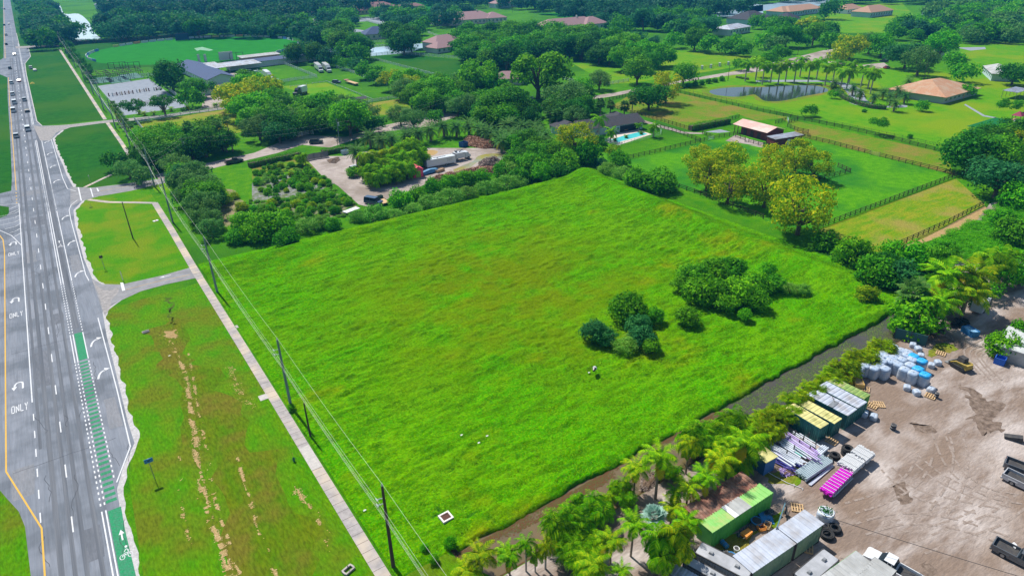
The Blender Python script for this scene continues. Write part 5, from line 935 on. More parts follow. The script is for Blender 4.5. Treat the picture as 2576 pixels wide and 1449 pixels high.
for a, b in scatter('F', [(1120, 640), (1300, 520), (1560, 400), (1700, 480), (1700, 560), (1560, 680), (1350, 740), (1150, 740)], 2.8, z=1.5, seed=53): palm_at((a, b), 3.2, random.uniform(.8, 1.2), 'arecad', 'dense dark palm clump filling the nursery island', 'palm clumps of the nursery island')
r_ = random.Random(9)
for poly, lb, gr, st in [([(30, 740), (340, 670), (560, 700), (500, 800), (100, 900)], 'small potted plant standing on the grey nursery fabric', 'potted plants on the grey fabric', 3.1), ([(340, 680), (560, 610), (720, 690), (800, 760), (640, 800), (400, 820)], 'bushy nursery shrub at the edge of the grey fabric', 'nursery shrubs beside the drive', 2.3),
                       ([(0, 950), (440, 900), (720, 850), (920, 860), (1000, 950), (800, 1060), (400, 1130), (200, 1080), (0, 1060)], 'mixed nursery shrub in the overgrown lower bed', 'nursery shrubs of the lower bed', 2.6), ([(20, 620), (180, 570), (420, 560), (300, 640), (60, 690)], 'nursery shrub behind the long clipped hedge', 'nursery shrubs behind the hedge', 2.6)]:
    for a, b in scatter('F', poly, st, z=.5, seed=len(lb)):
        plant_at((a, b), r_.uniform(.6, 1.5), r_.choice(['bush', 'ybush', 'shrub', 'reed', 'dbush', 'bush']), lb, gr, 'shrub', 'shrub')
for t_, x, y, r, lb in [('E', 2180, 540, 60, 'tall lime shrub at the left edge of the grey fabric'), ('E', 2240, 620, 70, 'tall bright shrub left of the grey fabric'), ('E', 2120, 470, 60, 'lime shrub behind the wide grey trees'), ('E', 2330, 590, 45, 'yellow flowering shrub beside the tall bright shrub'), ('E', 2400, 700, 60, 'bright shrub at the lower left of the grey fabric')]:
    T(t_, x, y, r, 'ybush', lb, name='shrub', cat='shrub')
mass('F', [(0, 600), (330, 570), (560, 560), (640, 640), (780, 720), (830, 790), (1040, 960), (920, 1070), (400, 1130), (0, 1080), (-80, 900), (300, 900), (640, 790), (560, 680), (330, 660), (0, 720)], 2.2, .75, 'rank weeds and low plants crowding the nursery beds', 60, z=.4, keys=('ree', 'bus'), m='reed', hs=.7, name='bed_growth')
flush_trees()
print('plants', tcount[0], pc[0])
white_metal = mat('white_metal', (.70, .72, .74), (.58, .60, .63), .6, .45, .1, 3)
black_rubber = mat('rubber', (.02, .02, .022), (.035, .035, .035), 2, .8)
glass_dark = mat('dark_glass', (.02, .03, .04), None, rough=.08, spec=.8)
glass_blue = mat('window_glass', (.05, .09, .12), None, rough=.1, spec=.8)
steel = mat('steel', (.35, .36, .37), (.25, .26, .27), 2, .5, metal=.6)
dark_metal = mat('dark_metal', (.05, .05, .055), (.09, .085, .08), 2, .6)
trim_white = mat('trim_white', (.62, .63, .64), None, rough=.6)
wood_raw = mat('wood_raw', (.55, .38, .20), (.42, .28, .15), 2, .85)
wood_dark = mat('wood_weathered', (.045, .03, .022), (.075, .05, .035), 2.5, .9)
rail_white = mat('rail_white', (.72, .74, .76), (.6, .62, .64), 1, .6)
def corr(name, c1, c2, c3=None, s3=.3, rough=.5, freq=9, axis=0, metal=0):
    m = mat(name, c1, c2, .9, rough, 0, c3=c3, s3=s3, metal=metal); nt = m.node_tree; b = nt.nodes['Principled BSDF']
    if not b.inputs['Normal'].is_linked:
        tc = nd(nt, 'ShaderNodeTexCoord'); wv = nd(nt, 'ShaderNodeTexWave', wave_type='BANDS', bands_direction='XY'[axis]); wv.inputs['Scale'].default_value = freq / 20 * 1.0; nt.links.new(tc.outputs['Object'], wv.inputs[0])
        bn = nd(nt, 'ShaderNodeBump'); bn.inputs['Strength'].default_value = 1; bn.inputs['Distance'].default_value = .06; nt.links.new(wv.outputs['Fac'], bn.inputs['Height']); nt.links.new(bn.outputs[0], b.inputs['Normal'])
    return m
def shingle(name, c1, c2, c3=None): return mat(name, c1, c2, 1.6, .85, .35, 6, stretch=(1, 3, 1), c3=c3, s3=.25)
def container(name, label, cat, loc, rz, L_, wd, h, roof_m, wall_m, group=None, trim=None, patch=None, door_end=1, vents=0, seam=False, over=0.0, flat=False):
    t = thing(name, label, cat, loc, rz, group); m = MB(); n = int(L_ / .28); hw = wd / 2
    for sg in (-1, 1):
        for i in range(n):
            x0 = -L_ / 2 + L_ * i / n; x1 = x0 + L_ / n; a = sg * hw; b = sg * (hw - .045); q = (x1 - x0)
            m.add([(x0, b, .12), (x0 + q * .2, a, .12), (x0 + q * .5, a, .12), (x0 + q * .7, b, .12), (x1, b, .12), (x0, b, h - .1), (x0 + q * .2, a, h - .1), (x0 + q * .5, a, h - .1), (x0 + q * .7, b, h - .1), (x1, b, h - .1)], [(j, j + 1, j + 6, j + 5) if sg < 0 else (j + 1, j, j + 5, j + 6) for j in range(4)])
    m.box((-L_ / 2 * door_end + .06 * door_end, 0, h / 2), (.1, wd - .1, h - .2)); m.box((0, 0, .12), (L_ - .1, wd - .12, .1))
    m.build('wall', wall_m, t)
    f = MB()
    for sx in (-1, 1):
        for sy in (-1, 1): f.box((sx * (L_ / 2 - .06), sy * (hw - .06), h / 2), (.16, .16, h))
    for sy in (-1, 1): f.box((0, sy * (hw - .03), h - .06), (L_ - .16, .12, .12)); f.box((0, sy * (hw - .03), .08), (L_ - .16, .12, .16))
    f.build('frame', trim or wall_m, t)
    d = MB()
    for sy in (-1, 1):
        d.box((door_end * (L_ / 2 - .05), sy * hw * .48, h / 2), (.08, hw * .9, h - .25)); 
        for q in (.25, .7): d.tube([(door_end * (L_ / 2 + .02), sy * hw * q, .2), (door_end * (L_ / 2 + .02), sy * hw * q, h - .2)], .03, 6)
    d.build('door', wall_m, t)
    r = MB(); nr = int(L_ / .35)
    for i in range(0 if flat else nr):
        x0 = -(L_ / 2 + over) + (L_ + 2 * over) * i / nr; x1 = x0 + (L_ + 2 * over) / nr; y = hw + over
        r.add([(x0, -y, h + .0), (x0 + .12, -y, h + .035), ((x0 + x1) / 2 + .05, -y, h + .035), (x1, -y, h), (x0, y, h), (x0 + .12, y, h + .035), ((x0 + x1) / 2 + .05, y, h + .035), (x1, y, h)], [(0, 1, 5, 4), (1, 2, 6, 5), (2, 3, 7, 6)])
    r.box((0, 0, h - .03), (L_ + 2 * over - .02, wd + 2 * over - .02, .05)); ro = r.build('roof', roof_m, t)
    if patch:
        for (x0, x1, pm) in patch:
            p = MB(); p.box(((x0 + x1) / 2, 0, h + .055), (x1 - x0, wd + .04, .03)); p.build('roof_patch', pm, ro)
    if vents:
        for i in range(vents): v = MB(); v.box((-L_ / 4 + i * L_ / 2 / max(1, vents - 1) if vents > 1 else 0, 0, h + .12), (.5, .4, .16), 0, 0, .8); v.box((-L_ / 4 + i * L_ / 2 / max(1, vents - 1) if vents > 1 else 0, 0, h + .22), (.36, .28, .05)); v.build('roof_vent', steel, ro)
    return t
def from_corners(t_, pts, z):
    a, b, c = [np.array(g(t_, *p, z)) for p in pts]; L_ = np.linalg.norm(b - a); W_ = np.linalg.norm(c - b); ce = (a + c) / 2; return (float(ce[0]), float(ce[1])), math.atan2(*(b - a)[::-1]), float(L_), float(W_)
c_yel = corr('container_roof_yellow', (.62, .56, .22), (.48, .46, .20), (.34, .33, .12), .5, .8)
c_teal = corr('container_teal', (.03, .16, .15), (.04, .20, .17), (.02, .10, .10), .5, .5)
c_white = corr('container_roof_white', (.44, .48, .56), (.36, .40, .48), (.30, .29, .30), .25, .5)
c_moss = corr('container_roof_moss', (.28, .36, .10), (.14, .26, .07), (.36, .34, .16), .6, .85)
c_green = corr('container_green', (.10, .42, .09), (.13, .48, .10), (.07, .34, .07), .4, .5)
c_groof = corr('container_green_roof', (.24, .52, .14), (.18, .45, .10), (.34, .44, .14), .5, .6)
c_rust = corr('rusty_roof', (.24, .085, .055), (.32, .19, .14), (.13, .075, .055), .6, .9)
c_grey = corr('container_grey', (.42, .43, .43), (.34, .35, .35), (.28, .28, .27), .3, .6)
c_greenish = corr('container_side_green_grey', (.20, .33, .20), (.26, .36, .24), (.14, .25, .18), .5, .6)
for lb, pts, z, rm, wm_, kw in [
    ('nearest container with a yellow roof and teal sides, beside the pipe racks', [(415, 940), (805, 1175), (890, 1105)], 2.6, c_yel, c_teal, {}),
    ('second container with a yellow roof, between the first and the white-roofed pair', [(530, 885), (955, 1118), (1045, 1055)], 2.6, c_yel, c_teal, {}),
    ('white-roofed container with a loose grey sheet lying on top', [(645, 790), (1105, 1030), (1215, 950)], 2.6, c_white, c_teal, {}),
    ('white-roofed container next to the mossy green one', [(765, 705), (1220, 945), (1325, 870)], 2.6, c_white, c_teal, {}),
    ('mossy green-roofed container at the far end of the container row', [(880, 640), (1285, 840), (1362, 790)], 2.6, c_moss, c_green, {})]:
    ce, rz, L_, W_ = from_corners('R', pts, z); container('shipping_container', lb, 'container', ce, rz, L_, W_ * .96, z, rm, wm_, 'containers in a row by the golden palms', **kw)
ce = g('R', 945, 895, 2.66); p = MB(); p.box((0, 0, .02), (1.9, .75, .03)); tag(p.build('metal_sheet', steel, None, (*ce, 2.68), .1), 'loose grey corrugated sheet lying on a white container roof', 'sheet')
ce = g('R', 950, 840, 2.66); p = MB(); p.tube([(-.9, 0, .03), (.9, .1, .03)], .04); tag(p.build('metal_bar', dark_metal, None, (*ce, 2.68), .75), 'thin dark bar lying across the white container roof', 'bar')
# big green one with grey roof patch, rusty shed roof behind, white and grey ones in front
ce, rz, L_, W_ = from_corners('V', [(515, 970), (1195, 520), (1055, 405)], 2.6)
container('shipping_container', 'long bright green container with a grey and a white panel across its roof', 'container', ce, rz, L_, W_, 2.6, c_groof, c_green, patch=[(-L_ * .15, -L_ * .08, trim_white), (-L_ * .08, L_ * .13, c_grey)])
def shed(name, label, cat, ce, rz, L_, W_, h0, h1, roof_m, wall_m, over=.3, gable=False, posts=False, wins=0, group=None, door=True):
    t = thing(name, label, cat, ce, rz, group); w_ = MB(); x, y = L_ / 2 - over, W_ / 2 - over
    if not posts:
        pf = [(-y, 0), (y, 0), (y, h1 if not gable else h0), *([(0, h1)] if gable else []), (-y, h0)]
        n = len(pf); w_.add([(-x, a, b) for a, b in pf] + [(x, a, b) for a, b in pf], [tuple(range(n))[::-1], tuple(range(n, 2 * n))] + [(i, (i + 1) % n, (i + 1) % n + n, i + n) for i in range(n)]); w_.build('wall', wall_m, t)
        if door: d = MB(); d.box((x + .02, 0, 1.05), (.06, 1.2, 2.1)); d.box((x + .06, .45, 1.0), (.04, .08, .12)); d.build('door', trim_white, t)
        for i in range(wins):
            for sg in (-1, 1): q = MB(); xx = -x + (i + .5) * 2 * x / wins; q.box((xx, sg * (y + .01), h0 * .55), (1.0, .06, .9)); f_ = q.build('window', glass_blue, t); q2 = MB(); q2.box((xx, sg * (y + .02), h0 * .55 - .5), (1.2, .1, .08)); q2.box((xx, sg * (y + .02), h0 * .55 + .5), (1.2, .1, .08)); q2.build('frame', trim_white, f_)
    else:
        for sx in (-1, -.33, .33, 1):
            for sy in (-1, 1): q = MB(); q.box((sx * x, sy * y, h0 / 2), (.14, .14, h0 if not (sy > 0 and not gable) else h1)); q.build('post', wall_m, t)
    r = MB(); X_, Y_ = L_ / 2, W_ / 2; th = .1
    def slab(a, za, b, zb): r.add([(-X_, a, za), (X_, a, za), (X_, b, zb), (-X_, b, zb), (-X_, a, za + th), (X_, a, za + th), (X_, b, zb + th), (-X_, b, zb + th)], [(3, 2, 1, 0), (4, 5, 6, 7), (0, 1, 5, 4), (1, 2, 6, 5), (2, 3, 7, 6), (3, 0, 4, 7)])
    if gable: slab(-Y_, h0 + .0, 0, h1 + .12); slab(0, h1 + .125, Y_, h0 + .005)
    else: slab(-Y_, h0 + .02, Y_, h1 + .05)
    if not gable and roof_m in (c_rust, c_white, c_grey):
        for i in range(int(L_ / .45)): xx = -X_ + .2 + i * .45; r.tube([(xx, -Y_, h0 + th + .03), (xx, Y_, h1 + th + .06)], .06, 4)
    r.build('roof', roof_m, t); return t
def hip(name, label, ce, rz, L_, W_, h, rh, roof_m, wall_m, over=.6, wins=4, cat='house', group=None, wings=(), chimney=False, door=True):
    t = thing(name, label, cat, ce, rz, group); ro = MB(); w_ = MB()
    for k, (cx_, cy_, l, w2, hh) in enumerate([(0, 0, L_, W_, h)] + list(wings)):
        x, y = l / 2, w2 / 2; w_.box((cx_, cy_, (hh - .02) / 2), (l - 2 * over, w2 - 2 * over, hh - .02)); rd = max(0, x - y) if x > y else 0; ry = max(0, y - x) if y > x else 0; z = hh + rh * min(x, y) * 2 / min(L_, W_) + k * .01
        ro.add([(cx_ - x, cy_ - y, hh), (cx_ + x, cy_ - y, hh), (cx_ + x, cy_ + y, hh), (cx_ - x, cy_ + y, hh), (cx_ - rd, cy_ - ry, z), (cx_ + rd, cy_ + ry, z)], [(0, 1, 5, 4), (1, 2, 5), (2, 3, 4, 5), (3, 0, 4)] if x > y else [(0, 1, 4), (1, 2, 5, 4), (2, 3, 5), (3, 0, 4, 5)])
        ro.box((cx_, cy_, hh - .07), (l, w2, .12))
        n = max(1, int(l / 4.2)) if wins else 0
        for i in range(n):
            for sg in (-1, 1):
                xx = cx_ - l / 2 + over + (i + .5) * (l - 2 * over) / n; yy = cy_ + sg * (w2 / 2 - over); q = MB(); q.box((xx, yy, hh * .55), (1.5, .08, hh * .42)); wi = q.build('window', glass_blue, t); f = MB(); f.box((xx, yy + sg * .02, hh * .55 - hh * .23), (1.7, .12, .1)); f.box((xx, yy + sg * .02, hh * .55 + hh * .23), (1.7, .12, .1)); f.box((xx, yy + sg * .02, hh * .55), (.07, .12, hh * .4)); f.build('frame', trim_white, wi)
    w_.build('wall', wall_m, t); r = ro.build('roof', roof_m, t)
    if chimney: c = MB(); c.box((L_ * .18, 0, h + rh + .3), (.9, .9, 1.8)); c.box((L_ * .18, 0, h + rh + 1.25), (1.1, 1.1, .15)); c.build('chimney', wall_m, r)
    if door: d = MB(); d.box((L_ * .08, -(W_ / 2 - over) - .03, 1.05), (1.2, .1, 2.1)); dd = d.build('door', wood_raw, t); k_ = MB(); k_.box((L_ * .08 + .45, -(W_ / 2 - over) - .1, 1.0), (.08, .06, .16)); k_.build('handle', steel, dd)
    return t
ce, rz, L_, W_ = from_corners('V', [(355, 810), (1010, 395), (880, 275)], 3.0)
shed('tin_roof_shed', 'rust-brown corrugated tin roof shed behind the green container', 'shed', ce, rz, L_ * 1.0, W_ * 1.25, 2.5, 2.75, c_rust, c_rust, over=.2)
ce, rz, L_, W_ = from_corners('V', [(975, 1405), (1455, 1080), (1230, 918)], 3.0)
container('shipping_container', 'left half of the long white-roofed pair, with pale marks on its teal end', 'container', ce, rz, L_, W_, 3.0, c_white, c_greenish, trim=dark_metal, door_end=-1, over=.08)
ce, rz, L_, W_ = from_corners('V', [(1470, 1070), (1765, 860), (1550, 710)], 3.0)
container('shipping_container', 'right half of the long white-roofed pair, nearest the plant sack', 'container', ce, rz, L_, W_, 3.0, c_white, c_greenish, trim=dark_metal, over=.08)
xx_unused = 0
flat_grey = mat('flat_roof_grey', (.33, .34, .36), (.26, .27, .29), .6, .7, .1, 4, c3=(.40, .41, .44), s3=.4)
for lb, pts, v, m_ in [('grey flat-roofed trailer with two square roof vents below the green container', [(300, 1170), (880, 1470), (1010, 1370)], 2, flat_grey), ('white flat-roofed trailer under the queen palm, striped with palm shadow', [(180, 1290), (800, 1640), (880, 1560)], 1, flat_grey), ('bluish white trailer at the bottom edge under the weeping palms', [(0, 1400), (420, 1640), (560, 1560)], 0, c_white),
                     ('grey panel-roofed trailer with two vents at the bottom, right of the long white pair', [(1420, 1420), (1750, 1145), (1950, 1260)], 2, flat_grey), ('ribbed grey roof with a green edge at the bottom edge, left of the white pickup', [(1700, 1470), (2120, 1170), (2330, 1300)], 0, c_grey), ('pale ribbed roof in front of the white pickup at the bottom edge', [(2150, 1440), (2360, 1215), (2560, 1400)], 0, c_grey)]:
    z = 2.9; ce, rz, L_, W_ = from_corners('V', pts, z)
    container('storage_trailer', lb, 'trailer', ce, rz, L_, W_, z, m_, c_grey, trim=c_green if 'green edge' in lb else dark_metal, vents=v, flat=m_ is flat_grey)
ce, rz, L_, W_ = from_corners('V', [(1110, 190), (1245, 115), (1120, 5)], 2.4)
shed('hut', 'small hut with a flat pale yellow roof beside the blue pipe rack', 'hut', ce, rz, L_, W_, 2.3, 2.35, c_yel, mat('hut_blue', (.05, .15, .35), None), over=.15)
tan = shingle('tan_shingles', (.50, .27, .15), (.36, .19, .11), (.44, .30, .20)); dark_sh = shingle('dark_shingles', (.05, .052, .062), (.085, .085, .095), (.07, .065, .07)); terra = shingle('terracotta_tiles', (.24, .11, .10), (.17, .085, .08)); pinkr = shingle('pink_tiles', (.33, .20, .20), (.26, .155, .16))
orange_r = shingle('orange_tiles', (.44, .26, .17), (.34, .20, .13)); bluer = shingle('blue_dark_shingles', (.03, .055, .13), (.05, .08, .17)); stucco = mat('stucco', (.60, .56, .48), (.52, .48, .41), .8, .9); stucco_w = mat('stucco_white', (.72, .74, .76), (.62, .64, .67), .8, .9); stucco_b = mat('stucco_blue', (.45, .58, .62), (.38, .5, .55), .8, .9); ochre = mat('ochre_wall', (.62, .45, .20), (.52, .38, .18), .8, .9)
redwall = mat('barn_red', (.13, .03, .03), (.18, .045, .04), 1.5, .8); pinkmetal = corr('barn_roof_pink', (.68, .42, .36), (.60, .35, .30), (.70, .52, .46), .15, .6, 16)
h = hip('house', 'single-storey house with a tan hipped shingle roof behind the palm garden', (333, 146), .02, 34, 26, 3.0, 4.2, tan, mat('wall_grey_teal', (.33, .38, .36), None), over=.9)
# pool house: long gabled ranch with wings
a, b = np.array(g('S', 730, 170, 3.6)), np.array(g('S', 1290, 95, 3.6)); mid = (a + b) / 2; rz = math.atan2(*(b - a)[::-1]); L0 = np.linalg.norm(b - a)
hp = shed('house', 'long white ranch house with a charcoal shingle roof beside the swimming pool', 'house', tuple(mid), rz, L0 + 3, 11.5, 2.8, 5.0, dark_sh, stucco_b, over=.7, gable=True, wins=6)
r = MB(); r.add([(-L0 / 2 - 8, -2.5, 2.9), (-L0 / 2 + 2, -2.5, 2.9), (-L0 / 2 + 2, 8, 2.9), (-L0 / 2 - 8, 8, 2.9), (-L0 / 2 - 3, 1, 4.9), (-L0 / 2 - 3, 5, 4.9)], [(0, 1, 4), (1, 2, 5, 4), (2, 3, 5), (3, 0, 4, 5)]); r.add([(L0 / 2 - 9, 0, 3.0), (L0 / 2 + 1, 0, 3.0), (L0 / 2 + 1, 11, 3.0), (L0 / 2 - 9, 11, 3.0), (L0 / 2 - 4, 4, 5.15), (L0 / 2 - 4, 7, 5.15)], [(0, 1, 4), (1, 2, 5, 4), (2, 3, 5), (3, 0, 4, 5)]); r.build('roof', dark_sh, hp)
r = MB(); r.box((-L0 / 2 - 3, 2.75, 1.4), (8.6, 9.4, 2.8)); r.build('wall', stucco_b, hp)
r = MB(); r.box((L0 / 2 - 4, 6.5, 1.45), (8.6, 7.8, 2.9)); r.build('wall', stucco_b, hp)
r = MB(); r.box((L0 * .3, -5.1, 1.25), (9, .1, 2.3)); r.build('sliding_door', glass_dark, hp)
S('pool_deck', gs('S', [(985, 330), (1120, 255), (1330, 215), (1470, 265), (1130, 375)]), 4, mat('pool_deck', (.60, .52, .45), (.5, .43, .38), 1, .8))
po = S('pool_water', gs('S', [(1040, 325), (1200, 275), (1350, 240), (1430, 262), (1130, 345), (1100, 320)]), 6, mat('pool_water', (.06, .50, .52), (.10, .58, .60), .6, .06, .1, 3, spec=.6))
# barn
a, b, c = [np.array(q) for q in (g('C', 2315, 1240, 3.2), g('U', 150, 248, 3.2), g('U', 250, 190, 3.4))]
barn = thing('barn', 'red horse barn with a faded pink metal roof and an open side', 'barn', (219.5, 157, 0), math.radians(-78)); 
ce = (float((a[0] + c[0]) / 2), float((a[1] + c[1]) / 2)); bl = float(np.linalg.norm(b - a)); bw = float(np.linalg.norm(c - b))
barn.location = (ce[0], ce[1], 0); barn.rotation_euler = (0, 0, math.atan2(*(b - a)[::-1]))
w_ = MB(); x, y = bl / 2, max(bw / 2, 4.5); w_.add([(-x * .55, -y + .8, 0), (x - .3, -y + .8, 0), (x - .3, y - .8, 0), (-x * .55, y - .8, 0), (-x * .55, -y + .8, 3.0), (x - .3, -y + .8, 3.0), (x - .3, y - .8, 3.0), (-x * .55, y - .8, 3.0), (-x * .55, 0, 4.0), (x - .3, 0, 4.0)], [(0, 1, 5, 4), (2, 3, 7, 6), (1, 2, 6, 9, 5), (3, 0, 4, 8, 7)]); w_.build('wall', redwall, barn)
for sx, sy in ((-.95, -.82), (-.95, .82), (-.75, -.82), (-.75, .82)): q = MB(); q.box((sx * x, sy * y, 1.5), (.18, .18, 3.0)); q.build('post', redwall, barn)
r = MB()
for sg in (-1, 1): r.add([(-x, sg * y, 3.0), (x, sg * y, 3.0), (x, 0, 4.35), (-x, 0, 4.35), (-x, sg * y, 3.1), (x, sg * y, 3.1), (x, 0, 4.45 + .002 * sg), (-x, 0, 4.45 + .002 * sg)], [(3, 2, 1, 0), (4, 5, 6, 7), (0, 1, 5, 4), (1, 2, 6, 5), (3, 0, 4, 7)])
r.build('roof', pinkmetal, barn)
for i in range(3): q = MB(); q.box((-x * .3 + i * x * .4, -y + .76, 1.15), (1.4, .1, 2.2)); q.build('door', wood_dark, barn)
ce, rz, L_, W_ = from_corners('U', [(150, 285), (238, 318), (412, 262)], 2.6)
shed('lean_to', 'white-roofed dark red lean-to shed against the right end of the barn', 'shed', ce, rz, L_, W_, 2.5, 3.0, c_white, redwall, over=.25)
S('barn_yard', gs('S', [(2200, 330), (2300, 270), (2576, 350), (2576, 400), (2430, 370)]) + gs('U', [(60, 370)]), 6, gravel)
# stable with long dark blue roof
ce = (77.5, 425); shed('stable', 'long stable with a dark blue-grey gable roof beside the sand arena', 'stable', ce, math.radians(93), 70, 16, 3.2, 5.6, bluer, stucco_w, over=1.2, gable=True, wins=14)
def hs_(lb, t_, x, y, L_, W_, h, rh, rm, wm_, rz=0, **k):
    return hip('house', lb, g(t_, x, y), rz, L_, W_, h, rh, rm, wm_, **k)
hs_('terracotta-roofed villa with long wings and ochre walls at the top of the view', 'B', 1180, 130, 60, 26, 6, 5, terra, ochre, .05, wings=[(48, -4, 34, 16, 4.5), (-22, -8, 24, 18, 4.5)], chimney=True)
hs_('wide pink-roofed house with a tall arched window at the upper right of the lanes', 'B', 2150, 235, 52, 26, 4.5, 6, pinkr, stucco, -.1, wings=[(24, -4, 22, 20, 4.5), (-22, 2, 24, 20, 4.5)], chimney=True)
hs_('cottage with a dark hipped roof and cream gable by the white fences', 'B', 1270, 380, 28, 18, 4, 5, bluer, stucco, -.15)
hs_('two-winged pink-roofed white house against the dark central wood', 'B', 1900, 490, 26, 16, 5.5, 4, pinkr, stucco_w, .2, wings=[(-10, -9, 18, 14, 3.4)])
hs_('small pink-roofed villa with pale walls at the upper left wood edge', 'B', 350, 160, 22, 18, 4, 5, pinkr, stucco_w, .1)
hs_('low pink-roofed villa right of the small one at the wood edge', 'B', 560, 165, 34, 14, 4, 4, pinkr, stucco_w, .1, wings=[(12, 2, 14, 14, 5)])
hs_('pale blue house with a grey roof half cut by trees at the top', 'B', 2520, 75, 36, 20, 5, 5, pinkr, stucco_w, 0)
hs_('white cottage below the top edge left of the terracotta villa', 'B', 525, 85, 24, 12, 4, 2, c_white, stucco_w, .1)
hs_('pink-roofed house peeking left of the huge spreading tree', 'B', 2545, 830, 17, 12, 3.2, 3, pinkr, stucco, -.6)
hs_('long pink-roofed mansion with blue-white walls behind the dark wood', 'C', 620, 320, 56, 20, 6, 5, pinkr, stucco_w, -.05, wings=[(22, -4, 24, 20, 6), (-34, -5, 22, 12, 3.4)], chimney=True)
hs_('white-roofed house framed by trees at the upper right', 'C', 2260, 335, 32, 16, 4.5, 2.5, c_white, stucco_w, .15)
hs_('large house with a dark hipped roof by the blue lake', 'C', 2440, 235, 34, 26, 4.5, 6, dark_sh, stucco_b, 0)
hs_('open pavilion with a dark pyramid roof right of the dark-roofed house', 'D', 290, 220, 18, 17, 4, 4.5, dark_sh, stucco_b, 0, wins=0)
hs_('long orange-roofed villa in front of the blue lake', 'D', 370, 140, 66, 20, 4.5, 4, orange_r, stucco_b, 0, wings=[(-16, -3, 22, 20, 4.5)])
hs_('orange-roofed villa at the left of the palm row lawn', 'D', 880, 125, 28, 16, 4, 4, orange_r, stucco_w, 0)
hs_('orange hip-roofed villa with palms right above the palm row lawn', 'D', 1110, 155, 40, 20, 4.5, 5, orange_r, stucco_b, 0)
hs_('blue-grey shed with a pale ridge at the right edge', 'D', 2320, 745, 26, 11, 3.5, 2.2, c_grey, stucco_b, .55, cat='shed')
hs_('house corner with a grey-blue roof hidden behind the grey lawn trees', 'D', 1640, 545, 22, 12, 3.2, 3, c_grey, stucco_w, -.6)
hs_('little grey house roof in the upper right wood', 'D', 1660, 150, 14, 9, 3.5, 2.5, c_grey, stucco_w, 0)
for x, y, lb in [(1340, 50, 'pink-walled house among the far trees at the top left'), (1430, 30, 'white house right of the pink-walled one at the top left'), (1065, 85, 'white gabled cottage in the far wood at the top left'), (1260, 160, 'grey-roofed bungalow behind the row of trees at the oval'), (1480, 160, 'pale pink bungalow with a small tower behind the oval trees'), (2420, 30, 'white building in the far wood above the oval end')]:
    hs_(lb, 'A', x, y, 27, 13, 5, 4, pinkr if 'pink' in lb else c_white, stucco_w, .1)
# sheds around the oval
shed('scorer_hut', 'small white hut with a rounded roof behind the oval hedge', 'hut', g('A', 1200, 385), 0, 14, 9, 3, 4.6, c_white, stucco_w, gable=True)
shed('open_stand', 'white flat-roofed open stand right of the dark blue stable', 'pavilion', g('A', 2330, 705), .12, 30, 13, 3.4, 4.2, c_white, stucco_w, posts=True)
shed('pavilion', 'very long dark blue pavilion roof on the near side of the oval', 'pavilion', g('B', 240, 640), .13, 62, 9, 3.2, 4.0, bluer, stucco_w, over=.8)
shed('pavilion', 'short pavilion with a pale roof and pink door in front of the oval', 'pavilion', g('B', 80, 610), .1, 26, 8, 3.4, 4.0, c_grey, mat('wall_brick_pink', (.4, .22, .2), None), over=.8)
shed('open_shed', 'dark blue open shed with a white end between the belt trees', 'shed', g('B', 850, 565), .05, 26, 13, 3.6, 4.6, bluer, stucco_w, posts=True)
shed('stable_annex', 'pale blue annex roof behind the dark blue stable', 'shed', g('A', 1900, 720), .08, 32, 10, 3, 3.6, c_white, stucco_w, over=.6)
shed('ticket_hut', 'white canopy hut at the drive below the stable', 'hut', g('A', 1955, 885), .1, 7, 5, 2.8, 3.0, c_white, stucco_w, over=.3)
shed('garage', 'white-walled block under the dark tree beside the stable gable', 'shed', g('A', 2130, 925), .05, 12, 8, 3, 3.1, dark_sh, stucco_w, over=.3)
shed('field_shelter', 'low grey shelter at the lower fence of the golden lawn', 'shelter', g('B', 1050, 1030), -.15, 9, 4, 2.0, 2.4, dark_sh, wood_dark, posts=True, over=.2)
shed('canopy', 'flat white canopy on posts at the right edge above the slide', 'canopy', g('D', 2480, 935), 0, 13, 6, 3, 3.2, c_white, steel, posts=True, over=.3)
# pink shed
sh = shed('garden_shed', 'bright pink playhouse shed with lime green doors in the nursery', 'shed', g('F', 1640, 680), 1.45, 3.4, 3.6, 2.4, 3.3, mat('pink_roof', (.75, .10, .16), None), mat('pink_wall', (.80, .10, .20), None), over=.2, gable=True, door=False)
d = MB(); d.box((-1.52, 0, 1.1), (.06, 1.5, 2.0)); d.build('door', mat('lime_door', (.25, .55, .05), None), sh)
# cricket ground furniture
def frame_screen(t_, x, y, wd, ht, m_, lb, nm, cat, solid=True, rz=0.0):
    t = thing(nm, lb, cat, g(t_, x, y), rz); q = MB()
    if solid: q.box((0, 0, ht / 2 + .4), (wd, .3, ht)); q.build('panel', m_, t)
    f = MB(); n = max(2, int(wd / 3))
    for i in range(n + 1): xx = -wd / 2 + wd * i / n; f.box((xx, .3, (ht + .5) / 2), (.25, .25, ht + .5)); f.bar((xx, .3, ht * .8), (xx, 2.2, 0), .12)
    f.box((0, .3, ht + .45), (wd, .2, .2)); f.box((0, .3, .4), (wd, .2, .2)); f.build('frame', dark_metal if m_ != trim_white else steel, t); return t
frame_screen('A', 1818, 408, 10, 5.2, mat('screen_dark_blue', (.015, .04, .09), None), 'tall dark sight screen on the far side of the oval', 'sight_screen', 'screen')
frame_screen('A', 1170, 684, 9.5, 3.2, dark_metal, 'left of two dark slatted frames at the near edge of the oval', 'practice_frame', 'frame', False); frame_screen('A', 1312, 684, 9.5, 3.2, dark_metal, 'right of two dark slatted frames at the near edge of the oval', 'practice_frame', 'frame', False)
frame_screen('A', 2255, 605, 8.5, 5, trim_white, 'white striped scoreboard at the near side of the oval', 'scoreboard', 'scoreboard'); frame_screen('A', 2360, 605, 8.5, 4.5, steel, 'grey lattice frame right of the white scoreboard', 'lattice_frame', 'frame', False)
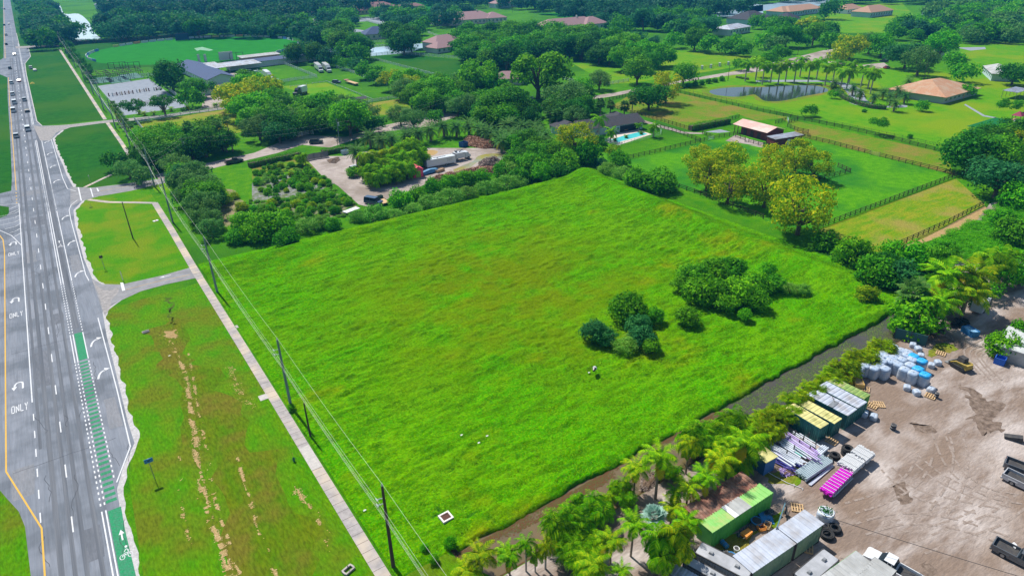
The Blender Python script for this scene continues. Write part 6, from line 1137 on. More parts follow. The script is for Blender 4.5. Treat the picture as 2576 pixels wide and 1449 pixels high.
for x, y, lb in [(1985, 622, 'left white gate post board near the stable annex'), (2050, 622, 'right white gate post board near the stable annex')]: frame_screen('A', x, y, 1.3, 4.4, trim_white, lb, 'gate_board', 'board')
for x, y, lb in [(1000, 800, 'green netted batting cage nearest the road palms'), (1170, 795, 'larger green netted batting cage right of the first'), (1300, 760, 'low flat net cage right of the larger one')]:
    t = thing('batting_cage', lb, 'cage', g('A', x, y), .05); f = MB(); W_, D_, h_ = (10, 22, 4) if '1' not in lb else (10, 22, 4)
    for sx in (-1, 0, 1):
        for k in range(4): f.box((sx * W_ / 2, -D_ / 2 + k * D_ / 3, h_ / 2), (.2, .2, h_))
        f.box((sx * W_ / 2, 0, h_), (.2, D_, .2))
    for k in range(4): f.box((0, -D_ / 2 + k * D_ / 3, h_ + .01), (W_, .2, .2))
    f.build('frame', dark_metal, t); n_ = MB(); n_.box((0, 0, .03), (W_, D_, .05)); n_.build('turf_mat', mat('cage_turf', (.01, .10, .08), (.02, .14, .1), .5), t)
# boundary boards: each a thing
bb = MB(); bb.box((0, 0, .55), (1, .25, .9)); bb.box((0, .3, .1), (.9, .5, .08)); bcols = [trim_white, mat('board_orange', (.7, .30, .12), None), mat('board_blue', (.12, .25, .6), None), mat('board_yellow', (.7, .6, .2), None), mat('board_pale', (.55, .62, .68), None)]
bmes = []
for m_ in bcols: o_ = bb.build('boundary_board', m_); bmes.append(o_.data); bpy.data.objects.remove(o_)
k = 0
for t0, t1 in [(95, 133), (30, 88), (150, 172), (175, 200), (2, 20), (-55, -10)]:
    a_ = t0
    while a_ < t1:
        t = math.radians(a_); o_ = link('boundary_board', bmes[[0, 0, 4, 0, 1, 0, 0, 3][k % 8] if t0 > 25 and t0 < 140 else [0, 4, 2][k % 3]], None, (101 + 72 * math.cos(t), 560 + 76 * math.sin(t), 0), t + PI / 2, (5.6, 1, 1.6)); tag(o_, 'long low boundary board standing on the edge of the cricket oval', 'board', 'boundary boards of the oval'); k += 1; a_ += 5.2
S('cricket_pitch', gs('A', [(1930, 485), (2010, 470), (2120, 500), (2080, 510), (1990, 500), (1960, 510)]), 5, mat('pitch_pale', (.12, .30, .16), (.2, .36, .24), .3, .9))
# arena jumps
for i, (x, y) in enumerate([(1125, 955), (1160, 952), (1250, 940), (1285, 936), (1400, 918), (1425, 915), (1520, 905), (1570, 898), (1350, 1020), (1460, 1030)]):
    t = thing('horse_jump', 'small rail jump set up in the sand riding arena', 'jump', g('A', x, y), .2 * (i % 3), 'jumps in the sand arena'); q = MB()
    for sx in (-1.8, 1.8): q.box((sx, 0, .8), (.5, .12, 1.6)); q.box((sx, 0, .05), (.6, .8, .1))
    q.build('stand', [redwall, trim_white, wood_raw][i % 3], t)
    for z in (.5, 1.0): q = MB(); q.tube([(-1.6, 0, z), (1.6, 0, z)], .07); q.build('rail', [trim_white, redwall][i % 2], t)
def fence(name, label, line, h, rails, m_, step=2.4, rw=.14, pw=.14, indiv=True, cat='fence', mesh=None):
    t = thing(name, label, cat); R_ = MB(); pr = MB(); pr.box((0, 0, (h + .1) / 2), (pw, pw, h + .1)); po_ = pr.build('post', m_); me = po_.data; bpy.data.objects.remove(po_); posts = []
    for a, b in zip(line, line[1:]):
        a, b = Vector(a[:2]), Vector(b[:2]); d = b - a; l = d.length; n = max(1, round(l / step)); rz = math.atan2(d.y, d.x)
        for i in range(n + 1):
            p = a + d * (i / n)
            if not posts or (posts[-1][0] - p).length > .3: posts.append((p, rz))
        for q in range(rails):
            z = h * (1 - (q + .25) / rails) ; c = (a + b) / 2; off = Vector((-d.y, d.x)).normalized() * (pw / 2 + .02); R_.box((c.x + off.x, c.y + off.y, z), (l, .05, rw), rz)
    R_.build('rails', m_, t)
    if mesh:
        q = MB()
        for a, b in zip(line, line[1:]):
            a, b = Vector(a[:2]), Vector(b[:2]); d = (b - a); n = int(d.length / .5)
            for i in range(n): p = a + d * (i / n); q.box((p.x, p.y, h / 2), (.03, .03, h))
        q.build('wire_mesh', m_, t)
    if (indiv and len(posts) <= 100) or len(posts) < 45:
        for p, rz in posts: link('post', me, t, (p.x, p.y, 0), rz)
    else:
        q = MB()
        for p, rz in posts: q.box((p.x, p.y, (h + .1) / 2), (pw, pw, h + .1), rz)
        o_ = q.build('posts', m_, t)
        if len(posts) > 100: o_['kind'] = 'stuff'
    return t
for lb, pts, t_ in [
    ('black rail fence from the dark bush diagonally up to the track corner', [(1230, 512), (1500, 452), (1700, 402), (1950, 342), (2028, 325)], 'S'), ('black rail fence from the pool corner down to the paddock corner', [(1555, 198), (1750, 262), (1945, 335)], 'S'),
    ('black rail fence along the upper side of the sandy track', [(1290, 58), (1560, 135), (1830, 218)], 'S'), ('short black rail fence right of the freestanding hedge', [(2235, 125), (2335, 102)], 'S'), ('black rail fence bent round the track to the barn', [(1970, 262), (2085, 312), (2240, 285), (2400, 242)], 'S'),
    ('black rail fence of the small pen left of the barn', [(2300, 290), (2395, 325), (2395, 340)], 'S'), ('black rail fence of the small pen in front of the barn', [(2430, 345), (2576, 385), (2660, 350)], 'S'), ('black rail fence behind the barn with a double corner', [(185, 155), (280, 130)], 'U'), ('black rail fence from the white gate beside the long fence', [(310, 150), (400, 125)], 'U'),
    ('black rail pen at the right end of the white lean-to', [(300, 185), (400, 225), (500, 245), (495, 270), (400, 275)], 'U'), ('black rail fence from the barn yard to the grove', [(70, 370), (240, 415)], 'U'),
    ('black rail fence from the lean-to to the straw-coloured gate', [(400, 278), (700, 345), (1100, 450)], 'U'), ('black rail fence from the straw-coloured gate to the dark corner tree', [(1182, 470), (1500, 550), (1900, 648)], 'U'),
    ('long black rail fence between green paddock and golden paddock', [(590, 1165), (1000, 1010), (1500, 820), (1925, 660)], 'U'), ('last black rail fence along the bare track at the canal vines', [(1215, 1392), (1500, 1270), (1850, 1110), (2180, 938)], 'U'), ('black rail fence with a sharp corner in the green paddock', [(520, 722), (700, 672), (905, 622), (785, 568)], 'U'),
    ('black rail fence running under the golden grove', [(1740, 800), (1890, 850), (2200, 965), (2576, 1105)], 'S'), ('brown rail fence along the olive paddock by the entrance road', [(1010, 1010), (1120, 985), (1320, 935)], 'C'), ('black rail fence under the sabal palms', [(1100, 1080), (1190, 1110), (1290, 1145)], 'C')]:
    fence('rail_fence', lb, gs(t_, pts), 1.35, 3, wood_dark)
fence('rail_fence', 'very long black rail fence between the lawns and the olive paddock', [g('C', *p) for p in [(1750, 930), (2100, 1010), (2576, 1118)]] + [g('U', *p) for p in [(400, 112), (900, 215), (1400, 330), (1790, 432)]], 1.35, 3, wood_dark, step=3.2)
fence('wire_fence', 'thin dark wire fence on the lawn side of the long black rail fence', [g('C', *p) for p in [(1750, 905), (2576, 1088)]] + [g('U', *p) for p in [(400, 92), (900, 190), (1400, 300), (1860, 400)]], 1.3, 2, dark_metal, step=3, rw=.04, pw=.06, indiv=False, mesh=True)
for t_, pts, lb in [('U', [(1100, 452), (1182, 472)], 'straw-coloured field gate in the upper paddock fence'), ('U', [(1795, 430), (1860, 440)], 'pale blue gate at the end of the long fence'), ('S', [(2028, 325), (2085, 312)], 'grey metal gate by the track corner'), ('U', [(300, 118), (310, 150)], 'small white gate in the long fence near the barn')]:
    fence('field_gate', lb, gs(t_, pts), 1.3, 5, mat('gate_straw', (.45, .42, .2), None) if 'straw' in lb else mat('gate_pale', (.35, .5, .48), None), step=20, rw=.06, cat='gate')
pf = fence('pool_fence', 'pale wire fence around the swimming pool', gs('S', [(990, 330), (1090, 380), (1130, 385), (1330, 335), (1560, 275), (1560, 235), (1480, 225)]), 1.4, 2, mat('pool_fence', (.35, .48, .42), None), step=1.6, rw=.05, pw=.05, indiv=False, mesh=True)
for lb, t_, pts, h_ in [
    ('white board fence along the top of the sand arena', 'A', [(905, 842), (1190, 805), (1480, 770), (1520, 775)], 2.4), ('white board fence down the right side of the sand arena', 'A', [(1520, 775), (1700, 920), (1870, 1060)], 2.0), ('white fence down the left side of the sand arena', 'A', [(905, 842), (960, 940), (1100, 1135)], 1.6),
    ('white board fence above the golden meadow', 'A', [(1380, 1222), (1800, 1155), (2250, 1080)], 1.6), ('short white fence at the left end of the golden meadow', 'A', [(1340, 1200), (1425, 1305)], 1.6), ('white double rail fence enclosing the small turf ring', 'B', [(0, 668), (310, 640), (645, 775), (440, 800), (290, 825), (60, 720)], 1.6),
    ('low pale rail along the upper left of the golden lawn', 'B', [(380, 870), (460, 860), (545, 850)], .7), ('low pale rail around the right side of the golden lawn', 'B', [(600, 838), (745, 818), (960, 900), (1190, 995)], .7), ('white fence at the bottom of the golden lawn', 'B', [(1120, 1030), (1280, 1005), (1430, 980), (1500, 992)], 1.4),
    ('long curved white fence in front of the dark meadow', 'B', [(1180, 562), (1350, 545), (1500, 540), (1800, 570), (2060, 590), (2130, 610), (2190, 640)], 1.8), ('white fence running diagonally through the dark meadow', 'B', [(1170, 580), (1350, 635), (1570, 692), (1830, 760)], 1.5), ('white fence in front of the dark-roofed cottage', 'B', [(1130, 440), (1250, 425), (1360, 432)], 1.8),
    ('white fence below the wide pink-roofed house', 'B', [(1750, 335), (1850, 372), (2140, 342)], 1.8), ('white fence beside the parking area', 'B', [(1720, 1135), (1850, 1115), (2060, 1092)], 1.4), ('white fence above the nursery road', 'F', [(410, 292), (500, 278), (610, 262)], 1.4), ('white fence behind the trees right of the lorries', 'B', [(840, 680), (960, 715), (1140, 785)], 1.6), ('white fence end below the row of lorry trees', 'B', [(1150, 790), (1280, 835), (1340, 845)], 1.6),
    ('white fence on the lower side of the upper lane', 'B', [(600, 235), (800, 285), (980, 335)], 1.8), ('white fence on the upper side of the upper lane', 'B', [(930, 215), (1050, 190), (1200, 235), (1480, 300)], 1.8), ('white fence across the lawn below the terracotta villa', 'B', [(1060, 192), (1250, 178), (1740, 140)], 1.5), ('white fence left of the forked small tree', 'C', [(580, 790), (690, 820)], 1.5), ('white fence at the corner of the bright meadow', 'C', [(1030, 848), (1240, 812)], 1.5),
    ('left wing of the white entrance gate', 'C', [(235, 985), (290, 995)], 1.5), ('right wing of the white entrance gate', 'C', [(360, 975), (430, 968)], 1.5), ('white fence along the blue inlet shore', 'B', [(1130, 470), (1250, 468), (1340, 460)], 1.4)]:
    fence('white_fence', lb, gs(t_, pts), h_, 3 if h_ > 1 else 1, rail_white, step=4, indiv=False, rw=.22, pw=.22)
fence('pillar_fence', 'dark thin fence between the white pillars of the bright meadow', gs('C', [(1880, 700), (2080, 672), (2280, 645)]), 1.4, 2, dark_metal, step=3, rw=.05, pw=.06, indiv=False, mesh=True)
for i, (x, y) in enumerate([(1880, 702), (1967, 692), (2055, 680), (2142, 664), (2228, 652)]):
    q = MB(); q.box((0, 0, .95), (.9, .9, 1.9)); q.box((0, 0, 1.98), (1.15, 1.15, .16)); tag(q.build('gate_pillar', trim_white, None, (*g('C', x, y), 0)), 'white square pillar in the fence of the bright meadow', 'pillar', 'white pillars of the meadow fence')
t = fence('nursery_gate', 'grey boarded sliding gate of the nursery drive', gs('F', [(540, 530), (620, 510), (760, 490)]), 2.0, 8, mat('gate_grey', (.12, .13, .14), None), step=2.4, rw=.22, cat='gate')
PAINT = {}
def paint(n, c):
    if n not in PAINT: PAINT[n] = mat('paint_' + n, c, None, rough=.28, spec=.6); PAINT[n].node_tree.nodes['Principled BSDF'].inputs['Coat Weight'].default_value = .5
    return PAINT[n]
def wheels(t, xs, yw, r, wd=.24, rim=True):
    for x in xs:
        for sg in (-1, 1):
            q = MB(); q.tube([(x, sg * (yw - wd), r), (x, sg * yw, r)], r, 14); w_ = q.build('wheel', black_rubber, t)
            if rim: q = MB(); q.tube([(x, sg * (yw - .02), r), (x, sg * (yw + .015), r)], r * .58, 10); q.build('rim', steel, w_)
def vehicle(kind, label, cat, loc, rz, col, group=None, small=False, name=None):
    t = thing(name or dict(sedan='car', suv='car', pickup='pickup_truck', van='van')[kind], label, cat, loc, rz, group); L_ = dict(sedan=4.7, suv=4.8, pickup=5.8, van=5.4)[kind]; h = L_ / 2; y = .95 if kind != 'van' else 1.0
    b = MB()
    arch = lambda x, r: [(x - r, .32), (x - r * .7, .32 + r * .75), (x, .32 + r), (x + r * .7, .32 + r * .75), (x + r, .32)]
    fx, rx = h - .95, -h + (1.0 if kind != 'pickup' else 1.25)
    low = [(-h, .45)] + arch(rx, .42) + arch(fx, .42) + [(h, .45)]
    if kind == 'sedan': top = [(h, .72), (h - .15, .82), (h - 1.35, .98), (-h + .95, 1.02), (-h + .1, .98)]; cab = [(h - 1.5, .98), (h - 2.2, 1.42), (-h + 1.75, 1.42), (-h + .85, 1.02)]
    elif kind == 'suv': top = [(h, .8), (h - .15, .98), (h - 1.2, 1.1), (-h + .05, 1.12)]; cab = [(h - 1.3, 1.1), (h - 1.95, 1.68), (-h + .5, 1.7), (-h + .12, 1.12)]
    elif kind == 'van': top = [(h, .8), (h - .2, 1.05), (h - .8, 1.2), (-h, 1.25)]; cab = [(h - .85, 1.2), (h - 1.6, 1.98), (-h + .15, 2.0), (-h, 1.25)]
    else: top = [(h, .8), (h - .12, 1.0), (h - 1.35, 1.12), (-.45, 1.12), (-.5, .72), (-h + .08, .72)]; cab = [(h - 1.45, 1.12), (h - 2.1, 1.78), (-.2, 1.78), (-.42, 1.12)]
    b.side(low + top, -y, y, 0, .06, .75)
    if kind == 'pickup':
        for sg in (-1, 1): b.box(((-.5 - h) / 2, sg * (y - .06), .92), (h - .45, .1, .42)); b.box((rx, sg * (y + .0), .72), (1.1, .1, .12))
        b.box((-h + .06, 0, .92), (.1, 2 * y - .1, .42))
    b.box((h - .02, 0, .42), (.16, 2 * y - .06, .2)); b.box((-h + .02, 0, .45), (.16, 2 * y - .06, .2)); b.build('body', col, t)
    g_ = MB(); ch = cab[1][1]; g_.side(cab, -y + .04, y - .04, 0, .17, cab[0][1] + .1); g_.build('window', glass_dark, t)
    r = MB(); r.box(((cab[1][0] + cab[2][0]) / 2, 0, ch + .02), (cab[1][0] - cab[2][0] + .05, 2 * y - .36, .07)); 
    for sg in (-1, 1):
        for xx in [cab[2][0] + .1, (cab[1][0] + cab[2][0]) / 2]: r.add([(xx, sg * (y - .035), cab[0][1]), (xx + .14, sg * (y - .035), cab[0][1]), (xx + .12, sg * (y - .19), ch), (xx, sg * (y - .19), ch)], [(0, 1, 2, 3), (3, 2, 1, 0)])
    r.build('roof', col, t)
    if kind == 'pickup': q = MB(); q.box(((-.5 - h) / 2, 0, .735), (h - .6, 2 * y - .24, .03)); q.build('truck_bed', dark_metal, t)
    wheels(t, (rx, fx), y + .02, .36, rim=not small)
    for sg in (-1, 1):
        q = MB(); q.box((h - .03, sg * (y - .25), .72), (.1, .34, .16)); q.build('headlight', trim_white, t); q = MB(); q.box((-h + .03, sg * (y - .16), .82), (.08, .18, .24)); q.build('tail_light', mat('tail_red', (.35, .02, .02), None, rough=.3), t)
    if not small:
        for sg in (-1, 1): q = MB(); q.box((cab[0][0] - .35, sg * (y + .08), cab[0][1] + .12), (.14, .16, .14)); q.build('mirror', col, t)
    return t
W_, K_, SL, BL, RD, GR = paint('white', (.62, .64, .66)), paint('black', (.025, .027, .03)), paint('silver', (.42, .43, .45)), paint('navy', (.03, .06, .12)), paint('red', (.42, .03, .03)), paint('graphite', (.09, .10, .11))
cars = [(125, 795 / 1, W_, 'suv')]
ROADC = [(42, 250, K_, 'suv', 'black car far up the left lane, first below the top crossing'), (88, 238, K_, 'sedan', 'black car far up the right lane beside the left one'), (60, 348, W_, 'van', 'white van just above the second crossing'), (62, 440, K_, 'suv', 'dark car at the crossing by the bright side track'), (143, 540, K_, 'sedan', 'dark car in the right lane below the crossing'),
         (97, 676, K_, 'suv', 'dark car in the left lane beside the parked car by the verge'), (188, 800, RD, 'sedan', 'reddish car in the right lane'), (112, 820, W_, 'suv', 'white car in the left lane, first of four white ones'), (124, 932, W_, 'suv', 'white car in the left lane, second of four white ones'), (143, 1015, W_, 'van', 'white car in the left lane, third of four white ones'), (132, 1095, W_, 'van', 'white van in the left lane, last of the four white ones'),
         (242, 988, SL, 'suv', 'silver car in the right lane near the hedge end'), (268, 1095, K_, 'sedan', 'black car in the right lane below the silver one'), (275, 1278, W_, 'van', 'white car in the right lane at the side road mouth'), (160, 1345, SL, 'suv', 'silver-grey car with dark tail in the left lane, nearest of all'), (305, 672, W_, 'suv', 'white car parked on the turning lane by the verge'), (345, 694, W_, 'sedan', 'small white car stopped on the grass edge'),
         (20, 85, W_, 'suv', 'white car at the very top of the highway'), (45, 92, K_, 'suv', 'dark car at the very top of the highway'), (382, 448, K_, 'suv', 'dark car waiting on the side track under the dark trees')]
for x, y, c, k, lb in ROADC: vehicle(k, lb, 'car', g('A', x, y, .8), PI / 2 if y != 448 else 0, c, None, True, 'car')
vehicle('sedan', 'red car parked on the pale apron under the grey trees', 'car', g('D', 1255, 660), .05, RD, None, True); vehicle('suv', 'dark car parked behind the red one by the grey trees', 'car', g('D', 1228, 600), 1.5, K_, None, True)
vehicle('suv', 'dark grey car on the grass next to the flatbed trailer', 'car', g('B', 842, 830), -.9, GR, None, True); vehicle('pickup', 'black pickup parked on the verge of the nursery road', 'pickup truck', g('E', 2330, 262), .12, K_, None, True)
vehicle('suv', 'dark car in deep shade beside the nursery road', 'car', g('F', 640, 355), -.5, K_, None, True); vehicle('suv', 'small white car half hidden by the nursery island palms', 'car', g('F', 1035, 620), .3, W_, None, True)
vehicle('van', 'dark blue van with a glossy roof beside the flatbed in the nursery', 'van', g('F', 1212, 955), -1.05, BL)
def dirv(t_, a, b, z=0): p, q = g(t_, *a, z), g(t_, *b, z); return math.atan2(q[1] - p[1], q[0] - p[0])
vehicle('pickup', 'white pickup truck with a dark bed behind the ribbed roofs', 'pickup truck', g('M', 1310, 1345, 1), dirv('M', (1470, 1410), (1150, 1230), 1), W_)
vehicle('pickup', 'silver-black pickup with pale rubbish in its bed at the right edge', 'pickup truck', g('M', 2560, 1265, .8), dirv('M', (2400, 1150), (2576, 1240), 1), GR)
vehicle('pickup', 'upper of two pickups side by side at the right edge', 'pickup truck', g('M', 2640, 440, .8), dirv('M', (2470, 370), (2576, 410), 1), GR); vehicle('pickup', 'lower of two pickups side by side at the right edge', 'pickup truck', g('M', 2630, 570, .8), dirv('M', (2450, 480), (2576, 540), 1), SL)
q = MB(); q.prism([(-.4, -.3), (.3, -.2), (.5, .2), (-.1, .3)], 0, .12); tag(q.build('rubbish_bag', trim_white, None, (*g('M', 2475, 1150, .9), .78)), 'white rubbish lying in the bed of the edge pickup', 'rubbish')
def box_truck(label, loc, rz, L_=14, tr=W_, cabm=W_, name='semi_truck', cat='lorry'):
    t = thing(name, label, cat, loc, rz); q = MB(); q.box((-2.2, 0, 2.55), (L_ - 4.5, 2.5, 2.7)); q.box((-2.2, 0, 3.93), (L_ - 4.7, 2.3, .06)); q.build('trailer', tr, t)
    c = MB(); x = L_ / 2 - 2.2; c.side([(x - 1.6, .7), (x + 2.2, .7), (x + 2.2, 1.7), (x + .9, 1.95), (x + .5, 2.9), (x - .3, 3.7), (x - 1.6, 3.5)], -1.15, 1.15, 0, .12, 1.9); cb = c.build('cab', cabm, t); w_ = MB(); w_.add([(x + .93, -.95, 2.0), (x + .93, .95, 2.0), (x + .56, .85, 2.85), (x + .56, -.85, 2.85)], [(0, 1, 2, 3)]); w_.build('windshield', glass_dark, cb)
    f = MB(); f.box((-1, 0, .9), (L_ - 2, 1.0, .2)); f.build('chassis', dark_metal, t); wheels(t, (-L_ / 2 + .8, -L_ / 2 + 2.0, x - 1.2, x + 1.4), 1.2, .5, .35); return t
r1 = dirv('B', (620, 640), (720, 720)); box_truck('left of two white lorries parked side by side', g('B', 665, 690, 1), r1, 17); box_truck('right of two white lorries parked side by side', g('B', 745, 690, 1), r1, 17)
box_truck('white horse truck parked at the golden lawn corner', g('B', 480, 925, 1), dirv('B', (430, 930), (530, 900)) + PI, 9, W_, K_, 'horse_truck', 'truck'); box_truck('long white truck with a slanted rear beside the turf ring', g('B', 160, 765, 1), dirv('B', (60, 700), (210, 800)), 15, W_, W_, 'box_truck', 'truck')
t = thing('flatbed_trailer', 'long flatbed trailer with pale deck boards on the grass', 'trailer', g('B', 990, 840), dirv('B', (910, 810), (1060, 855))); q = MB(); q.box((1, 0, 1.15), (11, 2.4, .25)); q.build('deck', wood_raw, t); q = MB(); q.box((-5.9, 0, 1.6), (2.8, 2.4, .2)); q.box((-6, 0, 1.2), (2, .5, .7)); q.build('gooseneck', mat('paint_dull_red', (.3, .12, .1), None), t); wheels(t, (3.5, 4.8), 1.2, .45)
# box trailer in the nursery with faint lettering
rz = dirv('F', (1760, 595), (2000, 550)); t = thing('box_trailer', 'white box trailer with dark lettering on its side in the nursery yard', 'trailer', g('F', 1870, 575), rz); q = MB(); q.box((0, 0, 1.7), (10.5, 2.5, 2.3)); bd = q.build('body', W_, t); q = MB(); q.box((0, .2, 2.9), (4.5, .18, .06)); q.box((-1, -.5, 2.9), (.4, .4, .1)); q.build('roof_rail', dark_metal, bd)
q = MB()
for row, (x0, n, z) in enumerate([(2.0, 9, 2.3), (2.2, 7, 1.95), (2.1, 8, 1.6)]):
    for i in range(n): xx = x0 + i * .25; hh = .22 if row == 0 else .13; q.box((xx, -1.262, z), (.035, .012, hh)); q.box((xx + .07, -1.262, z + (hh / 2 - .02) * (1 - 2 * (i % 2))), (.1, .012, .035)); q.box((xx + .12, -1.262, z), (.03, .012, hh * (.5 + .5 * (i % 3 != 1))))
q.build('lettering', dark_metal, bd); wheels(t, (1.6, 2.5), 1.27, .36)
rz = dirv('F', (2010, 520), (2150, 490)); t = thing('bucket_truck', 'white chipper truck with a folded boom and dark open rear', 'truck', g('F', 2075, 515), rz); q = MB(); q.box((-.6, 0, 1.75), (3.6, 2.3, 1.9)); q.build('body', W_, t); q = MB(); q.box((-2.9, 0, 1.6), (1.2, 2.2, 1.5)); q.build('rear_bin', dark_metal, t); c = MB(); c.side([(1.4, .7), (3.4, .7), (3.4, 1.5), (2.9, 1.7), (2.5, 2.5), (1.4, 2.5)], -1.1, 1.1, 0, .1, 1.6); cb = c.build('cab', W_, t); w_ = MB(); w_.add([(2.93, -.9, 1.72), (2.93, .9, 1.72), (2.55, .8, 2.42), (2.55, -.8, 2.42)], [(0, 1, 2, 3)]); w_.build('windshield', glass_dark, cb); q = MB(); q.tube([(-.5, 0, 2.8), (1.2, .1, 3.2), (-1.6, .2, 3.3)], .14); q.box((-1.6, .2, 3.1), (.7, .7, .6)); q.build('boom', steel, t); wheels(t, (-2.0, 2.5), 1.15, .48)
def open_bin(name, label, cat, loc, rz, L_, W2, h, m_, fill=None):
    t = thing(name, label, cat, loc, rz); q = MB(); q.box((0, 0, .12), (L_, W2, .12))
    for sx, sy, a, b in ((0, 1, L_, .08), (0, -1, L_, .08), (1, 0, .08, W2), (-1, 0, .08, W2)): q.box((sx * L_ / 2, sy * W2 / 2, h / 2), (a + .06 * (a > b), b, h))
    for sx in (-.3, 0, .3): q.box((sx * L_, W2 / 2 + .06, h / 2), (.08, .06, h)); q.box((sx * L_, -W2 / 2 - .06, h / 2), (.08, .06, h))
    q.build('bin', m_, t)
    if fill: q = MB(); q.box((0, 0, h * .8), (L_ - .15, W2 - .15, .1)); q.build('load', fill, t)
    return t
open_bin('dumpster', 'dark blue dumpster at the edge of the brown mulch heap', 'dumpster', g('F', 2103, 385), .3, 2.6, 2.0, 1.7, mat('bin_blue', (.02, .08, .22), (.03, .1, .26), 2))
open_bin('dumpster', 'bright blue bin by the striped flat roof at the right edge', 'bin', g('N', 2330, 790), .2, 1.4, 1.4, 1.2, mat('bin_bright_blue', (.03, .12, .5), None)); open_bin('crate', 'wooden crate beside the box trailer in the nursery', 'crate', g('F', 1865, 635), .25, 3.2, 1.3, .9, wood_raw, mat('crate_fill', (.3, .2, .12), None)); open_bin('bin', 'small green bin on the flatbed next to the dark blue van', 'bin', g('F', 1268, 893, .9), .2, 1.8, .9, 1.5, mat('bin_green_dark', (.03, .10, .08), None), glass_dark)
open_bin('skip', 'pale blue open bin behind the grey nursery gate', 'bin', g('F', 925, 462), .1, 2.2, 1.4, 1.5, mat('bin_pale', (.35, .45, .5), None))
t = thing('flatbed_trailer', 'wooden-decked trailer hitched behind the dark blue van', 'trailer', g('F', 1300, 945), dirv('F', (1250, 905), (1340, 965))); q = MB(); q.box((0, 0, .7), (5, 2.1, .12)); q.build('deck', wood_raw, t); q = MB(); q.box((0, 1.07, .78), (5, .06, .25)); q.box((0, -1.07, .78), (5, .06, .25)); q.box((-3, 0, .6), (1.2, .12, .12)); q.build('frame', dark_metal, t); wheels(t, (.2,), 1.15, .34)
t = thing('utility_trailer', 'small white-decked trailer at the foot of the lower nursery bed', 'trailer', g('F', 990, 1040), dirv('F', (930, 1055), (1055, 1010))); q = MB(); q.box((0, 0, .75), (4.6, 1.9, .1)); q.build('deck', trim_white, t); q = MB(); q.box((0, 0, .62), (4.7, 1.0, .12)); q.box((-2.8, 0, .6), (1.0, .1, .1)); q.build('frame', dark_metal, t); wheels(t, (.2,), 1.0, .32)
t = thing('motor_boat', 'white motor boat on a trailer left of the turf ring', 'boat', g('A', 2490, 740), .05); q = MB(); n = 9
hull = [(-4.5 + i * 9 / (n - 1), (1.2 if i < 6 else 1.2 * (1 - ((i - 5) / 3.4) ** 1.6))) for i in range(n)]; V_ = []; 
for x, w2 in hull: V_ += [(x, -w2, 1.7), (x, -w2 * .6, .8), (x, 0, .6), (x, w2 * .6, .8), (x, w2, 1.7)]
q.add(V_, [(i * 5 + j, (i + 1) * 5 + j, (i + 1) * 5 + j + 1, i * 5 + j + 1) for i in range(n - 1) for j in range(4)] + [(0, 1, 2, 3, 4)]); q.add([(x, -w2, 1.71) for x, w2 in hull] + [(x, w2, 1.71) for x, w2 in hull], [(i, i + 1, i + 1 + n, i + n) for i in range(n - 1)]); q.build('hull', W_, t); q = MB(); q.side([(-1.5, 1.7), (1.8, 1.7), (.8, 2.5), (-1.3, 2.5)], -.9, .9, 0, .15, 2); q.build('cabin', glass_dark, t); wheels(t, (-1,), 1.0, .35)
t = thing('tarped_boat', 'low blue tarped boat between pink shed and box trailer', 'boat', g('F', 1770, 650), dirv('F', (1700, 668), (1825, 635))); q = MB(); q.side([(-3, .3), (3, .5), (2.6, 1.1), (0, 1.4), (-3, 1.0)], -1.1, 1.1, 0, .5, .8); q.build('tarp', mat('tarp_blue', (.06, .18, .34), (.10, .26, .42), 2, .6), t); wheels(t, (-.5,), 1.0, .3, rim=False)
def heap(name, label, poly, ht, cols, n, size, cat='heap', seed=1):
    r2 = np.random.RandomState(seed); P_ = np.array(poly); c = P_.mean(0); xs, ys = [], []
    while len(xs) < n:
        a, b = r2.uniform(P_[:, 0].min(), P_[:, 0].max()), r2.uniform(P_[:, 1].min(), P_[:, 1].max())
        if inpoly(a, b, poly): xs.append(a); ys.append(b)
    xs, ys = np.array(xs), np.array(ys); hh = np.zeros(n)
    d = np.full(n, 1e9)
    for i in range(len(poly)):
        a = P_[i]; b = P_[(i + 1) % len(poly)]; ab = b - a; t = np.clip(((xs - a[0]) * ab[0] + (ys - a[1]) * ab[1]) / (ab @ ab), 0, 1); d = np.minimum(d, np.hypot(xs - a[0] - t * ab[0], ys - a[1] - t * ab[1]))
    hh = ht * np.minimum(1, d / 2.5) ** .7 * (.55 + .9 * vnoise(xs * .5, ys * .5, seed + 3)); z = hh * r2.uniform(.8, 1.05, n); P3 = np.c_[xs, ys, z]; N = r2.normal(size=(n, 3)) * .6 + [0, 0, 1]; V = leaves(P3, N, size, r2, .25)
    t = thing(name, label, cat); link('pieces', fast_mesh('pieces', V, np.arange(len(V)).reshape(-1, 4), cols), t)
    b = bmesh.new(); rings = [[b.verts.new((c[0] + (x - c[0]) * s, c[1] + (y - c[1]) * s, zz)) for x, y in poly] for s, zz in ((1, 0), (.7, ht * .45), (.35, ht * .65))]
    for i in range(2):
        for j in range(len(poly)): k = (j + 1) % len(poly); b.faces.new((rings[i][j], rings[i][k], rings[i + 1][k], rings[i + 1][j]))
    b.faces.new(rings[2]); bmesh.ops.recalc_face_normals(b, faces=b.faces); me = bpy.data.meshes.new('core'); b.to_mesh(me); b.free(); me.materials.append(mat('heap_core', (.16, .10, .06), (.1, .065, .04), 2, .95)); link('core', me, t); return t
mulch = leafmat('mulch', (.28, .13, .06), (.42, .25, .15), (.55, .42, .30), .05, .1); brush = leafmat('brushwood', (.16, .12, .10), (.30, .24, .20), (.45, .38, .32), .05, .1)
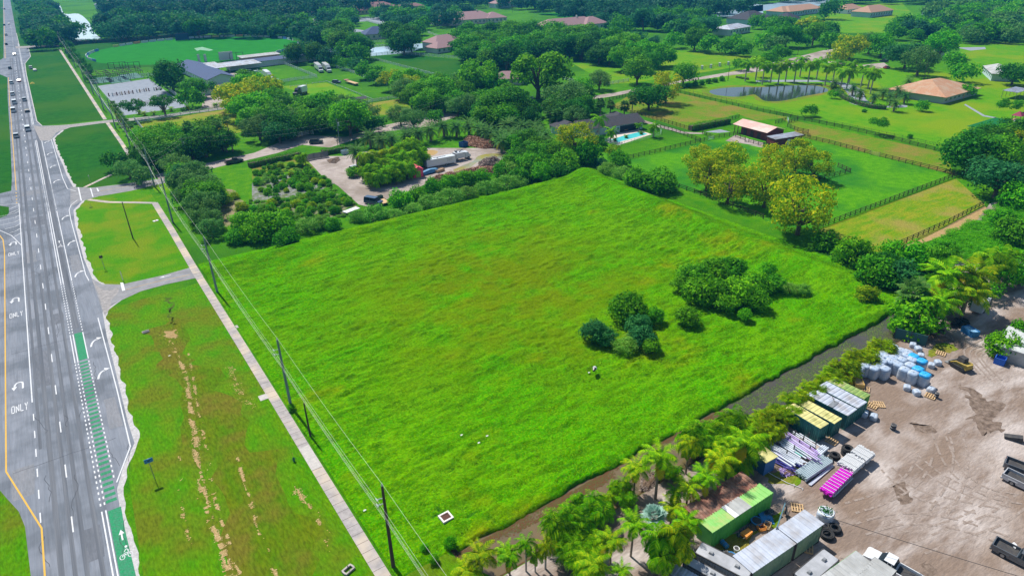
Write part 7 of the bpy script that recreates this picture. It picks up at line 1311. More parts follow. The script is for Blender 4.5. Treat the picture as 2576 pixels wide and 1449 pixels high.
heap('mulch_heap', 'long brown mulch and log heap behind the field hedge', gs('F', [(1720, 740), (1850, 690), (2100, 640), (2300, 600), (2470, 610), (2480, 660), (2200, 690), (1950, 720), (1780, 765)]), 1.6, mulch, 9000, .3)
heap('brush_heap', 'grey brushwood heap at the upper end of the long mulch heap', gs('F', [(2250, 545), (2350, 520), (2480, 530), (2480, 590), (2350, 610), (2260, 600)]), 2.0, brush, 4500, .35, seed=4)
heap('mulch_heap', 'reddish mulch heap beside the dark blue dumpster', gs('F', [(2100, 320), (2200, 295), (2360, 310), (2400, 360), (2470, 375), (2460, 400), (2300, 410), (2140, 380)]), 1.6, mulch, 6000, .3, seed=6)
heap('rubble_heap', 'grey rubble heap beside the grey nursery gate', gs('F', [(740, 520), (860, 490), (880, 520), (830, 555), (770, 550)]), .6, brush, 1200, .25, seed=7)
heap('dead_frond_heap', 'pile of dry brown palm fronds by the tallest coconut palm', gs('L', [(1320, 520), (1420, 430), (1520, 480), (1450, 560), (1380, 640), (1310, 620)]), .7, brush, 2500, .25, seed=8)
heap('debris_heap', 'messy dark scrap heap under the right-hand coconut palms', gs('N', [(1600, 520), (1740, 470), (1880, 540), (1900, 590), (1740, 600), (1640, 570)]), .9, brush, 2200, .25, seed=9)
def bag_mesh(seed, h, blue=False, ribs=True, w=1.18):
    r2 = random.Random(seed); V_, Q_, M_ = [], [], []; n = 20; lev = []
    k = int(h / .16); 
    for i in range(k + 1): z = .12 + (h - .12) * i / k; lev.append((z, w / 2 * (1.0 + (.035 if i % 2 else -.02) * ribs - .05 * (i in (0, k)))))
    lev += [(h + .08, w * .42), (h + .13, w * .25), (h + .10, .05)]; lev = [(.0, w * .46)] + lev
    for z, r in lev:
        for j in range(n):
            a = 2 * PI * j / n; c, s_ = math.cos(a), math.sin(a); q = 1 / (abs(c) ** 5 + abs(s_) ** 5) ** .2; jit = 1 + r2.uniform(-.02, .02); V_.append((c * q * r * jit, s_ * q * r * jit, z + (r2.uniform(-.04, .05) if z > h else 0)))
    for i in range(len(lev) - 1):
        for j in range(n): Q_.append((i * n + j, i * n + (j + 1) % n, (i + 1) * n + (j + 1) % n, (i + 1) * n + j)); M_.append(1 if lev[i][0] >= h - .4 and blue else 0)
    return fast_mesh('sack', V_, Q_, [mat('bag_film', (.50, .54, .60), (.36, .42, .50), 3, .35, .4, 10, c3=(.30, .40, .55), s3=1.2), mat('blue_cover', (.02, .28, .62), (.05, .4, .75), 3, .3, .4, 8)], M_)
pal = MB()
for k in range(5): pal.box((0, -.5 + k * .25, .12), (1.15, .12, .03))
for k in (-.5, 0, .5): pal.box((k, 0, .055), (.1, 1.1, .1))
po_ = pal.build('pallet', wood_raw); palm_me = po_.data; bpy.data.objects.remove(po_)
bm0 = [bag_mesh(i, 1.75) for i in range(3)]; bm1 = [bag_mesh(9 + i, 1.85, True) for i in range(2)]; bml = bag_mesh(20, .6, False, False)
def zq(x, y, z=0): return G(2118.9 + x * .1336, 833.1 + y * .1336, z)
bagpts = [(320, 690), (450, 650), (560, 590), (810, 710), (610, 700), (690, 640), (750, 570), (700, 500), (900, 570), (860, 490), (1060, 630), (1130, 540), (1210, 460), (1110, 370), (1030, 440), (970, 510), (960, 300), (890, 370), (760, 430), (660, 480), (1230, 400), (1000, 600), (1280, 640), (1320, 540)]
for i, (x, y) in enumerate(bagpts):
    p = zq(x, y, 1.75); t = thing('bulk_bag', 'pale plastic-wrapped sack stack in the block by the palm hedge', 'bulk bag', p, random.uniform(-.06, .06), 'wrapped sack stacks in the yard'); link('sack', bm0[i % 3], t, sc=(1.3, 1.3, 1.1)); link('pallet', palm_me, t, (0, 0, -.02))
for x, y, lb, b in [(1340, 790, 'white wrapped stack at the front right, left of the blue-topped corner one', 0), (1560, 830, 'blue-topped stack at the front right corner of the block', 1), (1430, 720, 'blue-covered stack behind the two front right stacks', 1), (1500, 570, 'tallest blue-covered stack at the right side of the block', 1), (1340, 480, 'blue-streaked stack at the back right of the block', 1), (1180, 720, 'white ribbed stack in the middle of the front side', 0)]:
    p = zq(x, y, 1.8); t = thing('bulk_bag', lb, 'bulk bag', p, random.uniform(-.06, .06)); link('sack', bm1[0] if b else bm0[0], t, sc=(1.3, 1.3, 1.1)); link('pallet', palm_me, t, (0, 0, -.02))
for x, y, lb in [(1680, 640, 'open white sack bulging at the right of the blue-covered ones'), (1800, 590, 'flat white sack alone on the sand near the skid loader'), (1220, 1060, 'left of two grey torn sacks in front of the block'), (1400, 1150, 'right of two grey torn sacks in front of the block'), (1670, 1100, 'low white sack in front of the block beside loose boards'), (1430, 330, 'white ripped sack behind the block near the palms'), (1330, 260, 'pinkish torn sack behind the block'), (1480, 460, 'pink sack heap at the rear right of the block')]:
    t = thing('sack', lb, 'sack', zq(x, y, .4), random.uniform(0, 1)); link('sack', bml, t, sc=(1.0, .9, 1.1)); q = MB()
    for k in range(4): a = k * PI / 2 + .8; q.torus((.42 * math.cos(a), .42 * math.sin(a), .68), .12, .025, 8, 4)
    q.build('loop', trim_white, t)
for t_, x, y, lb in [('N', 1130, 1300, 'white sack lying by the container doors'), ('N', 1040, 1270, 'small white sack left of the other by the container doors')]: t = thing('sack', lb, 'sack', g(t_, x, y, .4), .4); link('sack', bml, t, sc=(1.2, .9, 1))
for t_, x, y, rz, lb in [('N', 1770, 700, .3, 'wooden pallet on the grass patch near the skid loader'), ('N', 1180, 1190, .8, 'dark stacked pallet beside the mossy container'), ('N', 1115, 1200, .2, 'pale broken pallet beside the mossy container'), ('M', 395, 800, .7, 'pallet of lumber at the corner of the long white pair'), ('M', 730, 160, .1, 'narrow pallet in front of the first yellow-roofed container'), ('N', 1040, 1040, .5, 'pallet boards between the yellow box and mossy roof'), ('V', 1570, 1140, .6, 'pallet leaning in the shade of the long white pair'), ('N', 1670, 1110, .2, 'loose boards in front of the low white sack')]:
    t = thing('pallet', lb, 'pallet', g(t_, x, y), rz); link('boards', palm_me, t, sc=(1.3, 1.3, 1.5))
open_bin('crate', 'yellow lumber box beside the mossy green container', 'crate', g('N', 975, 1000), .75, 2.2, 1.2, .9, mat('lumber_yellow', (.68, .45, .14), None), wood_raw)
def pipes(label, t_, a, b, n, r, col, z=.12, spread=None, layers=1, group=None, name='pipe_bundle', straps=0, cat='pipes', jit=.0):
    p, q_ = g(t_, *a, z), g(t_, *b, z); L_ = math.hypot(q_[0] - p[0], q_[1] - p[1]); rz = math.atan2(q_[1] - p[1], q_[0] - p[0]); t = thing(name, label, cat, ((p[0] + q_[0]) / 2, (p[1] + q_[1]) / 2, z - r), rz, group); W2 = spread or n * r * 2.05; r2 = random.Random(n + int(L_ * 10))
    m = MB()
    for k in range(layers):
        for i in range(n):
            y = -W2 / 2 + W2 * (i + .5) / n; dl = r2.uniform(-.7, .7) if jit else r2.uniform(-.2, .2); m.tube([(-L_ / 2 + dl, y + r2.uniform(-jit, jit), r * (1 + 1.8 * k)), (L_ / 2 + dl, y + r2.uniform(-jit, jit), r * (1 + 1.8 * k))], r, 7)
    m.build('pipes', col, t)
    for i in range(straps): s_ = MB(); x = -L_ / 2 + L_ * (i + .6) / straps; s_.box((x, 0, r * 2 * layers * .95 + .03), (.07, W2 + .1, .04)); s_.box((x, -W2 / 2 - .04, r * layers), (.07, .04, r * 2 * layers)); s_.box((x, W2 / 2 + .04, r * layers), (.07, .04, r * 2 * layers)); s_.build('strap', trim_white, t)
    return t
pw, pl, pb, pt = mat('pipe_white', (.66, .70, .76), (.55, .6, .68), 1, .4), mat('pipe_lilac', (.40, .26, .62), (.5, .38, .68), 1, .4), mat('pipe_blue', (.07, .07, .42), (.12, .12, .52), 1, .4), mat('pipe_teal', (.12, .52, .44), None, rough=.4)
pm = mat('pipe_magenta', (.60, .01, .52), (.68, .03, .60), 1, .35); pg = mat('pipe_grey', (.42, .50, .54), (.34, .42, .46), 1, .4)
for a, b, n, r, c, z, lb in [((370, 80), (585, 215), 4, .09, pw, .9, 'white pipes on the rack nearest the yellow-roofed containers'), ((230, 60), (600, 300), 6, .07, pl, 1.3, 'lilac pipes high on the rack, upper run'), ((200, 75), (560, 310), 4, .09, pw, 1.25, 'white pipes directly beside the lilac upper run'), ((270, 140), (590, 345), 5, .06, pl, .8, 'thin lilac pipes in the middle of the rack'),
                          ((240, 150), (450, 278), 3, .11, pt, 1.0, 'single teal green pipes in the rack'), ((120, 60), (370, 210), 5, .1, pw, 1.1, 'white pipes at the upper left end of the rack'), ((50, 150), (440, 375), 5, .09, pw, .9, 'long white pipes in the lower run of the rack'), ((110, 170), (420, 345), 4, .07, pw, 1.2, 'thin white pipes above the long lower run'), ((200, 225), (390, 345), 7, .12, pw, 1.0, 'thick white pipe block by the hut'),
                          ((180, 300), (410, 412), 9, .06, pb, .5, 'deep blue pipes at the bottom of the rack by the hut'), ((90, 150), (210, 220), 6, .07, pb, .8, 'navy pipes at the left end of the rack behind the hut'), ((100, 190), (300, 300), 5, .06, pl, .6, 'lilac pipes low behind the hut')]:
    pipes(lb, 'M', a, b, n, r, c, z, spread=n * r * 4.2, jit=.05)
for i, (x, y) in enumerate([(160, 110), (270, 90), (360, 150), (440, 200), (310, 200), (400, 240), (200, 260), (280, 340), (350, 290), (490, 170), (560, 240), (500, 300)]):
    t = thing('rack_post', 'dark upright post of the pipe racks', 'post', g('M', x, y), 0, 'posts of the pipe racks'); q = MB(); q.box((0, 0, .9), (.12, .12, 1.8)); q.box((0, 0, .05), (.5, .12, .1)); q.build('upright', dark_metal, t); q = MB()
    for z in (.35, .75, 1.1): q.box((.0, .25, z), (.08, .6, .07))
    q.build('arm', dark_metal, t)
for a, b, n, r, c, z, ly, lb in [((580, 290), (660, 222), 4, .12, pw, .3, 2, 'short thick white pipes beside the tyre-like coils'), ((440, 420), (590, 320), 4, .07, pw, .3, 1, 'loose white pipes lying crosswise below the racks'), ((430, 500), (680, 335), 9, .10, pg, .3, 3, 'large stack of grey-white pipes on the sand'), ((515, 575), (740, 385), 3, .07, pw, .15, 1, 'three separate thin pipes right of the grey-white stack')]: pipes(lb, 'M', a, b, n, r, c, z, layers=ly)
pipes('snow white pipe bundle, left of two end to end', 'M', (855, 430), (960, 340), 14, .08, trim_white, .8, layers=5, straps=2); pipes('snow white pipe bundle, right of two end to end', 'M', (975, 330), (1060, 262), 14, .08, trim_white, .8, layers=5, straps=2)
pipes('bright magenta pipe bundle with white straps on the sand', 'M', (665, 660), (870, 455), 11, .07, pm, .7, layers=4, straps=9); pipes('grey pipes lying under the shady side of the magenta bundle', 'M', (725, 680), (905, 505), 4, .08, pg, .25, layers=2)
heap('offcut_heap', 'tangle of lilac pipe offcuts beside the blue rack', gs('M', [(220, 430), (330, 400), (410, 440), (390, 480), (260, 495)]), .5, leafmat('offcuts', (.3, .15, .5), (.5, .35, .7), (.6, .6, .8), 0, 0), 500, .35, seed=11)
q = MB(); q.tube([(*g('M', 60, 425), .1), (*g('M', 170, 490), .1), (*g('M', 300, 560), .1), (*g('M', 450, 615), .1), (*g('M', 445, 630), .1)], .045); tag(q.build('white_pipe', trim_white), 'long thin white pipe bent across the yard grass below the hut', 'pipe')
for t_, x, y, R_, n, lb in [('M', 755, 300, .75, 3, 'coil of black hose in the middle of the coil group by the racks'), ('M', 870, 270, .8, 6, 'tall stack of black hose coils by the white pipe bundle'), ('M', 700, 335, .6, 2, 'smaller coil of black hose nearest the racks'), ('M', 755, 1000, .8, 3, 'black hose coil, upper of three by the long white pair'), ('M', 655, 1010, .7, 2, 'black hose coil, left of three by the long white pair'), ('M', 680, 1060, .85, 3, 'black hose coil, lowest of three by the long white pair')]:
    t = thing('hose_coil', lb, 'hose coil', g(t_, x, y, .2)); q = MB()
    for k in range(n): q.torus((random.uniform(-.06, .06), random.uniform(-.06, .06), .11 + k * .19), R_ - .12, .1, 20, 6); q.torus((0, 0, .11 + k * .19), R_ - .3, .1, 20, 6)
    q.build('coil', black_rubber, t, smooth=True)
t = thing('plant_sack', 'large white sack planter filled with green stuff on the sand', 'sack', g('M', 657, 900), .3); link('sack', bag_mesh(31, 1.15, False, False, 1.9), t); q = MB(); q.torus((0, 0, 1.2), .85, .1, 14, 6); q.build('rim', trim_white, t); V_ = leaves(np.random.RandomState(3).normal(size=(160, 3)) * [.38, .38, .08] + [0, 0, 1.28], np.random.RandomState(4).normal(size=(160, 3)), .14, np.random.RandomState(5)); link('greenery', fast_mesh('greenery', V_, np.arange(len(V_)).reshape(-1, 4), LM['blu']), t)
t = thing('steel_beam', 'long steel beam leaning between the green container and the white pair', 'beam'); a, b = g('V', 1240, 915, 3.1), g('V', 1335, 630, .3); q = MB(); q.tube([(*a, 3.2), (*b, .3)], .1, 4); q.build('beam', mat('beam_teal', (.08, .16, .2), None), t); q = MB(); q.tube([(a[0] - .1, a[1], 3.2), (a[0] - .2, a[1] + .4, 0)], .05); q.build('prop', steel, t)
# scrap between the containers
scr = [mat('tarp_bright_blue', (.04, .20, .45), None), mat('scrap_orange', (.65, .25, .05), None), dark_metal, wood_raw, steel, trim_white]
for i, (x, y, k, lb) in enumerate([(900, 1005, 'barrow', 'orange wheelbarrow tipped beside the long white pair'), (1010, 860, 'tub', 'blue tub with dark scrap next to the green container'), (650, 1110, 'drum', 'blue drum lying at the near end of the green container'), (785, 1170, 'bucket', 'round white bucket at the corner of the long white pair'), (1065, 925, 'crate', 'small orange crate among the scrap'), (1130, 900, 'crate', 'small tan crate right of the orange one'), (1110, 800, 'tarp', 'blue sheet of scrap beside the green container wall'), (1340, 770, 'chair', 'dark chair frame beside the leaning beam'), (640, 1210, 'drum', 'dark drum below the green container end'), (720, 1260, 'tub', 'blue tub at the end of the grey trailer')]):
    loc = g('V', x, y); t = thing(dict(barrow='wheelbarrow', tub='tub', drum='drum', bucket='bucket', crate='crate', tarp='tarp', chair='chair_frame')[k], lb, dict(barrow='wheelbarrow', tub='tub', drum='drum', bucket='bucket', crate='crate', tarp='tarp', chair='chair')[k], loc, i * .7); q = MB()
    if k == 'barrow': q.prism([(-.7, -.45), (.6, -.35), (.6, .35), (-.7, .45)], .35, .75); q.build('tray', scr[1], t); q = MB(); q.tube([(.8, -.05, .2), (.8, .05, .2)], .2, 10); q.build('wheel', black_rubber, t); q = MB(); q.tube([(.8, .2, .25), (-1.2, .35, .7)], .03); q.tube([(.8, -.2, .25), (-1.2, -.35, .7)], .03); q.build('handle', steel, t)
    elif k in ('tub', 'bucket'): R_ = .7 if k == 'tub' else .32; q.tube([(0, 0, 0), (0, 0, .5)], [R_ * .85, R_], 14); q.torus((0, 0, .5), R_, .05, 14, 5); q.build('shell', scr[0] if k == 'tub' else scr[5], t); q = MB(); q.tube([(0, 0, .5), (0, 0, .52)], R_ * .8, 12); q.build('load', dark_metal, t)
    elif k == 'drum': q.tube([(-.5, 0, .32), (.5, 0, .32)], .31, 14); q.torus((0, 0, .32), .01, .01, 4, 3); q.build('shell', scr[0] if i == 2 else scr[2], t); q = MB(); [q.tube([(xx - .02, 0, .32), (xx + .02, 0, .32)], .335, 14) for xx in (-.45, 0, .45)]; q.build('hoop', steel, t)
    elif k == 'crate': [q.box((0, sy * .35, .1 + z), (.9, .04, .12)) for sy in (-1, 1) for z in (0, .2, .4)]; [q.box((sx * .45, 0, .1 + z), (.04, .7, .12)) for sx in (-1, 1) for z in (0, .2, .4)]; q.box((0, 0, .03), (.9, .7, .05)); q.build('slats', scr[1] if i == 4 else scr[3], t)
    elif k == 'tarp': q.add([(-1, -.7, .3), (0, -.8, .5), (1, -.6, .35), (-1.1, .7, .1), (.1, .8, .25), (1.1, .7, .08)], [(0, 1, 4, 3), (1, 2, 5, 4)]); q.build('cloth', scr[0], t)
    else: [q.tube([(sx * .25, sy * .25, 0), (sx * .25, sy * .25, .45 + .4 * (sy > 0))], .03) for sx in (-1, 1) for sy in (-1, 1)]; q.box((0, 0, .45), (.55, .55, .05)); q.build('frame', dark_metal, t)
heap('scrap_heap', 'dark heap of wire and mesh scrap between green and white containers', gs('V', [(780, 1000), (900, 900), (1100, 700), (1200, 720), (1180, 850), (1000, 940), (860, 1020)]), .5, leafmat('scrap', (.02, .03, .05), (.10, .14, .2), (.4, .35, .3), 0, 0), 1600, .28, seed=13)
# skid loader
t = thing('skid_loader', 'tracked skid loader with a dark cab on the sand near the bulk bags', 'loader', g('N', 1960, 835), dirv('N', (2030, 870), (1860, 770))); q = MB()
for sg in (-1, 1): q.side([(-1.1, .0), (.9, .0), (1.25, .35), (.9, .7), (-.9, .78), (-1.35, .4)], sg * .95 - .2, sg * .95 + .2)
q.build('track', black_rubber, t); q = MB(); q.side([(-1.4, .45), (.9, .45), (.9, 1.0), (-.3, 1.3), (-1.4, 1.3)], -.7, .7); q.build('body', mat('loader_yellow', (.45, .33, .06), (.3, .22, .06), 2, .6), t); q = MB(); q.side([(-.6, 1.2), (.7, 1.0), (.6, 2.1), (-.5, 2.1)], -.55, .55, 0, .08, 1.5); q.build('cab', dark_metal, t)
for sg in (-1, 1): q = MB(); q.tube([(-1.2, sg * .75, 1.35), (.5, sg * .75, 1.2), (1.5, sg * .7, .5)], .09, 5); q.build('arm', mat('loader_yellow', (0, 0, 0)), t)
q = MB(); q.side([(1.5, .1), (2.3, .05), (2.3, .12), (1.65, .25), (1.6, .75), (1.5, .75)], -.95, .95); q.build('bucket', steel, t)
t = thing('excavator', 'tip of a yellow machine arm with a dark bucket at the right edge', 'machine', g('M', 2560, 170), dirv('M', (2576, 180), (2440, 140))); q = MB(); q.tube([(-2.5, 0, 1.2), (0, 0, .9)], .25, 4); q.build('arm', mat('machine_orange', (.65, .35, .04), None), t); q = MB(); q.side([(0, .2), (2.2, .05), (2.3, .35), (.2, .9)], -.45, .45); q.build('bucket', dark_metal, t)
t = thing('barrel', 'dark barrel standing alone on the sand in front of the containers', 'barrel', g('M', 1310, 45)); q = MB(); q.tube([(0, 0, 0), (0, 0, .9)], .38, 14); q.build('shell', dark_metal, t); q = MB(); [q.torus((0, 0, z), .38, .03, 14, 4) for z in (.05, .45, .88)]; q.build('hoop', steel, t)
t = thing('barrel', 'small dark barrel beside the low white sack', 'barrel', g('N', 1725, 1120)); q = MB(); q.tube([(0, 0, 0), (0, 0, .9)], .3, 12); q.build('shell', dark_metal, t); q = MB(); [q.torus((0, 0, z), .3, .03, 12, 4) for z in (.05, .45, .88)]; q.build('hoop', steel, t)
open_bin('crate', 'pinkish crate under the palms by the scrap heap', 'crate', g('N', 1745, 520), .3, 2.2, 1.6, .9, mat('crate_pink', (.35, .22, .17), None), wood_dark); open_bin('tarped_crate', 'blue-covered crate in the sand shadows under the palms', 'crate', g('N', 2045, 510), 1.2, 2.4, 1.5, 1.1, scr[0], mat('tarp_pale_blue', (.2, .4, .6), None))
t = thing('screen_wall', 'dark green boarded screen at the end of the golden palm hedge', 'screen', g('N', 1470, 590), dirv('N', (1390, 560), (1560, 605))); q = MB(); q.box((0, 0, 1.1), (5, .1, 2.0)); q.build('panel', mat('screen_teal', (.03, .10, .10), None), t); [(lambda s_: s_.build('post', dark_metal, t))(MB().box((xx, 0, 1.15), (.14, .18, 2.3))) for xx in (-2.5, 0, 2.5)]
t = thing('flat_shed', 'pale striped flat roof at the right edge below the bright tree', 'shed', g('N', 2560, 720), .15); q = MB(); q.box((0, 0, 1.2), (8, 7, 2.4)); q.build('wall', c_grey, t); q = MB(); q.box((0, 0, 2.5), (8.6, 7.6, .16)); r_o = q.build('roof', corr('striped_roof', (.55, .57, .56), (.4, .42, .42), rough=.6, freq=10), t)
t = thing('black_pile', 'dark pile of worn tyres under the lower coconut palm', 'tyres', g('N', 1950, 440)); q = MB(); [q.torus((random.uniform(-1.3, 1.3), random.uniform(-1, 1), .15 + random.uniform(0, 1.0)), .38, .14, 12, 5) for _ in range(26)]; q.build('tyres', black_rubber, t)
t = thing('travel_trailer', 'white and purple trailer side showing between the palms', 'trailer', g('N', 2130, 290), dirv('N', (2090, 320), (2170, 240))); q = MB(); q.box((0, 0, 1.5), (4, 2, 1.9)); q.build('body', W_, t); wheels(t, (0,), 1.05, .35)
# playhouse and goal
t = thing('playhouse', 'maroon roofed playhouse with a white slide at the right edge', 'playhouse', g('D', 2500, 1185), 0); q = MB(); [q.box((sx * 1.6, sy * 1.4, 1.5), (.2, .2, 3)) for sx in (-1, 1) for sy in (-1, 1)]; q.box((0, 0, 1.3), (3.4, 3, .15)); q.build('frame', wood_raw, t); q = MB(); q.add([(-2, -1.8, 3), (2, -1.8, 3), (2, 1.8, 3), (-2, 1.8, 3), (0, 0, 4.6)], [(0, 1, 4), (1, 2, 4), (2, 3, 4), (3, 0, 4)]); q.add([(1.5, -1.8, 2.6), (6.5, -1.8, 2.6), (6.5, 1.8, 2.6), (1.5, 1.8, 2.6), (2.5, 0, 3.8), (5.5, 0, 3.8)], [(0, 1, 5, 4), (1, 2, 5), (2, 3, 4, 5), (3, 0, 4)]); q.build('roof', mat('maroon_roof', (.25, .03, .07), None), t); q = MB(); q.add([(-1.7, -.5, 1.4), (-1.7, .5, 1.4), (-4.5, .5, .2), (-4.5, -.5, .2)], [(0, 1, 2, 3), (3, 2, 1, 0)]); q.build('slide', trim_white, t)
t = thing('soccer_goal', 'low white goal frame on the green court', 'goal', g('D', 2310, 1235), -.3); q = MB(); q.tube([(-4, 0, 0), (-4, 0, 1.2), (4, 0, 1.2), (4, 0, 0)], .1); q.build('frame', trim_white, t); q = MB(); q.tube([(-4, 1, 0), (4, 1, 0)], .06); q.build('base_bar', trim_white, t)
t = thing('patio_set', 'brown garden table set on the pool terrace', 'table', g('S', 1210, 235), .1); q = MB(); q.box((0, 0, .74), (1.8, 1.0, .06)); q.build('tabletop', wood_raw, t); [(lambda s_: s_.build('leg', wood_dark, t))(MB().box((sx * .8, sy * .4, .36), (.07, .07, .72))) for sx in (-1, 1) for sy in (-1, 1)]
for x, y, lb in [(1215, 300, 'potted plant in the middle of the pool edge'), (1365, 265, 'potted plant at the right of the pool edge'), (1105, 330, 'potted plant at the left of the pool edge')]:
    t = thing('potted_plant', lb, 'plant', g('S', x, y), 0); q = MB(); q.tube([(0, 0, 0), (0, 0, .7)], [.3, .4], 10); q.build('pot', dark_metal, t); link('fronds', PM['royal0'], t, (0, 0, .8), 0, (.35, .35, .35))
conc_pole = mat('pole_concrete', (.20, .26, .28), (.15, .20, .22), 1.5, .8, .2, 4, stretch=(1, 1, .3)); wood_pole = mat('pole_wood', (.055, .042, .035), (.08, .06, .05), 2, .9, .3, 5, stretch=(1, 1, .2)); wire_m = mat('wire_alloy', (.45, .46, .42), None, rough=.6); insul = mat('insulator', (.35, .42, .42), None, rough=.3)
def pole(label, loc, h, m_, arms=True, r0=.24, group=None, trans=False, cap=True):
    t = thing('utility_pole', label, 'utility pole', loc, 0, group); q = MB(); q.tube([(0, 0, -.3), (0, 0, h * .5), (0, 0, h)], [r0, r0 * .8, r0 * .6], 10); pm_ = q.build('pole', m_, t)
    if arms:
        for k, z in enumerate((h - 1.5, h - 2.3)):
            q = MB(); q.tube([(0, 0, z - .15), (-.75, 0, z)], .06, 6); q.box((-.8, 0, z), (.12, .5, .12)); q.build('bracket', insul, t)
        q = MB(); q.tube([(0, 0, h), (0, 0, h + .45)], [.09, .05], 6); q.torus((0, 0, h + .2), .08, .04, 8, 4); q.build('insulator', insul, t)
    if trans: q = MB(); q.tube([(.45, 0, h - 2.8), (.45, 0, h - 1.6)], .3, 10); q.tube([(.45, 0, h - 1.6), (.45, 0, h - 1.4)], .08, 6); q.build('transformer', insul, t); q = MB(); q.box((0, 0, h - .6), (1.8, .12, .12)); q.build('crossarm', wood_dark, t)
    return t
P0 = [(18.0, 51.9), (18.0, 88.4), (18.0, 136.5), (18.05, 185.7), (19.2, 221.5), (19.1, 268), (19.1, 314.7), (19.3, 360), (19.3, 406.1), (19.1, 454.5), (18.9, 514.4), (18.8, 572), (18.6, 632.6)]
ordn = ['nearest power pole, dark with its foot at the canal end', 'grey-blue power pole beside the sidewalk near the middle of the field', 'third power pole, right at the driveway end of the sidewalk', 'fourth power pole, near the left corner of the field', 'power pole beside the side road mouth', 'power pole between the side road and the north track', 'power pole at the crossing of the north track', 'power pole by the corner of the white arena fence', 'power pole halfway along the sand arena', 'power pole at the top of the sand arena', 'power pole beside the batting cages', 'power pole left of the oval edge', 'far power pole at the top crossing']
for i, p in enumerate(P0): pole(ordn[i], p, 12.3 if i != 4 else 11.4, wood_pole if i == 0 else conc_pole, arms=i < 9)
pole('dark wooden pole without wires near its top, just beyond the second power pole', g('P', 781, 1097.4), 6.0, wood_pole, False, .16); pole('lone dark wooden pole standing in the bright grass square', (7.8, 179.9), 9.6, wood_pole, False, .15)
pole('pole with a transformer beside the nursery road', g('F', 877, 380), 10, conc_pole, False, .16, trans=True); pole('pole with brackets in the shade near the side road trees', g('E', 1863, 268), 8.8, conc_pole, False, .16, trans=True); pole('stub pole left of the transformer pole', g('F', 855, 385), 4, wood_raw, False, .12)
for t_, x, y, h, lb in [('D', 1600, 805, 10, 'dark pole behind the tan-roofed house, left one'), ('D', 1632, 803, 7, 'shorter pole right of the one behind the tan-roofed house'), ('C', 2225, 808, 7.5, 'thin pole at the corner of the road shrub row'), ('D', 385, 620, 10, 'thin pole standing in the royal palm row'), ('C', 85, 130, 14, 'tall thin pole at the top left of the far meadow'), ('A', 500, 495, 16, 'tall pole at the second crossing right of the highway'), ('A', 1150, 385, 14, 'pale flood pole behind the oval, first from the left'), ('A', 1425, 365, 17, 'pale flood pole behind the oval, second from the left'), ('A', 1595, 350, 15, 'pale flood pole behind the oval, third from the left'), ('A', 1700, 900, 10, 'bare leaning pole in front of the dark arena tree')]: pole(lb, g(t_, x, y), h, conc_pole if t_ == 'A' else wood_pole, False, .16)
def wires(name, label, pts, off, z, sag, r=.016, m_=wire_m):
    m = MB()
    for (a, b) in zip(pts, pts[1:]):
        l = math.hypot(b[0] - a[0], b[1] - a[1]); L_ = []
        za, zb = (z, z) if not isinstance(z, tuple) else z
        for i in range(13): t = i / 12; L_.append((a[0] + (b[0] - a[0]) * t + off, a[1] + (b[1] - a[1]) * t, za + (zb - za) * t - sag * 4 * t * (1 - t) * l / 48))
        m.tube(L_, r, 4, caps=False)
    return tag(m.build(name, m_), label, 'power line')
PW = [(18.0, 12)] + P0
wires('power_line', 'topmost thick wire strung along the power poles', PW, 0, 12.7, .5, .015); wires('power_line', 'second wire, on the upper bracket side of the poles', PW, -.8, 10.9, .5, .012); wires('power_line', 'third wire, just below the second on the lower brackets', PW, -.8, 10.1, .5, .012); wires('power_line', 'upper of the two low communication cables on the poles', PW, -.2, 7.9, .6, .012); wires('power_line', 'lower of the two low communication cables on the poles', PW, -.15, 7.4, .6, .015)
pa, pb_, pc_ = g('E', 1863, 268), g('F', 877, 380), g('B', 2050, 1150)
for k, zz in enumerate((8.6, 7.2)): wires('power_line', ['upper', 'lower'][k] + ' wire leading from the power poles to the transformer pole', [P0[4], pa, pb_, pc_], 0, zz, .8, .012)
t = wires('cable', 'thin dark cable hanging across the lower yard to the right edge', [g('M', 640, 880, 4), g('M', 2576, 1480, 4)], 0, 4.2, .2, .03, dark_metal)
def sign(label, loc, rz, h, w2, hh, m_, name='road_sign', blue=False):
    t = thing(name, label, 'sign', loc, rz); q = MB(); q.tube([(0, 0, 0), (0, 0, h)], .05, 6); q.build('post', steel, t); q = MB(); q.box((0, -.05, h - hh / 2), (w2, .04, hh)); pn = q.build('panel', m_, t)
    if blue: q = MB(); q.box((0, -.075, h - hh / 2), (w2 * .3, .012, hh * .3)); [q.box((sx * w2 * .33, -.075, h - hh / 2 + sz * hh * .25), (w2 * .2, .012, .06)) for sx in (-1, 1) for sz in (-1, 1)]; q.build('symbol', K_, pn)
    return t
sign('blue rectangular sign on a thin post in the roadside verge', g('J', 1485, 520), 0, 3.6, 1.05, .65, mat('sign_blue', (.05, .22, .55), None), blue=True); sign('dark backed sign in the bright grass square by the turn lane', g('E', 1040, 1310), 0, 3.2, .7, .6, dark_metal)
t = thing('marker_post', 'white striped marker post at the driveway mouth', 'post', g('I', 1225, 5)); q = MB(); q.box((0, 0, 1.2), (.1, .1, 2.4)); q.build('post', steel, t); q = MB(); [q.box((0, -.07, .5 + k * .4), (.2, .03, .2)) for k in range(5)]; q.build('stripe', trim_white, t)
t = thing('marker_post', 'thin marker post on the grass near the side road', 'post', g('E', 905, 470)); q = MB(); q.box((0, 0, 1.4), (.08, .08, 2.8)); q.build('post', steel, t); q = MB(); q.box((0, -.05, 2.6), (.3, .03, .35)); q.build('panel', trim_white, t)
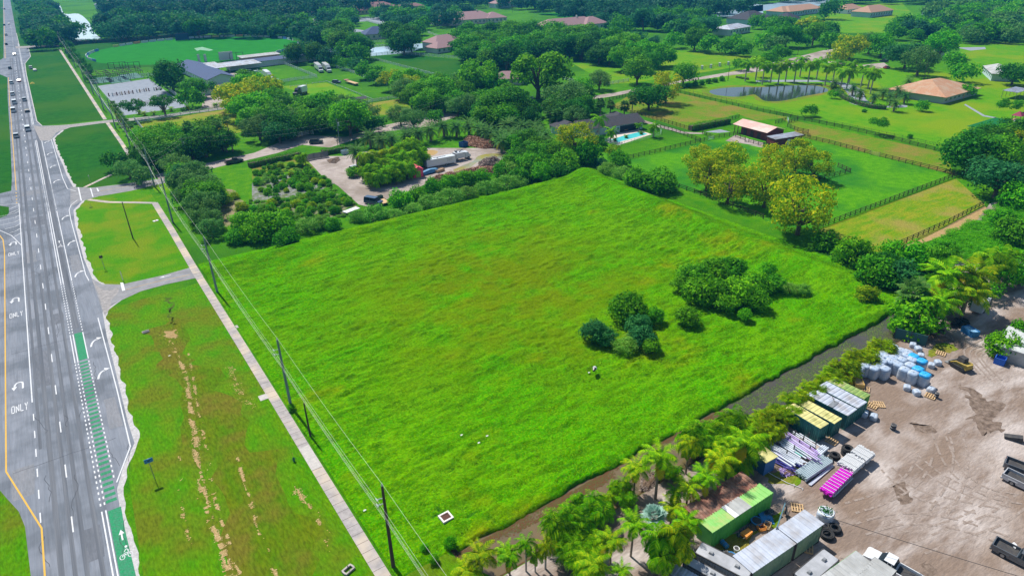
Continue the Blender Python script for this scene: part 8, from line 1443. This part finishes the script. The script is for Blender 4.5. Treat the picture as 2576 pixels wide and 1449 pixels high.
t = thing('road_sign', 'short post with a dark round base at the grass corner', 'sign', g('E', 905, 705)); q = MB(); q.box((0, 0, .7), (.06, .06, 1.4)); q.build('post', steel, t); q = MB(); q.tube([(0, 0, 0), (0, 0, .06)], .5, 12); q.build('base', mat('dark_soil', (0, 0, 0)), t)
t = thing('valve_cover', 'white and red marker lid lying in the bright grass square', 'cover', g('E', 1548, 838), .3); q = MB(); q.box((0, 0, .06), (1.3, .9, .12)); q.build('slab', trim_white, t); q = MB(); q.box((0, 0, .13), (.3, .6, .04)); q.build('cap', RD, t)
t = thing('drain_inlet', 'white concrete drain inlet with a rusty grate near the canal', 'drain', (*g('K', 1858, 880, .4), field_z(*g('K', 1858, 880, .4)) + .22), .02); q = MB()
for sx, sy, a, b in ((0, .6, 1.5, .22), (0, -.6, 1.5, .22), (.64, 0, .22, .98), (-.64, 0, .22, .98)): q.box((sx, sy, .1), (a, b, .3))
q.build('frame', mat('concrete_white', (.68, .62, .58), None), t); q = MB(); [q.box((-.45 + k * .15, 0, .2), (.06, .96, .06)) for k in range(7)]; q.box((0, 0, .1), (1.04, .96, .04)); q.build('grate', mat('grate_rust', (.12, .05, .035), None), t)
t = thing('hydrant', 'small dark green hydrant beside the white pad on the verge', 'hydrant', g('K', 405, 350)); q = MB(); q.tube([(0, 0, 0), (0, 0, .6), (0, 0, .8)], [.14, .14, .06], 10); q.tube([(-.25, 0, .45), (.25, 0, .45)], .08, 8); q.build('body', mat('hydrant_green', (.03, .14, .08), None), t); q = MB(); q.tube([(0, 0, .8), (0, 0, 1.5)], .02, 5); q.build('flag_rod', RD, t)
t = thing('headwall', 'pale concrete box sunk in the verge mud', 'drain', g('I', 1450, 512), .1); q = MB(); [q.box(c, d) for c, d in (((0, .3, .1), (1.2, .15, .3)), ((0, -.3, .1), (1.2, .15, .3)), ((-.55, 0, .1), (.12, .5, .3)))]; q.build('wall', concrete, t)
t = thing('headwall', 'grey grated concrete box near the bottom of the verge', 'drain', g('K', 925, 1395), .3); q = MB(); [q.box(c, d) for c, d in (((0, .35, .12), (1.3, .2, .3)), ((0, -.35, .12), (1.3, .2, .3)), ((-.6, 0, .12), (.2, .5, .3)), ((.6, 0, .12), (.2, .5, .3)))]; q.build('wall', concrete, t); q = MB(); q.tube([(0, 0, .2), (0, 0, .8)], .05, 6); q.build('rod', dark_metal, t)
t = thing('debris_bag', 'black and white bag lying in the tall field grass', 'bag', (*g('Z', 550, 1262, 1.2), 1.35), .6); q = MB(); q.tube([(-.6, 0, .1), (0, 0, .2), (.6, 0, .1)], [.2, .34, .15], 10); q.build('bag', K_, t); q = MB(); q.tube([(-.12, 0, .21), (.14, 0, .2)], .37, 10); q.build('band', trim_white, t)
for t_, x, y, lb in [('Z', 495, 1260, 'small white stone-like scrap left of the black bag in the field'), ('K', 2010, 100, 'white litter on the field, left of the others'), ('K', 2255, 110, 'white litter on the field, upper right of the others'), ('K', 2175, 175, 'white litter on the field, lowest of the others'), ('I', 1685, 742, 'curled white litter in the verge grass'), ('K', 1080, 815, 'pale litter between sidewalk and power line')]:
    p = g(t_, x, y, 1.0 if t_ == 'Z' else .3); t = MB(); t.add([(-.2, -.1, 0), (0, -.15, .07), (.22, -.06, .02), (.17, .12, 0), (0, .07, .1), (-.17, .12, .03)], [(0, 1, 4, 5), (1, 2, 3, 4), (5, 4, 3, 2, 1, 0)]); tag(t.build('litter', trim_white, None, (p[0], p[1], (field_z(*p) if p[0] > 19 else 0) + .25)), lb, 'litter')
for t_, x, y, r, lb in [('K', 1900, 1130, 70, 'broad-leaved weed clump on the canal bank'), ('K', 1740, 1280, 60, 'weed clump at the canal end near the pole'), ('Q', 395, 840, 45, 'dark vine clump at the foot of the second power pole'), ('K', 1650, 1170, 45, 'low weed clump at the field corner by the canal')]: TB(t_, x, y, r * .8, 'bush', lb, name='weed_clump', cat='weeds', base=.2)
yb = thing('marker_flag', 'small orange-yellow mound on the dark green verge', 'mound', g('A', 322, 834)); q = MB(); q.tube([(0, 0, 0), (0, 0, .7)], [1.2, .5], 9); q.build('mound', mat('mound_yellow', (.5, .4, .04), None), yb)
fl = thing('flower_bed', 'row of orange and yellow flowers below the wide grey trees', 'flowers', (0, 0, 0)); rr = np.random.RandomState(8); a, b = g('E', 2020, 860, .8), g('E', 2190, 840, .8); n = 260; tt = rr.rand(n); P3 = np.c_[a[0] + (b[0] - a[0]) * tt + rr.normal(0, .4, n), a[1] + (b[1] - a[1]) * tt + rr.normal(0, .4, n), rr.uniform(.2, 1.1, n)]; V_ = leaves(P3, rr.normal(size=(n, 3)), .16, rr); link('blossom', fast_mesh('blossom', V_, np.arange(len(V_)).reshape(-1, 4), leafmat('blossom', (.8, .15, .02), (.8, .45, .02), (.8, .65, .1), .2, 0)), fl)
V_ = leaves(P3 - [0, 0, .25], rr.normal(size=(n, 3)), .22, rr); link('foliage', fast_mesh('foliage', V_, np.arange(len(V_)).reshape(-1, 4), LM['lit']), fl)
m = bpy.data.materials.new('haze'); m.use_nodes = True; nt = m.node_tree; nt.nodes.remove(nt.nodes['Principled BSDF']); v = nt.nodes.new('ShaderNodeVolumePrincipled'); v.inputs['Color'].default_value = (.06, .45, 1, 1); v.inputs['Density'].default_value = HAZE; v.inputs['Anisotropy'].default_value = .2
nt.links.new(v.outputs[0], [n for n in nt.nodes if n.type == 'OUTPUT_MATERIAL'][0].inputs['Volume'])
q = MB(); q.box((2000, 6700, 34), (16200, 15000, 74)); tag(q.build('haze', m), 'thin blue summer haze over the distant country', kind='stuff')
